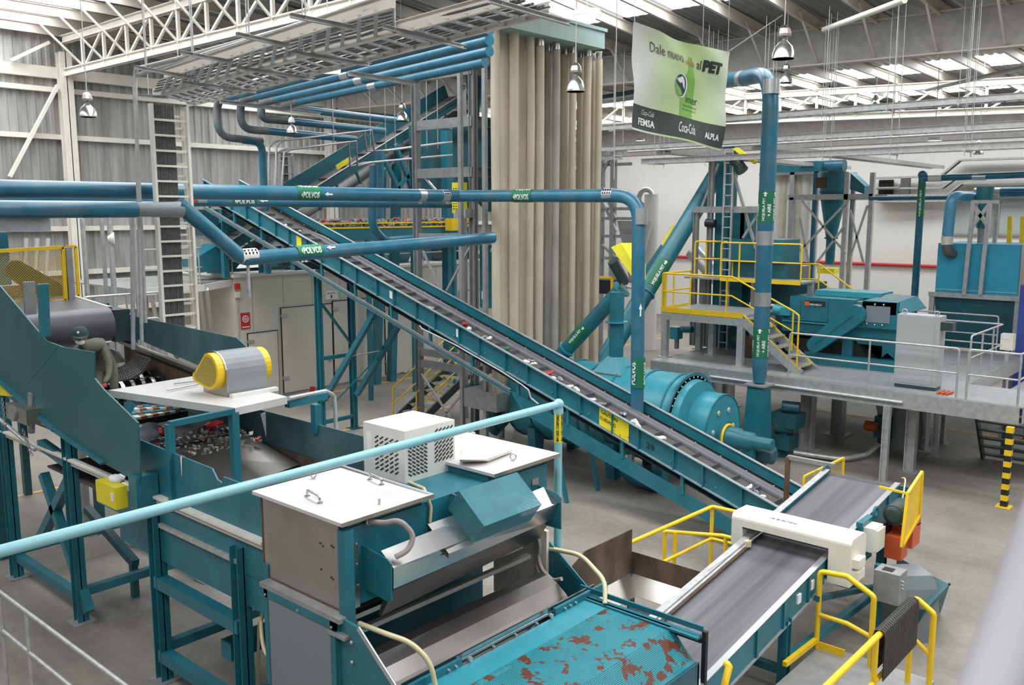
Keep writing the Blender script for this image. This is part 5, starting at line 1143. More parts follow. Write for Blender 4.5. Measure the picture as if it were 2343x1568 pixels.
for x in (5.75,5.85,6.05,6.4,6.75,7.1,7.35,7.6,7.7,7.8): MB().cyl((x,5.93,1.53),(x,5.9,1.53),.012 if x not in (6.05,7.35) else .026,n=12).build('bar_bolt','galv',lc)
# perforated outfeed cover
oc = thing('outfeed_cover', 'teal outfeed cover with perforated rust-spotted top in front of the sorter', 'machine guard', (6.7,5.2,0))
MB().box(5.25,8.06,5.62,5.93,1.47,1.49).build('plain_strip','teal_light',oc)
m = MB(); m.add([(5.25,5.62,1.49),(8.02,5.62,1.49),(8.02,4.80,1.49),(5.25,4.80,1.49)],[(0,3,2,1)]); m.build('perforated_top','perforated',oc,uv=True,fixn=False)
m = MB(); m.add([(5.25,4.80,1.49),(8.02,4.80,1.49),(8.02,4.52,1.22),(5.25,4.52,1.22)],[(0,3,2,1)]); m.build('perforated_front','perforated',oc,uv=True,fixn=False)
MB().box(5.25,8.0,4.85,5.62,1.40,1.42).build('hole_shade_sheet','black',oc); MB().prism([(5.25,4.85,1.42),(5.25,4.55,1.15),(5.25,4.55,1.12),(5.25,4.87,1.39)],(2.75,0,0)).build('hole_shade_slope','black',oc)  # black sheets added close under the perforations so the holes look dark
m = MB(); m.prism([(8.02,5.98,.6),(8.02,5.98,1.51),(8.02,4.8,1.51),(8.02,4.5,1.20),(8.02,4.44,1.2),(8.02,4.44,.6)],(.03,0,0)); m.box(7.99,8.05,4.44,5.98,1.485,1.51); m.build('end_plate','teal',oc)
m = MB(); m.beam((8.13,6.1,1.56),(8.13,4.45,1.56),.02,.06); m.beam((8.07,6.1,1.50),(8.07,4.45,1.50),.05,.03); m.build('lip','teal',oc); m = MB(); m.beam((8.09,4.9,1.45),(8.09,4.44,1.45),.05,.05); m.beam((8.12,4.42,.5),(8.12,4.42,1.55),.05,.05); m.build('rubber_seal','black',oc)
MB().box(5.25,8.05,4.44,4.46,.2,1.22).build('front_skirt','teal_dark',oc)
m = MB(); m.box(5.25,8.02,4.46,4.52,1.18,1.23); m.build('front_rim','teal',oc)
for y in (4.6,5.9): MB().beam((5.3,y,0),(5.3,y,1.2),.1).build('leg','teal_dark',oc); MB().beam((7.9,y,0),(7.9,y,1.2),.1).build('leg','teal_dark',oc)
hose('water_hose','thick cream hose arching over the left side guard towards the perforated cover',[PX(822,1427,5.15),(5.2,6.2,2.02),PX(940,1470,5.35),PX(985,1515,5.45),PX(1000,1590,5.5)],.026,'hose',.5,12)
hose('water_hose','thick cream hose arching from the right side guard down to the perforated cover end',[(8.1,6.95,1.98),PX(1240,1252,8.36),PX(1330,1270,8.3),PX(1385,1330,8.15),PX(1384,1382,8.0)],.028,'hose',.6,12)
hose('water_hose','cream hose hanging in a bow beside the left door of the sorter base',[(5.3,8.05,2.05),PX(597,1410,5.25),PX(598,1450,5.2),PX(604,1490,5.1),PX(622,1510,5.05)],.022,'hose',.4,10)
hose('water_hose','straight cream hose hanging down behind the left door of the sorter base',[(5.35,8.08,2.0),PX(592,1430,5.3),PX(590,1590,5.3)],.018,'hose',.3,10)
for k in (0,.05): hose('flexible_conduit',['outer','inner'][k>0]+' of two ribbed grey conduits curling down at the right end of the lamp trough',[(8.2,6.9+k,2.15),(8.22,6.8+k,1.85),PX(1225+k*200,1300,8.2),PX(1255+k*200,1335-k*100,8.1),PX(1285,1325,8.1)],.026,'conduit',.3,10)
# compressed-air pipe
AIY = 6.85; AIX = 8.66
top = V((AIX,AIY,PX(1278,925,AIX).z)); az_ = top.z
ap = thing('air_pipe', 'pale blue compressed air pipe crossing the foreground and turning down behind the sorter', 'pipe', (5,AIY,az_))
q0 = PX(1278,925,AIX); AIY = q0.y; l0 = PY(0,1262,AIY)
MB().cyl(V((q0.x,AIY,q0.z)), l0+(l0-q0).normalized()*.6, .047, n=20).build('run','pipe_pale',ap)
MB().cyl(V((q0.x,AIY,q0.z)), (q0.x,AIY,0.0), .05, n=20).build('drop','pipe_pale',ap); MB().sphere(q0,.07,14,8).build('elbow','pipe_pale',ap); MB().cyl(q0-V((0,0,.12)),q0-V((0,0,.05)),.062,n=18).build('elbow_sleeve','pipe_pale',ap); 
zz0, zz1 = PX(1278,1012,AIX).z, PX(1278,938,AIX).z
m = MB(); m.cyl((q0.x,AIY,zz0),(q0.x,AIY,zz1),.053,n=20); lb = m.build('label_band','yellow_flat',ap)
m = MB(); ga = glyphs('AIRE COMPRIMIDO',.03); hh = zz1-zz0
for nrm in (V((-1,-.55,0)),V((.1,-1,0))): wrap(m, scaled(ga,.09,hh-.02,-.02,.02),(q0.x,AIY,zz0),(0,0,1),nrm,.0555); wrap(m, arrow(.01,.08,0,.02),(q0.x,AIY,zz0),(0,0,1),nrm,.0555)
m.build('lettering','ink',lb)
for f in (.33,.64,.9): c = l0.lerp(q0,f); MB().cyl(c,c+(q0-l0).normalized()*.012,.0485,n=18).build('joint','pipe_pale',ap)
# ================================================================ FRONT BELT CONVEYOR WITH METAL DETECTOR
fz = lambda x: 1.01+.136*(x-8.5)
FL, FR, fx0, fx1 = 5.57, 4.44, 6.2, 14.15
fb = thing('flat_conveyor', 'broad dark belt conveyor in the right foreground passing through the cream metal detector', 'conveyor', (10.5,5,0))
def lng(mb, y0, y1, z0, z1, x0=fx0, x1=fx1): mb.prism([(x0,y0,fz(x0)+z0),(x1,y0,fz(x1)+z0),(x1,y0,fz(x1)+z1),(x0,y0,fz(x0)+z1)],(0,y1-y0,0)); return mb
lng(MB(),FR+.04,FL-.04,-.10,-.08,fx0,fx1+.1).build('belt','belt_sheen_streaks',fb)
for y in (FR,FL): lng(MB(),y-.02,y+.02,-.36,0).build('side_frame','teal',fb)
lng(lng(MB(),FL-.05,FL+.05,0,.012),FL-.09,FL-.03,-.035,-.01,8.7,12.2).build('edge_strip','galv',fb); lng(MB(),FR-.04,FR+.04,0,.012).build('edge_strip','band',fb)
lng(MB(),FL-.115,FL-.095,-.05,-.035,8.9,11.3).build('red_seal','rust',fb); MB().cyl((8.9,FL-.1,fz(8.9)-.04),(8.82,FL-.1,fz(8.8)-.04),.03,n=10).build('yellow_plug','yellow',fb); MB().cyl((11.2,FL-.09,fz(11.2)-.04),(11.2,FL-.09,fz(11.2)+.04),.05,n=14).build('guide_roller','hose',fb)
lng(MB(),FR-.05,FR+.02,-.37,-.355).build('bottom_flange','steel_grey',fb)
x = 7.2
while x < 14: MB().beam((x,FR-.03,fz(x)-.35),(x,FR-.03,fz(x)-.01),.03,.05).build('stiffener','teal',fb); x += .72
MB().cyl((fx1+.05,FR,fz(fx1)-.2),(fx1+.05,FL+.1,fz(fx1)-.2),.14,n=24).build('head_pulley','rubber',fb)
MB().cyl((fx1+.02,FL+.02,fz(fx1)-.14),(fx1+.02,FL+.05,fz(fx1)-.14),.2,n=26).build('pulley_guard','teal_dark',fb)
lng(MB(),FR+.1,FL-.1,-.34,-.32).build('return_belt','rubber',fb)
for x, y in ((13.25,FR-.12),(13.25,FL),(10.2,FR),(10.2,FL),(8.6,FR),(8.6,FL)): MB().ibeam((x,y,0),(x,y,fz(x)-.3),.12,.12,.012).build('leg','teal',fb)
MB().beam((10.3,FR-.02,.38),(13.25,FR-.1,.34),.1).build('tie','teal',fb); MB().beam((13.25,FR-.1,.3),(13.25,FL,.3),.1).build('tie','teal',fb); MB().beam((13.25,FR-.1,.4),(10.9,FR-.1,1.0),.07).build('tie','teal_dark',fb)
MB().beam((10.2,FR,.25),(10.2,FL,.25),.1).build('tie','teal',fb)
for x in (10.45,10.85): MB().box(x,x+.1,FR-.045,FR-.04+.02,fz(x)-.22,fz(x)-.1).build('warning_sticker','paper',fb)
MB().prism([(14.45,FL-.3,1.3),(14.45,FR-.2,1.3),(14.45,FR-.2,1.66),(14.45,FL-.3,1.62)],(.02,0,0)).build('guide_plate','teal_dark',fb)
md = thing('metal_detector', 'cream arch-shaped metal detector straddling the front belt conveyor', 'machine', (11.6,4.9,1))
DX0, DX1, DY0, DY1 = 11.32, 11.86, 4.08, 5.80
zt7, zo = 1.70, 1.55
def arch(y0, y1, z0, z1, r=.12):
    return [(DX0,z0),(DX1,z0),(DX1,z1-r)]+[(DX1-r+r*math.cos(t),z1-r+r*math.sin(t)) for t in [math.pi/2*k/6 for k in range(7)]]+[(DX0+r*.7-r*.7*math.sin(t),z1-r*.7+r*.7*math.cos(t)) for t in [math.pi/2*k/5 for k in range(6)]]
def slab(y0, y1, z0, z1): pr = arch(y0,y1,z0,z1); return MB().prism([(x,y0,z) for x, z in pr],(0,y1-y0,0))
slab(DY0,DY1,zo,zt7+.03).build('top_beam','cream',md); 
MB().box(DX0,DX1,DY0,DY0+.3,1.08,zo).build('right_leg','cream',md); MB().box(DX0,DX1,DY1-.17,DY1,1.25,zo).build('left_leg','cream',md); MB().box(DX0+.02,DX1-.02,DY0+.25,DY1-.1,1.0,1.1).build('lower_beam','cream',md)
m = MB(); m.box(DX0-.004,DX0,DY0+.3,DY1-.17,zo-.02,zo); m.build('opening_trim','ink',md)
for z in (1.18,1.34): MB().box(DX0+.06,DX0+.3,DY0-.09,DY0,z,z+.12).build('terminal_box','cream',md)
m = MB(); o = V((DX0+.1,5.18,zt7+.036)); letters(m,'BUNTING',o+V((0,0,0)),V((0,-1,0)),V((1,0,0)),.30,.06); letters(m,'Magnetics Co.',o+V((.0,-.33,0)),V((0,-1,0)),V((1,0,0)),.2,.025,0); letters(m,'OB',o+V((0,.1,0)),V((0,-1,0)),V((1,0,0)),.07,.06); m.build('lettering','ink',md)
MB().cyl((10.2,FL-.03,1.27),(11.9,5.15,1.75),.004,n=5).build('thin_cable','conduit',label='thin grey cable stretched from the front belt edge over the metal detector',cat='cable')
sw_ = thing('switch_box','white safety switch box on the right frame of the front conveyor beyond the detector','electrical box',(12.7,4.2,1.2))
a = PY(1958,1180,4.25); b = PY(1999,1247,4.25); MB().box(12.45,12.78,4.17,4.33,1.2,1.55).build('box','white_paint',sw_); MB().box(12.47,12.76,4.13,4.17,1.22,1.53).build('lid','cream',sw_); MB().box(12.4,12.85,4.33,4.42,1.0,1.62).build('backing','teal',sw_)
gm = thing('belt_drive','green electric motor with orange gear housing at the far end of the front conveyor','motor',(13.3,4.1,1))
MB().lathe((13.0,4.12,1.62),(1,0,.05),[(0,.09),(.02,.13),(.05,.15),(.42,.15),(.45,.11),(.6,.11)],22).build('motor','dark_motor',gm); MB().box(13.12,13.28,3.94,4.02,1.52,1.66).build('terminal_box','steel_grey',gm); MB().cyl((13.03,4.12,1.62),(13.2,4.12,1.63),.152,n=20).build('end_bell','dark_motor',gm)
MB().box(12.98,13.25,3.96,4.2,.98,1.32).build('gear_housing','orange',gm); MB().box(13.25,13.6,3.9,4.2,1.1,1.42).build('gear_housing','orange',gm); MB().box(13.45,13.6,3.9,4.1,1.4,1.75).build('gear_housing','orange',gm); MB().box(12.95,13.4,4.2,4.3,1.2,1.5).build('bracket','black',gm)
MB().torus((12.9,4.33,1.66),(0,1,0),.07,.022,18,6).build('lifting_ring','teal',gm)
hose('cable_loop','cream cable looping over the belt drive motor',[(13.4,4.2,1.5),(13.5,4.15,1.75),(13.75,4.2,2.0),(13.9,4.3,1.95)],.012,'hose',.3,8)
yg = thing('guard_panel','yellow-framed mesh guard panel standing at the right end of the front conveyor','guard',(13.9,3.9,1))
gq = [PY(2063,1252,3.9),PY(2076,1130,3.9),PY(2110,1080,3.9),PY(2104,1190,3.9)]
gq = [PY(2063,1252,3.9),PY(2077,1130,3.9),PY(2110,1080,3.9),PY(2104,1180,3.9)]
for p, q in zip(gq, gq[1:]+gq[:1]): MB().beam(p,q,.04).build('frame_bar','yellow',yg)
m = MB(); m.add(gq,[(0,1,2,3)]); m.build('mesh','yellow',yg,uv=True); MB().prism([gq[0]+V((.3,.05,.1)),gq[3]+V((.05,.05,-.25)),gq[3]+V((.05,.05,0)),gq[0]+V((.3,.05,.3))],(0,.02,0)).build('lower_plate','teal_stained',yg)
MB().beam(gq[1],gq[1]+V((0,.4,.02)),.03).build('arm','yellow',yg)
gb = thing('control_box','grey steel control box with push buttons mounted below the front conveyor drive','electrical box',(12,3.95,.6))
MB().box(12.0,12.3,3.66,4.0,.72,1.15).build('box','steel_grey',gb); MB().box(12.06,12.2,3.78,3.92,1.15,1.155).build('window','ink',gb)
for k in range(3): MB().cyl((12.1+.0*k,3.66,1.04-.05*k),(12.1,3.63,1.04-.05*k),.016,n=8).build('button','galv',gb)
MB().beam((12.35,4.05,0),(12.35,4.05,1.1),.1).build('stand','teal',gb)
m = MB(); m.lathe((12.75,3.75,0),(0,0,1),[(0,.36),(.4,.42),(.8,.38),(.98,.3)],4,False); m.build('white_sack','clear_plastic',label='off-white bulk sack standing under the front conveyor drive beside the teal bin',cat='sack')
bn = thing('scrap_bin','weathered teal steel bin lying tilted on the floor right of the front conveyor','bin',(12.6,3.2,0))
tA, tB, tC, tD = Z(2052,1278,.78), Z(2172,1342,.86), Z(2114,1402,.55), Z(2048,1362,.50)
fB, fC, fD = Z(2152,1402,.02), Z(2086,1458,.02), Z(2040,1428,.02); fA = fB+fD-fC
m = MB(); m.hexa([fA,fB,fC,fD,tA,tB,tC,tD]); m.build('body','teal_stained',bn)
m = MB(); up5 = V((0,0,.025)); m.hexa([tA+up5*.1,tB+up5*.1,tC+up5*.1,tD+up5*.1,tA+up5,tB+up5,tC+up5,tD+up5]); m.build('lid','teal_stained',bn)
for p in (tA,tB,tC,tA.lerp(tB,.5)): MB().sphere(p+V((0,0,.03)),.02,6,4).build('lid_bolt','ink',bn)
c = fC.lerp(tD,.5)
# brown hopper
ho = thing('rusty_hopper','rust-brown steel plate hopper between the sorter and the front conveyor','hopper',(9.9,6.3,.5))
hx0, hx1, hy0, hy1 = 8.75, 10.5, 5.72, 6.95
MB().prism([(hx0,hy1,.55),(hx1,hy1,.75),(hx1,hy1,1.42),(9.35,hy1,1.42),(hx0,hy1,1.15)],(0,.015,0)).build('tall_plate','rust_plate',ho)
MB().prism([(hx1,hy1,.75),(hx1,hy1,1.08),(hx1,hy0,1.08),(hx1,hy0,.75)],(.015,0,0)).build('end_plate','rust_plate',ho)
for q in ([(hx0,hy1,.75),(hx1,hy1,.75),(hx1-.25,hy1-.25,.55),(hx0,hy1-.25,.55)],[(hx1,hy1,.75),(hx1,hy0,.75),(hx1-.25,hy0,.55),(hx1-.25,hy1-.25,.55)]): MB().plate(*q,.012).build('sloping_lining','stainless_dull',ho)
MB().box(hx0,hx1-.25,hy0,hy1-.25,.42,.44).build('belt_inside','rubber',ho); 
for x, y in ((hx1,hy1),(hx0,hy1),(hx1,hy0)): MB().beam((x,y,0),(x,y,.75),.08).build('leg','teal_dark',ho)
m = MB(); m.beam((hx0,6.3,.45),(hx1-.25,6.3,.45),.01); m.build('belt_seam','belt_dusty',ho)
# yellow railings round the front conveyor
yt = .042
q = Z(1625,1305,0); rz = PX(1625,1158,q.x).z
r1 = rail('yellow_railing','yellow guard rail corner behind the front conveyor, left of the metal detector',[PY(1460,1305,q.y)*0+V((10.6,q.y+.1,0)),V((q.x,q.y,0)),V((q.x+.05,5.95,0))],rz,'yellow',posts=[(q.x,q.y,0)],mids=(.5,),r=.033,close=False,R=.06)
i0 = V((12.05,7.3,0)); ih = PX(1522,1213,12.05).z
r2 = rail('yellow_railing','short inner yellow railing frame beside the rusty hopper',[V((12.05,7.35,0)),V((12.5,6.55,0)),V((12.5,6.3,0))],.86,'yellow',posts=[V((12.05,7.35,0)),V((12.12,7.2,0)),V((12.5,6.5,0))],mids=(.12,),r=.033,close=False,R=.05)
pf = thing('step_platform','low checker-plate step platform beside the right of the front conveyor','platform',(9.8,3.7,0))
MB().box(7.0,11.1,2.9,4.32,.24,.3).build('plate','steel_grey',pf)
for x in (7.3,9,10.9):
    for y in (3.05,4.2): MB().beam((x,y,0),(x,y,.24),.08).build('leg','dark_motor',pf)
X9 = 10.95
A0, A1, A2, A3 = V((X9,4.33,.3)), PX(1878,1308,X9), PX(1938,1319,X9), PX(2000,1366,X9)
ra = thing('stair_handrail','yellow stair handrail with sloping end right of the front conveyor','railing',A0)
MB().tube(fillet([A0,V((X9,4.33,A1.z)),V((X9,A2.y,A2.z)),V((X9,A3.y,A3.z)),V((X9,A3.y,-.0))],.07,4),.036,12).build('frame','yellow',ra)
B1, B2, B3 = PX(1868,1405,X9), PX(1938,1427,X9), PX(1992,1458,X9); MB().tube(fillet([V((X9,4.33,B1.z)),V((X9,B2.y,B2.z)),V((X9,A3.y,B3.z))],.05,3),.03,10).build('mid_rail','yellow',ra)
C1, C2 = PX(1866,1480,X9), PX(1932,1506,X9); MB().box(X9-.01,X9+.01,C2.y,4.33,.3,.4).build('kick_plate','yellow',ra); MB().beam((X9,4.33,.42),(X9-.9,4.36,.42),.06).build('lower_rail','yellow',ra)
E1, E2, E3 = Z(2085,1366,1.34), PX(2137,1405,10.95), PX(2122,1600,10.95)
rbn = thing('stair_handrail','yellow handrail nearest the bottom right corner carrying a dark rubber mat','railing',(9.5,3.1,.3))
MB().tube(fillet([(7.6,3.14,1.34),(10.98,3.14,1.34),V((10.98,PX(2137,1405,10.98).y,PX(2137,1405,10.98).z)),V((10.98,PX(2137,1405,10.98).y,0))],.06,4),.036,12).build('frame','yellow',rbn)
for x in (9.62,10.85): MB().cyl((x,3.14,.3),(x,3.14,1.34),.034,n=12).build('post','yellow',rbn)
MB().cyl((7.6,3.14,.8),(10.9,3.14,.8),.028,n=10).build('mid_rail','yellow',rbn); MB().cyl((10.95,3.14,.84),(10.98,PX(2137,1405,10.98).y,.66),.028,n=10).build('mid_rail','yellow',rbn)
mt = thing('rubber_mat','dark woven rubber mat folded over the yellow handrail','mat',(10.3,3.12,.8))
x0_, x1_ = 9.72, 10.88; m = MB(); n = 22
pf_ = [(3.20,.86),(3.20,1.30),(3.185,1.37),(3.14,1.395),(3.095,1.37),(3.08,1.30),(3.08,.80)]
for k in range(n):
    xa = x0_+(x1_-x0_)*k/n; xb = xa+(x1_-x0_)/n*.72
    for (a, b), (c, d) in zip(pf_, pf_[1:]): m.hexa([(xa,a,b),(xb,a,b),(xb,c,d),(xa,c,d)]+[(xa,a+(.012 if a>3.14 else -.012),b+.006),(xb,a+(.012 if a>3.14 else -.012),b+.006),(xb,c+(.012 if c>3.14 else -.012),d+.006),(xa,c+(.012 if c>3.14 else -.012),d+.006)])
m.build('ribs','grate_dark',mt)
m = MB()
for sy in (3.20,3.08):
    z = .84
    while z < 1.33: m.box(x0_,x1_,sy-.006,sy+.006,z,z+.022); z += .045
m.build('strips','grate_dark',mt)
MB().box(x0_,x1_,3.085,3.195,.86,1.33).build('core','black',mt) if 0 else None
MB().tube([PX(1650,1600,7.9),PX(1668,1525,7.9),PX(1663,1520,8.0)],.04,10).build('handrail_end','yellow',label='rounded yellow handrail end against the near side of the front conveyor',cat='railing')
# guard, arm and post behind the front conveyor head
gg = thing('guard_panel','yellow-framed mesh panel at the foot of the inclined conveyor','guard',(14.0,6.0,1))
gp = [V((14.03,5.9,.85)),V((14.03,5.9,1.62)),V((15.6,5.85,1.62)),V((15.6,5.85,.85))]
for p, q_ in zip(gp, gp[1:]+gp[:1]): MB().beam(p,q_,.035).build('frame_bar','yellow',gg)
m = MB(); m.add(gp,[(0,1,2,3)]); m.build('mesh','mesh_yellow',gg,uv=True); MB().beam((14.03,5.9,0),(14.03,5.9,.85),.035).build('foot','yellow',gg); MB().beam((15.6,5.85,0),(15.6,5.85,.85),.035).build('foot','yellow',gg)
am = thing('angle_bracket','rusty steel post with a level arm rising behind the front conveyor head','bracket',(14.3,5.8,0))
pA = PX(1800,1130,14.4); pB = PX(1803,1046,14.4); pC = PX(1910,1063,14.4); MB().beam((14.4,pB.y,0),(14.4,pB.y,pB.z),.07).build('post','rust',am); MB().beam(pB,V((14.4,pC.y,pB.z)),.07).build('arm','steel_grey',am)
# ================================================================ LEFT: SCREENING TROUGH, WORKER, BIG CHUTE
TN, TF = 5.15, 7.15
tr_ = thing('screen_trough', 'long teal trough conveyor on legs running from the left edge to the sorter', 'machine', (6.1,11,0))
wl = [PX(*p,TN) for p in ((322,1108),(320,1004),(399,1040),(416,1044),(490,1077),(500,1092),(502,1105),(512,1110),(516,1098),(625,1140))]
m = MB(); m.prism([V((TN,wl[1].y,2.50)),V((TN,wl[1].y,3.12)),V((TN,9.15,3.08)),V((TN,9.05,2.97)),V((TN,8.95,2.95)),V((TN,8.92,3.03)),V((TN,8.05,3.03)),V((TN,8.05,2.42))],(.02,0,0)); m.build('near_wall','teal',tr_)
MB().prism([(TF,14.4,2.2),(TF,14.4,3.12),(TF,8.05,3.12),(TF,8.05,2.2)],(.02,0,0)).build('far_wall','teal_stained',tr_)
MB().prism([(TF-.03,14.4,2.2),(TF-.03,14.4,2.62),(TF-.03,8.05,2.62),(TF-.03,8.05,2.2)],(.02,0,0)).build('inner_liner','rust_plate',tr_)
MB().box(TN+.02,TF,8.05,14.0,2.15,2.18).build('trough_floor','belt_dusty',tr_)
m = MB(); m.box(TN-.10,TN+.0,8.05,15.5,2.47,2.50); m.box(TN-.06,TN-.05,8.05,15.5,2.40,2.47); m.build('ledge','truss_white',tr_)
MB().box(TN-.02,TN+.0,8.05,12.2,2.0,2.40).build('lower_side','teal',tr_); m = MB(); m.beam((TN-.04,8.6,2.12),(TN-.04,10.4,2.12),.05,.05); m.build('guide_rail','galv',tr_)
MB().box(TN-.01,TN+.01,8.05,11.6,1.62,2.0).build('drip_plate','teal',tr_)
def lg(X, y, z1, w=.16, nm='leg', m_='teal'): MB().ibeam((X,y,0),(X,y,z1),w,w,.014,up=V((0,1,0))).build(nm,m_,tr_); MB().box(X-.16,X+.16,y-.16,y+.16,0,.02).build('base_plate','steel_grey',tr_)
for y, z1 in ((15.49,3.2),(13.02,3.0),(10.53,2.4),(8.6,2.3)):
    lg(TN-.03,y,z1); lg(TF,y,2.15)
    MB().beam((TN,y,.45),(TF,y,.45),.12).build('cross_tie','teal',tr_)
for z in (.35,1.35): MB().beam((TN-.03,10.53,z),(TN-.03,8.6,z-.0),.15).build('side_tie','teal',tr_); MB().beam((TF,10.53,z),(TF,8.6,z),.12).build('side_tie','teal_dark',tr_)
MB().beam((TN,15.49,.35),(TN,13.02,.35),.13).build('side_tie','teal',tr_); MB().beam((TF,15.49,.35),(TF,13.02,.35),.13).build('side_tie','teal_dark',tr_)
MB().beam(PX(100,1085,TN),PX(205,1400,TN),.13).build('diagonal','teal',tr_); MB().beam(PX(163,1090,TN),PX(95,1230,TN),.13).build('diagonal','teal',tr_)
MB().beam(PX(95,1015,TN),PX(165,1065,TN),.13).build('upper_tie','teal',tr_)
MB().beam(PX(200,1165,TN+.9),PX(310,1290,TN+.9),.12).build('diagonal','teal_dark',tr_); MB().beam((TN+.9,PX(305,1290,TN+.9).y,0),(TN+.9,PX(305,1290,TN+.9).y,PX(305,1290,TN+.9).z),.1).build('leg','teal_dark',tr_)
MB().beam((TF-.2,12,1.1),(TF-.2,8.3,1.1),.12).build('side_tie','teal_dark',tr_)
frustum((6.1,10.0),1.15,.35,2.15,.9,.5,1.2).build('under_hopper','teal_dark',tr_)
MB().beam((5.3,9.3,.75),(6.9,9.3,.75),.22).build('cross_beam','teal',tr_)
# teal uprights of the inner gate frame
G1 = PX(397,990,TN+.05); MB().beam(V((TN+.0,G1.y,2.5)),V((TN+.0,G1.y,PX(399,975,TN).z)),.09).build('gate_post','teal',tr_); zg = PX(399,975,TN).z
GX2 = PY(535,960,G1.y).x; MB().beam((TN,G1.y,zg),(GX2,G1.y,zg+.02),.08,.07).build('gate_beam','teal',tr_); MB().beam((GX2,G1.y,2.4),(GX2,G1.y,zg),.1).build('gate_post','teal',tr_)
m = MB(); m.prism([PX(412,1045,TN-.01),PX(416,1045,TN-.01),PX(416,1092,TN-.01)],(.005,0,0)); m.build('white_sliver','truss_white',tr_)
rs_ = thing('ramp_sheet','shiny bare metal ramp sheet strewn with waste inside the trough','sheet',(6.3,10.8,2.4))
q = [Z(350,985,2.80),Z(530,1000,2.80),Z(586,1058,2.5),Z(488,1078,2.5)]
MB().plate((TN+.05,11.9,2.78),(TF-.05,11.9,2.78),(TF-.05,10.25,2.50),(TN+.05,9.75,2.50),.012).build('sheet','stainless_dull',rs_)
# upper level: side plate, rollers, screens
UF = 7.2
us = thing('upper_screen','upper screen deck of the trough with black rollers and a tall stained side plate','machine',(6.2,14,2.8))
MB().prism([(UF,15.25,3.82),(UF,15.25,4.2),(UF,11.9,4.12),(UF,11.6,4.0),(UF,11.6,3.4),(UF,12,3.45)],(.015,0,0)).build('far_plate','teal_stained',us)
m = MB(); m.beam((UF-.05,15.6,3.72),(UF-.05,11.5,3.36),.1,.06); m.build('ledge','stainless_dull',us); m = MB(); m.prism([(UF,15.6,3.0),(UF,15.6,3.7),(UF,11.5,3.36),(UF,11.5,2.8)],(.015,0,0)); m.build('inner_wall','rust_plate',us)
for k in range(4):
    y = 14.75-k*.42; zr = 3.24-.03*k
    MB().cyl((TN+.6,y,zr),(UF-.05,y,zr),.05,n=12).build('shaft','rubber',us)
    for j in range(8 if k in (1,2) else 5):
        x = TN+.62+j*.17
        MB().cyl((x,y,zr),(x+.06,y,zr+.0),.15,n=22).build('disc','black_gloss' if j%3 else 'stainless',us)
MB().box(TN+.05,UF-.02,11.6,15.4,2.75,2.78).build('deck','rubber',us)
m = MB(); A1_ = [Z(225,812,3.7),Z(262,800,3.75),Z(290,832,3.45),Z(232,838,3.45)]; 
ch = MB(); ch.plate(Z(228,790,3.85),Z(272,805,3.7),Z(288,828,3.42),Z(233,838,3.42),.01); ch.build('feed_plate','galv',us)
m = MB(); Fp = [PY(*p,14.0) for p in ((232,870),(262,874),(298,868),(325,852),(343,822))]; Bp = [PY(*p,14.7) for p in ((226,851),(255,849),(285,838),(303,824),(311,812))]
def gl(P_, t): t *= 4; i_ = min(3,int(t)); return P_[i_].lerp(P_[i_+1],t-i_)
for k in range(27): m.beam(gl(Fp,k/26.01),gl(Bp,k/26.01),.022,.02)
for f in (0,.14,.28,.42,.56,.7,.85,1):
    for k in range(12): m.beam(gl(Fp,k/12.01).lerp(gl(Bp,k/12.01),f),gl(Fp,(k+1)/12.01).lerp(gl(Bp,(k+1)/12.01),f),.02,.035)
m.build('bent_grating','grate_dark',label='bent dark steel grating lying over the trough rollers by the worker',cat='grating')
st3 = thing('stepped_screen','perforated stepped screen of shiny metal teeth below the white plate','screen',(6,12.3,3))
s0_, s1_, s2_q, s3_q = Z(272,925,3.05), Z(425,930,3.05), Z(428,940,2.95), Z(312,962,2.95)
for r_i in range(4):
    for c_i in range(9):
        f0, f1 = r_i/4, (r_i+.95)/4; g0_, g1_ = c_i/9, (c_i+.92)/9
        def q_(f,g): return s0_.lerp(s3_q,f).lerp(s1_.lerp(s2_q,f),g)
        mm = MB(); mm.hexa([q_(f0,g0_),q_(f0,g1_),q_(f1,g1_),q_(f1,g0_)]+[p+V((0,0,.035 if i_ in (2,3) else .01)) for i_, p in enumerate((q_(f0,g0_),q_(f0,g1_),q_(f1,g1_),q_(f1,g0_)))]); mm.build('tooth',['stainless','paper','teal_light','orange_dull'][(r_i*3+c_i*2)%4],st3)
MB().beam(s3_q+V((0,0,-.05)),s2_q+V((0,0,-.05)),.05,.1).build('edge_bar','black',st3)
# white plate with the grey motor cover
wp = thing('drive_platform','white-grey wedge-shaped plate laid across the trough under the motor cover','platform',(6.3,11.3,3.4))
c4 = [Z(249,893,3.5),Z(466,857,3.5),Z(657,908,3.5),Z(538,934,3.5)]
m = MB(); m.add(c4+[p-V((0,0,.1)) for p in c4],[(0,1,2,3),(7,6,5,4),(0,4,5,1),(1,5,6,2),(2,6,7,3),(3,7,4,0)]); m.build('plate','white_plate',wp)
m = MB(); m.prism([Z(596,948,3.38),Z(607,944,3.38),Z(609,1000,2.9)],(.01,.01,0)); m.build('hanging_spike','white_plate',wp)
MB().beam((TF,9.9,3.0),(TF,9.9,3.4),.1).build('support','teal',wp); MB().beam((TN+.05,11.9,2.9),(TN+.4,11.9,3.4),.1).build('support','teal',wp)
mc = thing('motor_cover','rounded grey motor cover with yellow perforated belt guards on both sides','machine guard',(6.6,10.9,3.5))
mb0 = Z(512,918,3.5); mb1 = Z(630,893,3.5); X_, Y_ = mb0.x, mb0.y; wd = .40
mc0 = Z(520,908,3.5); R_ = .33; x0_ = mc0.x-.02; x1_ = x0_+.62; yc = mc0.y+.25
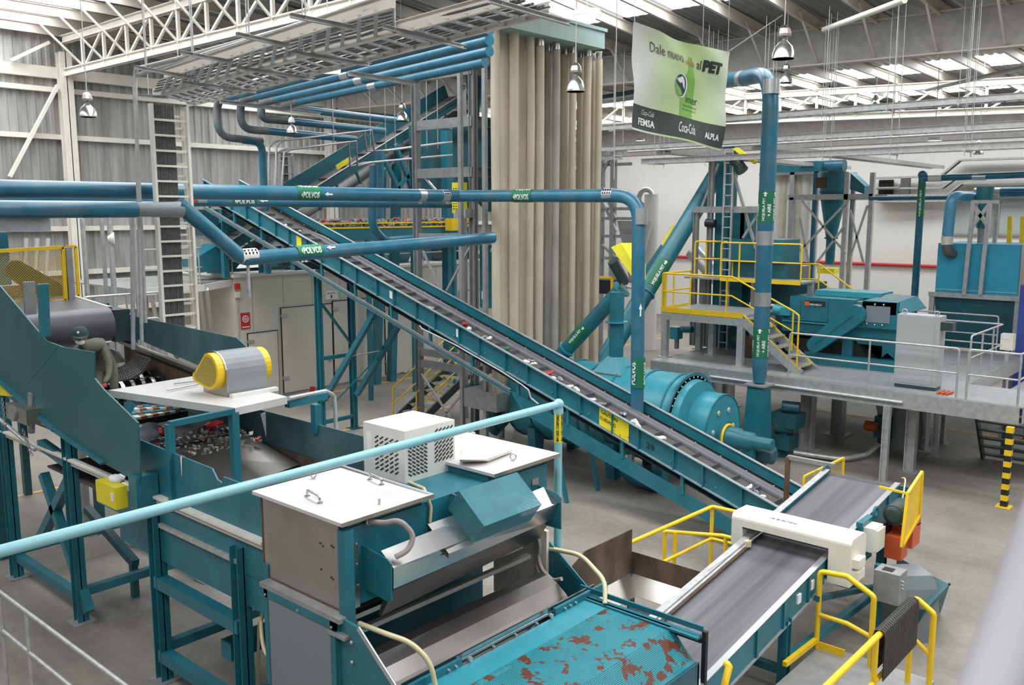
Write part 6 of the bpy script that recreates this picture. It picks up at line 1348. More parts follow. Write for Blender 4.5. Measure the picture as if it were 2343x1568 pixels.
def hood(x, r, n=12): return [(x,yc+r,3.5)]+[(x,yc+r*math.cos(t),3.5+.30+r*math.sin(t)) for t in [math.pi*k/n for k in range(n+1)]]+[(x,yc-r,3.5)]
MB().prism(hood(x0_,.30),(.62,0,0)).build('cover','motor_grey',mc); MB().prism(hood(x0_-.012,.31),(.02,0,0)).build('rim','stainless_dull',mc)
def guard(x, t):
    cc = [(x,yc-.02+.22*math.cos(a),3.5+.34+.22*math.sin(a)) for a in [math.radians(q) for q in range(-80,81,16)]]
    return cc
for x, t, nm in ((x0_-.12,.11,0),(x0_+.62,.1,1)):
    pl = [(x,yc-.03+.25*math.cos(a),3.5+.34+.25*math.sin(a)) for a in [math.radians(q) for q in range(75,286,15)]]+[(x,yc+.33+.07*math.cos(a),3.5+.22+.07*math.sin(a)) for a in [math.radians(q) for q in range(-75,91,33)]]
    gg_ = MB().prism(pl,(t,0,0)).build('belt_guard','yellow',mc)
    if nm == 0: MB().prism([(x-.004,yc+.03+(b-yc-.03)*.84,3.83+(c-3.83)*.84) for a,b,c in pl],(.003,0,0)).build('guard_mesh','mesh_tan',gg_)
for dx in (.0,): MB().box(x0_-.0,x0_+.72,yc-.42,yc-.34,3.5,3.55).build('mount_angle','white_paint',mc)
bars = ((370,893,458,873),(398,879,452,873))
MB().cyl(Z(382,893,3.53),Z(456,879,3.53),.012,n=8).build('steel_bar','stainless',label='shiny steel bar with a dark grip lying on the white plate',cat='tool'); 
MB().cyl(Z(398,878,3.53),Z(450,872,3.53),.012,n=8).build('wrench','steel_grey',label='dull wrench lying on the white plate behind the shiny bar',cat='tool')
# pipe rail right of the plate
pipe('bent_rail','bent grey tube rail with a clamp between the plate and the front trestle',[Z(660,912,3.45),Z(745,895,3.4),Z(765,905,3.3),V((Z(770,925,3.2).x,Z(770,925,3.2).y,2.2))],.03,.12,'galv')
MB().beam(Z(657,925,3.35),Z(745,905,3.35),.1).build('teal_beam','teal',label='teal beam from the white plate towards the conveyor trestle',cat='beam')
# waste in the trough
wst = [(0,'heap of mixed shredded plastic waste on the ramp sheet under the white plate',(5.3,7.0),(11.0,11.85),2.70,2.80,260,'paper_dirty'),(1,'heap of mixed plastic waste at the lower end of the ramp sheet',(5.6,7.05),(8.7,9.9),2.2,2.5,360,'paper_dirty')]
for k, lab, xr, yr, z0, z1, n, m_ in wst:
    for mi, (mm_, frac) in enumerate((('paper_dirty',.5),('clear_plastic',.28),('red',.05),('belt_dusty',.3))):
        r = random.Random(50+k*7+mi); mb = MB()
        for i in range(int(n*frac)):
            x = r.uniform(*xr); y = r.uniform(*yr); zz = (z0+(z1-z0)*((y-yr[0])/(yr[1]-yr[0])) if k == 0 else z0)+r.uniform(.0,.07 if k==0 else .25); d = V((r.uniform(-1,1),r.uniform(-1,1),r.uniform(-.25,.25))).normalized()*r.uniform(.012,.04); e_ = V((-d.y,d.x,r.uniform(-.03,.03)))*r.uniform(.3,.9)
            p = V((x,y,zz)); mb.hexa([p-d-e_,p+d-e_,p+d*.8+e_,p-d*.9+e_]+[v+V((0,0,.012)) for v in (p-d-e_,p+d-e_,p+d*.8+e_,p-d*.9+e_)])
        mb.build('waste_heap',mm_,label=['pale scraps','clear film pieces','red scraps','dark scraps'][mi]+(' strewn over the upper part of the metal ramp' if k==0 else ' piled at the foot of the metal ramp'),cat='waste',kind='stuff')
def bagm(nm, p, s, m_, lab, cat='waste', seed=1, sz=(1,1,.6)):
    r = random.Random(seed); mb = MB(); mb.sphere(p,s,12,8,*sz)
    for i, v in enumerate(mb.v): mb.v[i] = p+(v-V(p))*r.uniform(.78,1.18)
    return mb.build(nm,m_,label=lab,cat=cat)
bagm('plastic_bag',V((5.75,12.15,2.85)),.30,'clear_plastic','crumpled clear plastic bag stuck under the stepped screen',seed=4)
crushed('crushed_bottle',Z(375,988,2.85),.34,'red',501,'red crushed bottle below the crumpled clear bag','plastic waste','')
crushed('crushed_bottle',Z(493,975,2.82),.3,'red',502,'red crushed bottle at the back of the metal ramp','plastic waste','')
crushed('crushed_bottle',Z(463,983,2.8),.2,'purple_blue',503,'small blue crushed bottle on the metal ramp','plastic waste','')
crushed('crushed_bottle',Z(518,1020,2.62),.3,'paper_dirty',504,'flattened pale bottle alone on the lower metal ramp','plastic waste','')
MB().plate(Z(508,985,2.8),Z(538,975,2.85),Z(540,995,2.7),Z(512,1002,2.7),.01).build('cardboard','rust_tan',label='folded cardboard scrap by the rear gate post',cat='waste')
bagm('work_glove',Z(407,806,3.55),.09,'paper_dirty','dirty pair of work gloves left on the far ledge of the trough','glove',seed=9,sz=(1,.5,1.2))
# big teal chute side plate at the left
CX = 4.9
bc = thing('side_chute','huge dark teal chute side plate sloping down across the left edge','chute',(CX,12.5,2.6))
poly = [PX(*p,CX) for p in ((-60,600),(0,655),(105,780),(145,795),(215,806),(215,865),(238,893),(315,968),(322,1107),(240,1062),(130,990),(0,868),(-60,815))]
MB().prism(poly,(.02,0,0)).build('plate','teal_chute',bc)
m = MB(); m.beam(PX(-60,815,CX)-V((.02,0,0)),PX(130,985,CX)-V((.02,0,0)),.03,.09,up=V((1,0,0))); m.beam(PX(130,985,CX)-V((.02,0,0)),PX(240,1060,CX)-V((.02,0,0)),.03,.07,up=V((1,0,0))); m.build('lower_flange','teal',bc)
m = MB(); m.beam(PX(62,880,CX)-V((.003,0,0)),PX(135,790,CX)-V((.003,0,0)),.006,.006); m.beam(PX(60,915,CX)-V((.003,0,0)),PX(90,905,CX)-V((.003,0,0)),.005); m.build('seam','teal_light',bc)
MB().beam(PX(98,650,CX+.05),PX(103,770,CX+.05),.14,.04).build('upright','teal',bc); MB().beam(PX(66,645,CX+.3),PX(70,720,CX+.3),.16,.04).build('upright','steel_grey',bc)
uf = thing('under_frame','teal inclined frame with yellow cover plates under the big left chute','frame',(CX,14,2.6))
m = MB(); m.beam(PX(-40,855,CX+.05),PX(225,1045,CX+.05),.16,.03,up=V((1,0,0))); m.build('inclined_rail','teal',uf)
for pts in (((0,868),(45,892),(70,905),(68,912),(0,905)),((92,925),(145,965),(205,1018),(200,1024),(130,985),(95,972))):
    y_p = MB().prism([PX(*p,CX+.02) for p in pts],(.01,0,0)).build('cover_plate','yellow_flat',uf)
MB().prism([PX(*p,CX+.008) for p in ((99,933),(140,968),(140,977),(118,972),(100,960))],(.008,0,0)).build('mesh_window','mesh_tan',uf)
gx = thing('gearbox','dull metal gearbox and chain on the left edge below the big chute','gearbox',PX(40,940,CX))
a = PX(12,922,CX-.2); b = PX(62,975,CX-.2); MB().box(CX-.2,CX+.1,b.y,a.y,b.z,a.z).build('case','stainless_dull',gx); MB().cyl((CX-.23,(a.y+b.y)/2+.1,(a.z+b.z)/2),(CX-.2,(a.y+b.y)/2+.1,(a.z+b.z)/2),.12,n=18).build('end_cap','steel_grey',gx)
m = MB()
for k in range(12): m.torus(PX(5+k*.8,915+k*6,CX-.26),(1,k%2,0),.022,.006,8,4)
for k in range(12): m.torus(PX(52+k*1.8,985+k*5,CX-.2),(1,k%2,0),.022,.006,8,4)
m.build('chain','steel_grey',gx); MB().cyl(PX(72,900,CX),PX(72,990,CX),.05,n=10).build('column','steel_grey',gx)
MB().cyl(PX(0,960,CX-.1),PX(80,1030,CX-.1),.03,n=8).build('pull_rod','galv',gx)
yb_ = thing('yellow_bin','yellow metal scrap box with waste on top hanging from the trough side','box',PX(245,1150,TN-.3))
a = PX(218,1098,TN-.45); b = PX(266,1168,TN-.45); MB().box(TN-.45,TN-.3,b.y,a.y,b.z,a.z).build('box','yellow_flat',yb_); MB().box(TN-.455,TN-.45,b.y+.05,b.y+.12,a.z-.18,a.z-.08).build('label','paper',yb_)
MB().box(TN-.3,TN-.02,b.y-.25,b.y-.05,b.z-.1,a.z+.15).build('bracket','teal',yb_)
bagm('paper_scrap',V((TN-.3,(a.y+b.y)/2,a.z+.03)),.1,'paper','pale scraps heaped on top of the yellow box',seed=12)
# belt conveyor end behind the worker
rb = thing('head_belt','wide dark belt conveyor turning over its head drum behind the worker','conveyor',Z(170,760,3.4))
h0, h1 = Z(100,748,3.95), Z(250,733,3.95); ax_ = V((1,0,0)); hy = h0.y; 
hA, hB = PY(95,752,15.4), PY(247,745,15.4); zc = (hA.z+hB.z)/2
MB().cyl((hA.x-.6,15.4,zc),(hB.x,15.4,zc),.30,n=36).build('head_drum','rubber_worn',rb)
m = MB(); m.prism([(hA.x-.6,15.4,zc+.30),(hA.x-.6,20.5,zc+.62),(hA.x-.6,20.5,zc+.60),(hA.x-.6,15.4,zc+.28)],(hB.x-hA.x+.6,0,0)); m.build('belt','rubber_worn',rb)
m = MB(); m.beam((hB.x+.05,15.4,zc+.25),(hB.x+.05,20.5,zc+.6),.08,.1); m.build('side_frame','stainless_dull',rb); MB().box(hB.x+.02,hB.x+.3,15.2,15.7,zc-.3,zc+.25).build('bearing_block','dark_motor',rb); MB().box(hB.x+.3,hB.x+.42,15.2,15.8,zc-.35,zc+.15).build('blue_cover','purple_blue',rb)
MB().box(hA.x-.6,hA.x+.55,17.2,17.4,zc+.42,zc+.62).build('cross_angle','steel_grey',rb)
for X in (hA.x-.5,hB.x+.1): MB().beam((X,16.5,0),(X,16.5,zc),.14).build('leg','teal_dark',rb); MB().beam((X,20,0),(X,20,zc+.4),.14).build('leg','teal_dark',rb)
a = PY(147,702,19.0); b = PY(252,735,19.0); bb_ = thing('open_box','open-topped bright teal steel box behind the head drum','box',(a.x,19,b.z)); m = MB()
for x0,x1,y0,y1 in ((a.x,b.x,19,19.03),(a.x,b.x,20.2,20.23),(a.x,a.x+.03,19,20.2),(b.x-.03,b.x,19,20.2)): m.box(x0,x1,y0,y1,b.z-.4,a.z)
m.build('walls','teal',bb_)
for X in (a.x+.1,b.x-.1): MB().beam((X,19.1,0),(X,19.1,b.z-.3),.1).build('leg','teal_dark',bb_)
# yellow mesh guards
yw = thing('mesh_guard','large yellow wire-mesh guard in front of a grey belt cover at the left edge','guard',PY(75,630,16.5))
GY = 16.5; gq = [PY(-60,578,GY),PY(144,566,GY),PY(150,688,GY),PY(-60,715,GY)]
for p, q in zip(gq, gq[1:]+gq[:1]): MB().beam(p,q,.06).build('frame_bar','yellow',yw)
MB().add(gq,[(0,1,2,3)]).build('mesh','mesh_yellow',yw,uv=True)
MB().beam((gq[1].x+.08,GY,0),(gq[1].x+.08,GY,gq[1].z),.1).build('post','steel_grey',yw)
bgc = MB(); ca, cb_ = PY(38,618,GY+.5), PY(122,668,GY+.5); d = (ca-cb_).normalized(); u = d.cross(V((0,1,0))); Rr = .17
bgc.prism([ca+d*math.sin(t)*Rr+u*math.cos(t)*Rr for t in [math.pi*k/8 for k in range(9)]]+[cb_-d*math.sin(t)*Rr*1.15-u*math.cos(t)*Rr*1.15 for t in [math.pi*k/8 for k in range(9)]],(0,.15,0)); bgc.build('belt_cover','dark_motor',yw)
y2 = thing('mesh_guard','narrow yellow mesh guard panel right beside the large one','guard',PY(165,620,17.5)); gq = [PY(152,564,17.5),PY(173,564,17.5),PY(180,677,17.5),PY(158,677,17.5)]
for p, q in zip(gq, gq[1:]+gq[:1]): MB().beam(p,q,.05).build('frame_bar','yellow',y2)
MB().add(gq,[(0,1,2,3)]).build('mesh','mesh_yellow',y2,uv=True); MB().beam(PY(158,680,17.6),V((PY(158,680,17.6).x,17.6,0)),.08).build('leg','steel_grey',y2)
lm = thing('left_machine','dark teal machine body behind the yellow mesh guards','machine',(5.5,18.5,0)); a = PY(-60,690,18.5); b = PY(181,690,18.5); MB().box(a.x,b.x,18.5,19.8,2.6,PY(181,680,18.5).z).build('body','teal_dark',lm)
for X in (a.x+.1,b.x-.1): MB().beam((X,18.7,0),(X,18.7,2.6),.15).build('leg','teal_dark',lm)
MB().box(a.x,PY(24,560,18.5).x,18.6,19.2,PY(0,690,18.5).z,PY(0,532,18.5).z).build('tall_box','teal',lm)
for px in (60,85,110): MB().beam(PY(px,545,18.8),PY(px-10,680,18.8),.06).build('strut','panel_beige',lm)
MB().ibeam(PY(-60,512,18),PY(115,512,18),.25,.3).build('overhead_beam','steel_grey',label='grey I-beam hanging under the thick blue pipes at the left edge',cat='beam')
fl = thing('floodlight','round spotlight on a grey pole left of the cable ladder','lamp',PY(265,546,20)); c = PY(266,546,20); MB().lathe(c+V((-.15,.1,0)),(1,-.5,0),[(0,.05),(.1,.13),(.14,.14)],16).build('head','lamp_white',fl); MB().cyl((PY(255,500,20).x,20.1,0),(PY(255,500,20).x,20.1,PY(255,480,20).z),.06,n=10).build('pole','galv',fl)
for k,(px,y_) in enumerate(((188,19),(232,20.5),(305,18))): c0 = PY(px,500,y_); MB().cyl((c0.x,y_,0),(c0.x,y_,c0.z),.05,n=8).build('pipe_stand','galv',label='grey vertical tube stand under the blue pipes, %s of the three near the white column' % ('leftmost','middle','rightmost')[k],cat='post')
rail('platform_railing','grey tube railing beside the open-topped teal box',[PY(198,792,18.2)*0+V((PY(190,660,18.2).x,18.2,2.4)),V((PY(365,690,18.2).x,18.2,2.4))],1.9,'galv',posts=[(PY(290,690,18.2).x,18.2,2.4)])
rail('platform_railing','second grey tube railing just right of the head drum',[V((PY(262,740,16.6).x,16.6,2.4)),V((PY(365,740,16.6).x,16.6,2.4))],1.55,'galv',posts=[(PY(310,690,16.6).x,16.6,2.4)])
MB().box(PY(190,700,18).x-1,PY(370,700,18).x,16.5,18.3,2.2,2.38).build('walkway','steel_grey',label='grey walkway slab hidden behind the trough carrying the tube railings',cat='platform')
# handrail in the bottom left corner
p0 = Z(0,1355,1.5); hx = p0.x; hr = thing('corner_handrail','grey tube handrail close to the camera in the bottom left corner','railing',(hx,6,0))
for z in (1.5,1.0): MB().cyl((hx,p0.y+1.5,z),(hx,3.5,z),.024,n=12).build('rail','galv',hr)
for px in (5,62): c = PX(px,1430,hx); MB().cyl((hx,c.y,0),(hx,c.y,1.5),.022,n=10).build('rail_post','galv',hr)
nr2 = thing('near_handrail','pale out-of-focus handrail tube very close to the camera at the bottom right','railing',D(2400,1300,.8))
MB().cyl(D(2500,930,.95),D(2235,1700,.74),.026,n=24).build('tube','rail_pale',nr2)
# worker
def person():
    t = thing('person','worker in olive clothes, dark green cap and white face mask leaning over the trough rollers','person',(5.7,13.6,2.78))
    hd = D(183,771,14.2); hd = V(hd)
    fwd = (V((0,0,hd.z))-V((hd.x,hd.y,hd.z))); fwd = V((fwd.x,fwd.y,0)).normalized(); side = V((0,0,1)).cross(fwd)   # facing roughly to the camera
    rightp = side  # picture right
    R = lambda a, b, c: hd+rightp*a+fwd*b+V((0,0,c))
    bm_ = bpy.data.meshes.new('person'); pts = []; ed = []; rad = []
    def chain(ps, rs, parent=None):
        prev = parent
        for p, r in zip(ps, rs):
            pts.append(tuple(p)); rad.append(r); i = len(pts)-1
            if prev is not None: ed.append((prev, i))
            prev = i
        return prev
    pel = chain([R(.30,-.55,-.50)],[(.15,.14)])
    ch_ = chain([R(.27,-.42,-.30),R(.21,-.28,-.18),R(.13,-.16,-.15)],[(.15,.14),(.17,.14),(.15,.11)],pel)
    nk = chain([R(.03,-.05,-.13),R(.0,-.01,-.05)],[(.06,.06),(.055,.055)],ch_)
    chain([R(.29,-.14,-.18),R(.36,-.06,-.42),R(.34,.06,-.60),R(.27,.16,-.68)],[(.075,.075),(.06,.06),(.045,.045),(.03,.03)],ch_)
    chain([R(-.11,-.10,-.24),R(-.17,.0,-.44),R(-.10,.12,-.60),R(-.02,.2,-.68)],[(.075,.075),(.06,.06),(.045,.045),(.03,.03)],ch_)
    for s in (-.1,.12): chain([R(.30+s,-.55,-.58),R(.30+s,-.45,-.88),R(.30+s,-.55,-1.15)],[(.09,.09),(.065,.065),(.045,.045)],pel)
    bm_.from_pydata(pts, ed, []); o = bpy.data.objects.new('body_src', bm_); COL.objects.link(o)
    md_ = o.modifiers.new('s','SKIN'); md_.use_smooth_shade = True; sv = bm_.skin_vertices[0].data
    for i, r in enumerate(rad): sv[i].radius = r
    sv[0].use_root = True
    o.modifiers.new('u','SUBSURF').levels = 1
    dg = bpy.context.evaluated_depsgraph_get(); dg.update(); me = bpy.data.meshes.new_from_object(o.evaluated_get(dg)); bpy.data.objects.remove(o)
    me.name = 'body'; me.materials.clear(); me.materials.append(MT['cloth_olive']); ob = bpy.data.objects.new('body', me); COL.objects.link(ob); ob.parent = t; ob.location = -V(t.location)
    for p in me.polygons: p.use_smooth = True
    m = MB(); m.sphere(hd+V((0,0,-.0)),.105,18,14,.82,.95,1.12); hdm = m
    nose = R(0,.10,-.02); hdm.sphere(nose,.02,8,6,1,1.1,1.4)
    for s in (-1,1): hdm.sphere(R(s*.09,-.01,-.01),.025,8,6,.5,.9,1.3)
    hdo = hdm.build('head','skin',t)
    m = MB(); m.sphere(R(-.035,.095,.012),.012,8,6); m.sphere(R(.035,.095,.012),.012,8,6); m.build('eyes','ink',hdo)
    m = MB(); m.sphere(R(0,.052,-.065),.066,14,10,1.0,.85,.75); m.build('face_mask','paper',t)
    m = MB(); m.tube([R(-.09,0,-.02),R(-.06,.07,-.05)],.003,5); m.tube([R(.09,0,-.02),R(.06,.07,-.05)],.003,5); m.build('mask_strap','paper',t)
    m = MB(); vs = []; n = 20
    prof = [(.118,.02),(.118,.06),(.105,.10),(.075,.135),(.03,.15),(.001,.152)]
    c0 = R(0,-.005,0)
    for r_, z in prof:
        for k in range(n): a = 2*math.pi*k/n; vs.append(c0+V((math.cos(a)*r_,math.sin(a)*r_,z)))
    m.add(vs,[(i*n+k,i*n+(k+1)%n,(i+1)*n+(k+1)%n,(i+1)*n+k) for i in range(5) for k in range(n)],True); cap = m.build('cap','cap_green',t)
    m = MB(); br = [R(.115*math.cos(a),.095*math.sin(a)+.02+ .09*math.sin(a),.035-.035*math.sin(a)) for a in [math.pi*k/12 for k in range(13)]]; m.prism(br,(0,0,-.008)); m.build('cap_peak','cap_green',cap)
    MB().sphere(R(-.02,.105,.075),.02,10,6,1,.4,1).build('cap_badge','paper',cap)
    for (wx, wy, wz, s) in ((.27,.17,-.69,1),(-.01,.21,-.69,-1)):
        wst_ = R(wx,wy,wz); hm = MB(); hm.sphere(wst_+fwd*.05,.045,12,8,.9,.9,.5)
        for k in range(4):
            o_ = rightp*((k-1.5)*.021); L = (.075,.085,.08,.065)[k]; hm.tube([wst_+fwd*.07+o_,wst_+fwd*(.07+L*.5)+o_+V((0,0,.006)),wst_+fwd*(.07+L*.9)+o_+V((0,0,-.02))],[.0095,.009,.007],7)
        hm.tube([wst_+fwd*.03-rightp*s*.035,wst_+fwd*.065-rightp*s*.065,wst_+fwd*.09-rightp*s*.06+V((0,0,-.01))],[.012,.011,.008],7); hm.build('hand','skin' if s<0 else 'red_glove',t)
person()
# ================================================================ BANNER
BNY = 10.0
bq = [PY(1452,48,BNY),PY(1665,120,BNY),PY(1652,345,BNY),PY(1450,295,BNY)]
bn_ = thing('banner','large hanging cloth banner in white and green with slogan and logos along a dark strip','banner',(16.6,BNY,7.4))
def bp(u, v, o=0):  # u across, v up, 0..1
    p = bq[3].lerp(bq[2],u).lerp(bq[0].lerp(bq[1],u),v)
    w1 = .05*math.sin(u*9+v*3)*(1-v*.3)+.035*math.sin((u+v)*14)*max(0,v-.3)+.04*math.cos(u*5-v*8)
    sag = -.06*math.sin(math.pi*u)*v
    return V((p.x,p.y+w1-o,p.z+sag))
def bpatch(mb, polys, o):
    vs, fs = polys; bm = bmesh.new(); bv = [bm.verts.new((a,b,0)) for a,b in vs]
    for f in fs:
        try: bm.faces.new([bv[i] for i in f])
        except ValueError: pass
    for ax in (0,1):
        lo = min(v[ax] for v in vs); hi = max(v[ax] for v in vs); k = max(1,int((hi-lo)*30))
        for i in range(1,k):
            c = [0,0,0]; c[ax] = lo+(hi-lo)*i/k; n_ = [0,0,0]; n_[ax] = 1
            bmesh.ops.bisect_plane(bm,geom=bm.verts[:]+bm.edges[:]+bm.faces[:],plane_co=c,plane_no=n_)
    bm.verts.index_update(); mb.add([bp(v.co.x,v.co.y,o) for v in bm.verts],[tuple(v.index for v in f.verts) for f in bm.faces],o==0); bm.free(); return mb
# cloth colour: white at both sides, pale green in the middle (printed)
cm = bpy.data.materials.new('banner_print'); cm.use_nodes = True; MT['banner_print'] = cm
nt = cm.node_tree; N = nt.nodes; Lk = nt.links; b_ = N['Principled BSDF']; tc = N.new('ShaderNodeTexCoord'); sp_ = N.new('ShaderNodeSeparateXYZ'); Lk.new(tc.outputs['Generated'],sp_.inputs[0])
cr = N.new('ShaderNodeValToRGB'); Lk.new(sp_.outputs[0],cr.inputs[0]); el_ = cr.color_ramp.elements
el_[0].position = .06; el_[0].color = (.72,.74,.72,1); el_[1].position = .98; el_[1].color = (.62,.68,.55,1)
for ps, c in ((.30,(.58,.72,.42,1)),(.55,(.50,.68,.26,1)),(.78,(.58,.74,.42,1))): e = el_.new(ps); e.color = c
Lk.new(cr.outputs[0],b_.inputs['Base Color']); b_.inputs['Roughness'].default_value = .7
cl = bpatch(MB(),rect(0,1,0,1),0).build('cloth','banner_print',bn_,fixn=False)
mat('banner_green',(.22,.50,.09),.7,vary=.03); mat('banner_dark',(.055,.065,.06),.7,vary=.1); mat('banner_blue',(.02,.04,.08),.7); mat('banner_red',(.62,.16,.06),.7)
bpatch(MB(),rect(0,1,0.02,.245),.004).build('bottom_strip','banner_dark',cl,fixn=False)
bottle = ([(.47,.245),(.47,.45),(.50,.62),(.545,.72),(.555,.86),(.60,.86),(.61,.72),(.64,.62),(.65,.45),(.62,.245)],[tuple(range(10))])
bpatch(MB(),bottle,.006).build('bottle_shape','banner_green',cl,fixn=False)
def btxt(body, u0, u1, v0, v1, m_, bold=.0, sl=0):
    vs, fs = glyphs(body,bold); mb = MB(); bpatch(mb,([(u0+a*(u1-u0)+sl*b*(v1-v0),v0+b*(v1-v0)) for a,b in vs],fs),.012); mb.build('lettering',m_,cl,fixn=False)
btxt('Dale nueva',.155,.49,.78,.875,'ink',.0); btxt('vida',.51,.62,.765,.84,'banner_red'); btxt('al',.645,.69,.76,.85,'ink'); btxt('PET',.71,.905,.75,.865,'ink',.06)
def disc(cu, cv, ru, rv, n=28, a0=0, a1=2*math.pi): return [(cu+ru*math.cos(a0+(a1-a0)*k/n),cv+rv*math.sin(a0+(a1-a0)*k/n)) for k in range(n)],[tuple(range(n))]
bpatch(MB(),disc(.465,.545,.082,.118),.010).build('logo_ring','paper',cl,fixn=False)
bpatch(MB(),disc(.458,.545,.070,.108),.013).build('logo_disc','banner_blue',cl,fixn=False)
bpatch(MB(),([(.40,.60),(.44,.62),(.47,.64),(.50,.60),(.515,.52),(.49,.54),(.47,.58),(.45,.565),(.42,.575)],[tuple(range(9))]),.016).build('logo_mountain','paper',cl,fixn=False)
bpatch(MB(),([(.389,.56),(.41,.535),(.45,.515),(.49,.46),(.455,.44),(.42,.455),(.395,.50)],[tuple(range(7))]),.016).build('logo_field','banner_green',cl,fixn=False)
btxt('imer',.545,.70,.40,.475,'ink'); btxt('Industria Mexicana de',.505,.69,.355,.38,'ink'); btxt('Reciclaje, S.A. de C.V.',.505,.68,.31,.335,'ink')
btxt('Coca-Cola',.095,.22,.165,.215,'paper',.0,.2); btxt('FEMSA',.07,.235,.06,.13,'paper',.03); btxt('Coca-Cola',.44,.63,.08,.19,'paper',.01,.2); btxt('ALPLA',.77,.945,.085,.15,'paper',.04)
for p, zt in ((bq[0],12),(bq[1],12),(bq[0].lerp(bq[1],.7),12)): MB().cyl(p,(p.x,p.y,roofz(p.x)-.3),.008,n=5).build('hanging_wire','galv',bn_)
MB().cyl(bq[1],D(1790,35,19.5),.012,n=6).build('tie_rope','galv',bn_)
# ================================================================ LAMPS
def lamp(kind, px, py, w, d, lab, zt=None):
    """px,py = middle of the lower rim; w = rim width in metres"""
    c = D(px,py,d); t = thing('high_bay_lamp',lab,'lamp',c); r = w/2; ax = (0,0,1)
    if kind == 'bell':
        MB().lathe(c,ax,[(0,r),(.02,r*1.0),(r*.5,r*.93),(r*1.0,r*.75),(r*1.35,r*.42),(r*1.5,r*.25)],24).build('shade','reflector',t)
        MB().lathe(c,ax,[(.005,r*.9),(.0,r*.93)],20).build('lens','lamp_white',t)
        MB().lathe(c,ax,[(r*1.5,r*.16),(r*1.9,r*.16)],10).build('neck','steel_grey',t)
        MB().lathe(c,ax,[(r*1.85,r*.6),(r*2.05,r*.62),(r*2.5,r*.5),(r*2.8,r*.22)],10,False).build('ballast','stainless_dull' if w>.3 else 'lamp_white',t); top = r*2.8
    else:
        MB().lathe(c,ax,[(0,r),(.01,r*1.02),(r*.42,r*.93),(r*.45,r*.3)],28).build('shade','lamp_white',t); top = r*.45
        MB().lathe(c,ax,[(-.004,r*.97),(.004,r*.98)],26).build('lens','lamp_glow',t)
    MB().cyl(c+V((0,0,top)),(c.x,c.y,roofz(c.x)+.02),.01,n=6).build('cord','galv',t)
emis('lamp_glow',(1,.97,.9),1.2)
lamp('bell',202,268,.34,20,'metal bell lamp hanging before the corrugated wall near the front truss corner')
lamp('bell',1317,210,.40,18.6,'metal bell lamp hanging in front of the filter bags')
lamp('bell',1792,135,.40,16.6,'shiny metal bell lamp hanging just above the bend of the HOJUELA PET pipe')
lamp('bell',1797,190,.36,26,'second bell lamp half hidden behind the top of the HOJUELA PET pipe')
lamp('bell',668,305,.30,25,'dusty bell lamp hanging in front of the ceiling duct bends')
lamp('bell',921,277,.34,25,'bell lamp hanging in front of the dark rear conveyor')
lamp('drum',753,165,.42,17,'lit white drum lamp under the overhead trays beside the ceiling ducts')
lamp('drum',1343,38,.42,14,'white drum lamp near the top edge beside the filter house header')
lamp('drum',2138,322,.42,31,'white drum lamp between the hanging trays before the white back wall')
lamp('bell',2238,353,.34,36,'small white bell lamp far right before the back wall')
lamp('bell',2003,245,.34,36,'small bell lamp hanging among the far roof truss members')
lamp('drum',1465,322,.36,36,'pale lamp shade just below the left corner of the banner')
lamp('drum',410,182,.30,24,'small white lamp seen through the front overhead tray near the cable ladder')
# ================================================================ TRAYS ON THE RIGHT
i = 0
for (xa, z, w_, px0, lab) in ((23.0,7.48,.42,1467,'lowest of the three parallel hanging trays crossing the right half'),(23.6,7.98,.42,1376,'middle of the three parallel hanging trays crossing the right half'),(24.0,8.66,.42,1376,'highest of the three parallel hanging trays crossing the right half')):
    y0 = PX(px0,340,xa).y; z1 = z+.02
    t = tray(lab,V((xa,y0,z)),V((xa,3.5,z1)),V((xa+w_,y0,z)),V((xa+w_,3.5,z1)),rung=.32,cables=4,m_='galv',depth=.16)
    y = y0-.5; i = 0
    while y > 4:
        hg = thing('tray_hanger','grey strut with two rods under the %s right-hand tray, %s from its left end' % (lab.split(' of')[0], ordn(i)),'hanger',(xa,y,z),'strut hangers of the %s right tray' % lab.split(' of')[0])
        MB().box(xa-.08,xa+w_+.08,y-.02,y+.02,z-.1,z-.055).build('strut','galv',hg)
        for x in (xa-.05,xa+w_+.05): MB().cyl((x,y,z-.2),(x,y,roofz(x)-.3 if x < 24.8 else 9.7),.009,n=5).build('rod','galv',hg)
        y -= 1.7; i += 1
MB().cyl((23.5,16,7.83),(23.5,3.5,7.86),.03,n=8).build('conduit','galv',label='slender conduit running under the middle right-hand tray',cat='pipe')
tray('hanging tray running away towards the back wall above the granulator, upper one',V((25,12.6,7.9)),V((42,12.6,7.9)),V((25,12.1,7.9)),V((42,12.1,7.9)),rung=.5,cables=3)
tray('hanging tray running away towards the back wall behind the banner, left of the cyclone',V((25,15.9,7.9)),V((40,15.9,7.9)),V((25,15.4,7.9)),V((40,15.4,7.9)),rung=.5,cables=3)
tray('short hanging tray passing behind the filter bags to the tower',V((22,20.5,7.6)),V((22,15.5,7.6)),V((22.5,20.5,7.6)),V((22.5,15.5,7.6)),cables=2)
def wtray(pts, lab, X=44.6):
    w = [PX(*p,X) for p in pts]; w = [V((X,p.y,p.z)) for p in w]; t = thing('wall_tray',lab,'cable tray',w[0])
    for o in (V((0,0,0)),V((-.35,0,0))):
        m = MB()
        for p, q in zip(w,w[1:]): m.beam(p+o,q+o,.03,.09)
        m.build('side_rail','galv',t)
    m = MB()
    for p, q in zip(w,w[1:]): m.beam(p+V((-.17,0,0)),q+V((-.17,0,0)),.28,.03)
    m.build('cables','cable',t)
wtray([(2000,408),(2155,404),(2200,367),(2420,360)],'topmost stepped cable tray on the white back wall')
wtray([(2000,432),(2160,430),(2198,402),(2420,397)],'second stepped cable tray on the back wall')
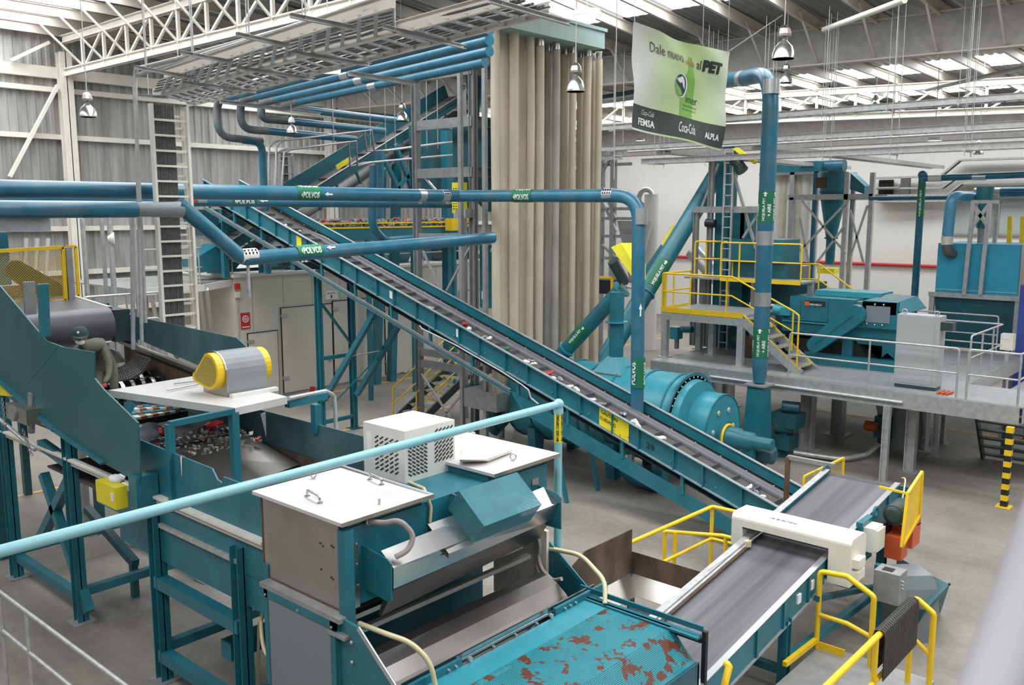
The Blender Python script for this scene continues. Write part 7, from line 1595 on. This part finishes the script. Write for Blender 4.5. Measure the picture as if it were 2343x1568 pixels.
wtray([(2000,448),(2172,446),(2205,420),(2420,415)],'third stepped cable tray on the back wall beneath the blue pipe')
wtray([(2005,462),(2172,460),(2210,440),(2420,438)],'lowest stepped cable tray on the back wall above the windows')
rk = thing('cable_rack','rack of stacked cable trays before a dark opening in the back wall','cable rack',PX(2040,450,44.4))
for py in (408,430,448,462): p = PX(2008,py,44.4); q = PX(2060,py,44.4); MB().beam(V((44.4,p.y,p.z)),V((44.4,q.y,p.z)),.5,.06).build('shelf','galv',rk)
a = PX(2012,412,44.85); b = PX(2042,460,44.85); MB().box(44.8,44.9,b.y,a.y,b.z,a.z).build('dark_opening','ink',rk)
a = PX(2062,405,44.3); b = PX(2080,455,44.3); MB().box(44.25,44.4,b.y,a.y,b.z,a.z).build('riser_cables','cable',rk)
# ================================================================ BACKGROUND AT THE RIGHT
BX_ = 33.0
fr = thing('steel_tower','tall galvanized braced frame holding the rear cyclone','frame',PX(1900,620,BX_))
def bpx(px, py, X): p = PX(px,py,X); return V((X,p.y,p.z))
for px0, px1, X in ((1813,1808,BX_),(1940,1932,BX_),(1955,1950,BX_+1.5),(1998,1982,BX_),(1868,1862,BX_+1.5)):
    p = bpx(px0,395 if px0>1850 else 452,X); MB().beam(V((X,p.y,0)),p,.16).build('post','galv' if px0 not in (1868,) else 'pipe_blue',fr)
p, q = bpx(1805,452,BX_), bpx(1998,454,BX_); MB().beam(p,V((BX_,q.y,p.z)),.16,.2).build('beam','galv',fr); MB().beam(p+V((1.5,0,0)),V((BX_+1.5,q.y,p.z)),.16,.2).build('beam','galv',fr)
p, q = bpx(1830,590,BX_), bpx(1990,590,BX_)
for a, b in (((1835,460),(1935,580)),((1940,460),(1830,575)),((1945,480),(1975,600)),((1985,470),(1945,590)),((1870,600),(1930,520)),((1830,500),(1850,600))): MB().beam(bpx(*a,BX_-.1),bpx(*b,BX_-.1),.07).build('brace','galv',fr)
c2 = thing('cyclone','bright teal cyclone with side inlet in the galvanized frame before the back wall','cyclone',bpx(1908,600,BX_+.7))
X = BX_+.7; pc = bpx(1908,420,X); z0 = bpx(1908,394,X).z; z1 = bpx(1908,440,X).z; z2 = bpx(1908,545,X).z; z3 = bpx(1908,605,X).z; rr = (bpx(1879,420,X)-bpx(1938,420,X)).length/2
MB().lathe((pc.x,pc.y,0),(0,0,1),[(z0,rr),(z1,rr),(z1-.15,rr*.96),(z2,rr*.38),(z2-.05,rr*.36),(z3,rr*.34)],26).build('body','teal',c2); MB().cyl((pc.x,pc.y,z1-.03),(pc.x,pc.y,z1+.03),rr*1.06,n=26).build('flange','teal_dark',c2)
MB().cyl((pc.x,pc.y,z2-.03),(pc.x,pc.y,z2+.03),rr*.5,n=20).build('flange','teal_dark',c2)
a, b = bpx(1945,395,X), bpx(1978,432,X); MB().prism([V((X,a.y,a.z)),V((X,b.y,b.z-.1+.2)),V((X,b.y,b.z-.2)),V((X,a.y,b.z))],(.6,0,0)).build('side_inlet','teal',c2)
MB().box(X-rr-.01,X-rr+.02,pc.y+.1,pc.y+.5,z1+.15,z1+.55).build('rust_patch','rust',c2)
MB().box(X-.3,X+.5,pc.y-.3,pc.y+.35,z3-.35,z3-.15).build('yellow_guard','yellow_bright',c2)
f2 = thing('filter_house','smaller rear bag filter with teal header and pale bags behind the HOJUELA PET pipe','dust filter',bpx(1830,600,36))
X = 36; a, b = bpx(1745,373,X), bpx(1870,393,X); MB().box(X,X+1.6,b.y,a.y,b.z,a.z).build('header_box','teal',f2); MB().box(X-.1,X+1.7,b.y-.4,a.y+.1,b.z-.1,b.z).build('ledge','steel_grey',f2)
for k, px in enumerate((1768,1785,1800,1816,1832,1848)): p = bpx(px,400,X+.3); MB().cyl((p.x,p.y,b.z-.1),(p.x,p.y,bpx(px,600,X).z),.26,n=14).build('filter_bag','wall_white' if k%2 else 'fabric_pale',f2)
for px in (1815,1870): p = bpx(px,398,X); MB().beam((X,p.y,0),(X,p.y,b.z),.2).build('leg','galv',f2)
MB().cyl(bpx(1865,382,X+.8),bpx(1900,380,X+.8)+V((0,-.6,0)),.26,n=16).build('link_pipe','pipe_blue',f2)
# blue tank on a frame
TX_ = 29.0
tk = thing('blue_tank','large bright blue square tank on a light grey frame at the right edge','tank',(TX_+1,7.3,0))
ty0, ty1 = bpx(2334,600,TX_).y, bpx(2144,600,TX_).y; tz0, tz1 = 3.56, 5.05
MB().box(TX_,TX_+2.4,ty0,ty1,tz0,tz1).build('body','tank_blue',tk); MB().box(TX_-.02,TX_,ty0,ty1,tz0+.08,tz0+.11).build('weld_line','pipe_pale',tk); MB().box(TX_-.01,TX_+2.4,ty0-.02,ty0,tz0,tz1).build('side_sheet','stainless_dark',tk)
m = MB(); m.hexa([(TX_+.2,ty0+.1,1.9),(TX_+2,ty0+.1,1.9),(TX_+2,ty1-.1,1.9),(TX_+.2,ty1-.1,1.9),(TX_,ty0+.05,tz0-.12),(TX_+2.4,ty0+.05,tz0-.12),(TX_+2.4,ty1,tz0-.12),(TX_,ty1,tz0-.12)]); m.build('hopper','teal_dark',tk)
m = MB(); m.beam((TX_-.08,ty0-.15,tz0-.06),(TX_-.08,ty1+.15,tz0-.06),.12,.14); m.build('beam','galv',tk)
for y in (ty0-.05,ty1+.05): MB().beam((TX_-.05,y,0),(TX_-.05,y,tz0-.1),.14).build('leg','galv',tk); MB().beam((TX_+2.3,y,0),(TX_+2.3,y,tz0-.1),.14).build('leg','galv',tk)
tf = thing('mixer_frame','light grey braced frame with a teal motor standing over the blue tank','frame',bpx(2235,620,TX_-.2))
for px0, px1 in ((2228,2206),(2265,2243)): a, b = bpx(px0,462,TX_-.15), bpx(px1,675,TX_-.15); MB().beam(a,b,.11).build('post','galv',tf)
for a, b in (((2228,470),(2262,520)),((2262,470),(2224,520)),((2222,462),(2285,462))): MB().beam(bpx(*a,TX_-.15),bpx(*b,TX_-.15),.1).build('brace','galv',tf)
for px0 in (2283,): MB().beam(bpx(px0,466,TX_+.9),bpx(px0-8,556,TX_+.9),.1).build('post','galv',tf)
MB().cyl(bpx(2255,428,TX_+.4),bpx(2252,462,TX_+.4),.24,n=16).build('motor','teal',tf); MB().cyl(bpx(2252,462,TX_+.4),bpx(2247,522,TX_+.4),.16,n=14).build('shaft_housing','teal',tf); MB().cyl(bpx(2246,522,TX_+.4),bpx(2245,556,TX_+.4),.11,n=12).build('coupling','steel_grey',tf)
tp = thing('tank_pipe','pale blue bent pipe with grey sleeve entering the front of the blue tank','pipe',bpx(2180,500,TX_-.3))
MB().tube(fillet([bpx(2260,455,TX_+1.2),bpx(2178,448,TX_-.3),bpx(2168,540,TX_-.3)],.3,6),.16,18).build('upper_run','pipe_blue_pale',tp); MB().tube(fillet([bpx(2168,540,TX_-.3),bpx(2167,578,TX_-.3),bpx(2183,582,TX_+.1)],.2,5),.15,16).build('lower_bend','pipe_sooty',tp); MB().cyl(bpx(2167,541,TX_-.3),bpx(2167,560,TX_-.3),.165,n=18).build('sleeve','white_paint',tp)
pp = thing('tall_pipe','slim blue HOJUELA pipe with tee standing before the back wall left of the blue tank','pipe',bpx(2096,670,31))
a, b = bpx(2111,400,31), bpx(2093,685,31); MB().cyl((31,a.y,b.z-1),a,.115,n=16).build('riser','pipe_blue',pp); MB().sphere(a,.15,12,8).build('tee','pipe_blue',pp)
MB().cyl(V((31,a.y,a.z-.12)),V((31,a.y-4.6,a.z-.05)),.105,n=14).build('branch','pipe_blue',pp); MB().cyl(V((31,a.y-.2,a.z-.12)),V((31,a.y-.6,a.z-.12)),.115,n=14).build('sleeve','white_paint',pp); MB().cyl(V((31,a.y-1.5,a.z-.11)),V((31,a.y-1.9,a.z-.11)),.115,n=14).build('sleeve','band',pp)
z_ = bpx(2108,470,31).z-.4; m = MB(); m.cyl((31,a.y,z_),(31,a.y,z_+1.1),.118,n=18); lb = m.build('label_band','green',pp); m = MB(); wrap(m,scaled(GH,.05,.9,-.03,.05),(31,a.y,z_),(0,0,1),V((-1,-.3,0)),.121); m.build('lettering','paper',lb)
MB().cyl(bpx(1990,454,32),V((32,bpx(2200,452,32).y,bpx(1990,454,32).z)),.07,n=10).build('level_pipe','pipe_blue',label='slim level blue pipe from the cyclone frame to the right',cat='pipe')
MB().cyl(bpx(2290,440,33),V((33,3.0,bpx(2290,440,33).z)),.16,n=12).build('level_pipe','pipe_blue',label='blue pipe behind the mixer motor leaving at the right edge',cat='pipe')
MB().cyl(bpx(2230,438,34),V((34,3.0,bpx(2230,438,34).z)),.12,n=12).build('lagged_pipe','galv',label='silver lagged pipe above the windows at the right edge',cat='pipe')
for px, l in ((2312,'left'),(2341,'right')): MB().beam(bpx(px,495,30.5),bpx(px-3,556,30.5),.12).build('yellow_post','yellow',label='yellow upright %s of the pair rising behind the blue tank' % l,cat='post')
pm = MB(); pm.box(TX_-.9,TX_-.5,ty0-1.0,ty0-.25,0,tz0+.4); pm.build('blue_machine','purple_blue',label='deep blue machine edge standing right of the tank frame',cat='machine')
eb_ = thing('electrical_box','small cream electrical box with labels on a stand below the blue tank','electrical box',bpx(2300,790,26)); a, b = bpx(2290,764,26), bpx(2316,803,26); MB().box(26,26.3,b.y,a.y,b.z,a.z).build('box','cream',eb_); MB().beam((26.15,(a.y+b.y)/2,0),(26.15,(a.y+b.y)/2,b.z),.08).build('stand','galv',eb_); MB().box(25.99,26,b.y+.08,b.y+.25,b.z+.3,b.z+.4).build('label','paper',eb_)
lft = thing('low_platform','pale loading plate with a yellow and black edge behind the deck corner','platform',(24.3,5.0,0)); MB().box(23.9,26.5,3.4,5.2,1.5,1.6).build('plate','galv',lft)
m = MB()
for k in range(8): m.box(23.88,23.9,3.45+k*.22,3.56+k*.22,1.5,1.6)
m.build('stripes','yellow',lft)
for x, y in ((24,3.5),(24,5.1),(26.4,3.5),(26.4,5.1)): MB().beam((x,y,0),(x,y,1.5),.1).build('leg','dark_motor',lft)
# frame and funnel right of the filter bags
sf = thing('silo_frame','grey braced frame with a pale funnel silo behind the bend of the POLVOS pipe','frame',PX(1400,600,30))
for px in (1378,1405): p = bpx(px,345,30); MB().beam(V((30,p.y,0)),p,.2).build('post','steel_grey',sf)
for py in (378,478,500,540,590): a, b = bpx(1372,py,30), bpx(1445,py+2,30); MB().beam(a,V((30,b.y,a.z)),.1,.12).build('beam','steel_grey',sf)
for a, b in (((1378,460),(1410,530)),((1405,345),(1376,400)),((1378,560),(1408,590)),((1380,430),(1408,500))): MB().beam(bpx(*a,29.9),bpx(*b,29.9),.09).build('brace','steel_grey',sf)
p = bpx(1438,505,31); MB().lathe((31.5,p.y,0),(0,0,1),[(p.z,.75),(p.z-.2,.72),(p.z-1.6,.35),(p.z-2.6,.2)],20).build('funnel','galv',sf)
p = bpx(1490,520,33); MB().cyl((33,p.y,0),(33,p.y,bpx(1490,445,33).z),.32,n=18).build('silo_pipe','wall_white',sf)
p = bpx(1478,452,34); dc = MB(); dc.torus(p,(1,0,0),.35,.12,20,8); dc.build('fan_housing','galv',sf)
w_ = MB().cyl(D(1585,575,34),D(1670,665,33),.3,n=16).build('silver_duct','galv',label='silver duct slanting down behind the yellow platform',cat='duct')
fs_ = thing('railed_box','yellow railed dark box partly hidden between the filter bags and screw conveyor','frame',PX(1385,700,27)); a, b = bpx(1368,634,27), bpx(1400,674,27); MB().box(27,28,b.y,a.y+1,b.z,a.z-.1).build('box','black',fs_); MB().beam(V((27,a.y+1,a.z)),V((27,b.y,a.z)),.08).build('rail','yellow',fs_); MB().beam(V((27,b.y,a.z)),V((27,b.y,b.z-.3)),.08).build('rail','yellow',fs_); MB().beam((27.5,b.y+.1,0),(27.5,b.y+.1,b.z),.1).build('leg','steel_grey',fs_); MB().beam((27.5,a.y+.8,0),(27.5,a.y+.8,b.z),.1).build('leg','steel_grey',fs_)
gp_ = thing('gear_pump','small teal pump on a grey tank under the yellow platform','pump',PX(1545,750,22.3)); p = PX(1545,760,22.3); MB().box(22.2,22.5,p.y-.13,p.y+.13,p.z-.2,p.z+.15).build('body','teal_light',gp_); MB().cyl(p+V((0,-.2,.1)),p+V((0,-.55,.12)),.1,n=14).build('motor','teal',gp_); MB().beam((22.4,p.y,KZ),(22.4,p.y,p.z-.2),.1).build('stand','steel_grey',gp_)
# teal pumps behind the drum drive
for k,(px,py,s) in enumerate(((1775,975,.18),(1790,930,.14))): p = Z(px,1040,0) if 0 else D(px,py,22.5); t = thing('pump_motor','teal motor with round end behind the square duct, %s one' % ('lower','upper')[k],'motor',p); MB().cyl(p,p+V((.1,-.4,0)),s,n=18).build('motor','teal_dark',t); MB().box(p.x-.2,p.x+.35,p.y-.45,p.y+.2,p.z-s-.35,p.z-s).build('base','teal_dark',t); MB().beam((p.x,p.y-.1,0),(p.x,p.y-.1,p.z-s-.3),.2).build('stand','teal_dark',t)
# ---- small cable trays of the left rear
def path_tray(nm, pts, Y, lab, w_=.35, zoff=0):
    P_ = [PY(*p,Y) for p in pts]; t = thing(nm,lab,'cable tray',P_[0])
    for o in (V((0,0,0)),V((0,w_,0))): m = MB(); m.tube([p+o for p in P_],.035,6); m.build('side_rail','steel_grey',t)
    for p, q in zip(P_,P_[1:]):
        n = max(1,int((q-p).length/.3))
        for k in range(n): c = p.lerp(q,(k+.5)/n); MB().beam(c,c+V((0,w_,0)),.04,.025).build('rung','steel_grey',t)
path_tray('rear_tray',[(632,425),(632,335),(645,322),(850,298),(856,345),(885,345),(1035,325)],21.5,'upper of two small rear cable trays left of the steel tower')
path_tray('rear_tray',[(645,425),(650,350),(665,342),(815,323),(818,380),(850,372),(1035,355)],21.2,'lower of two small rear cable trays left of the steel tower')
ladder_tray('cable_ladder','short dark cable ladder standing at the rear left of the dark conveyor',PY(641,400,25.6).x,PY(670,400,25.6).x,25.6,bz+.09,PY(650,350,25.6).z,m_='steel_grey',rung=.28)
rs4 = random.Random(5)
for k, px in enumerate((760,845,880,902,960,975,1000)): p = PY(px,200,21.7); MB().cyl(V((p.x,21.7,PY(px,340,21.7).z)),V((p.x,21.7,roofz(p.x)-.3)),.012,n=5).build('hanger_rod','galv',label='thin threaded rod over the small rear trays, %s from the left' % ordn(k),cat='rod',group='threaded rods of the rear trays')
MB().cyl(PX(1405,410,15.13),V((PX(1405,410,15.13).x,PX(1405,410,15.13).y,11.8)),.01,n=6).build('hanger_rod','galv',label='long rod holding the horizontal POLVOS pipe near its elbow',cat='rod')
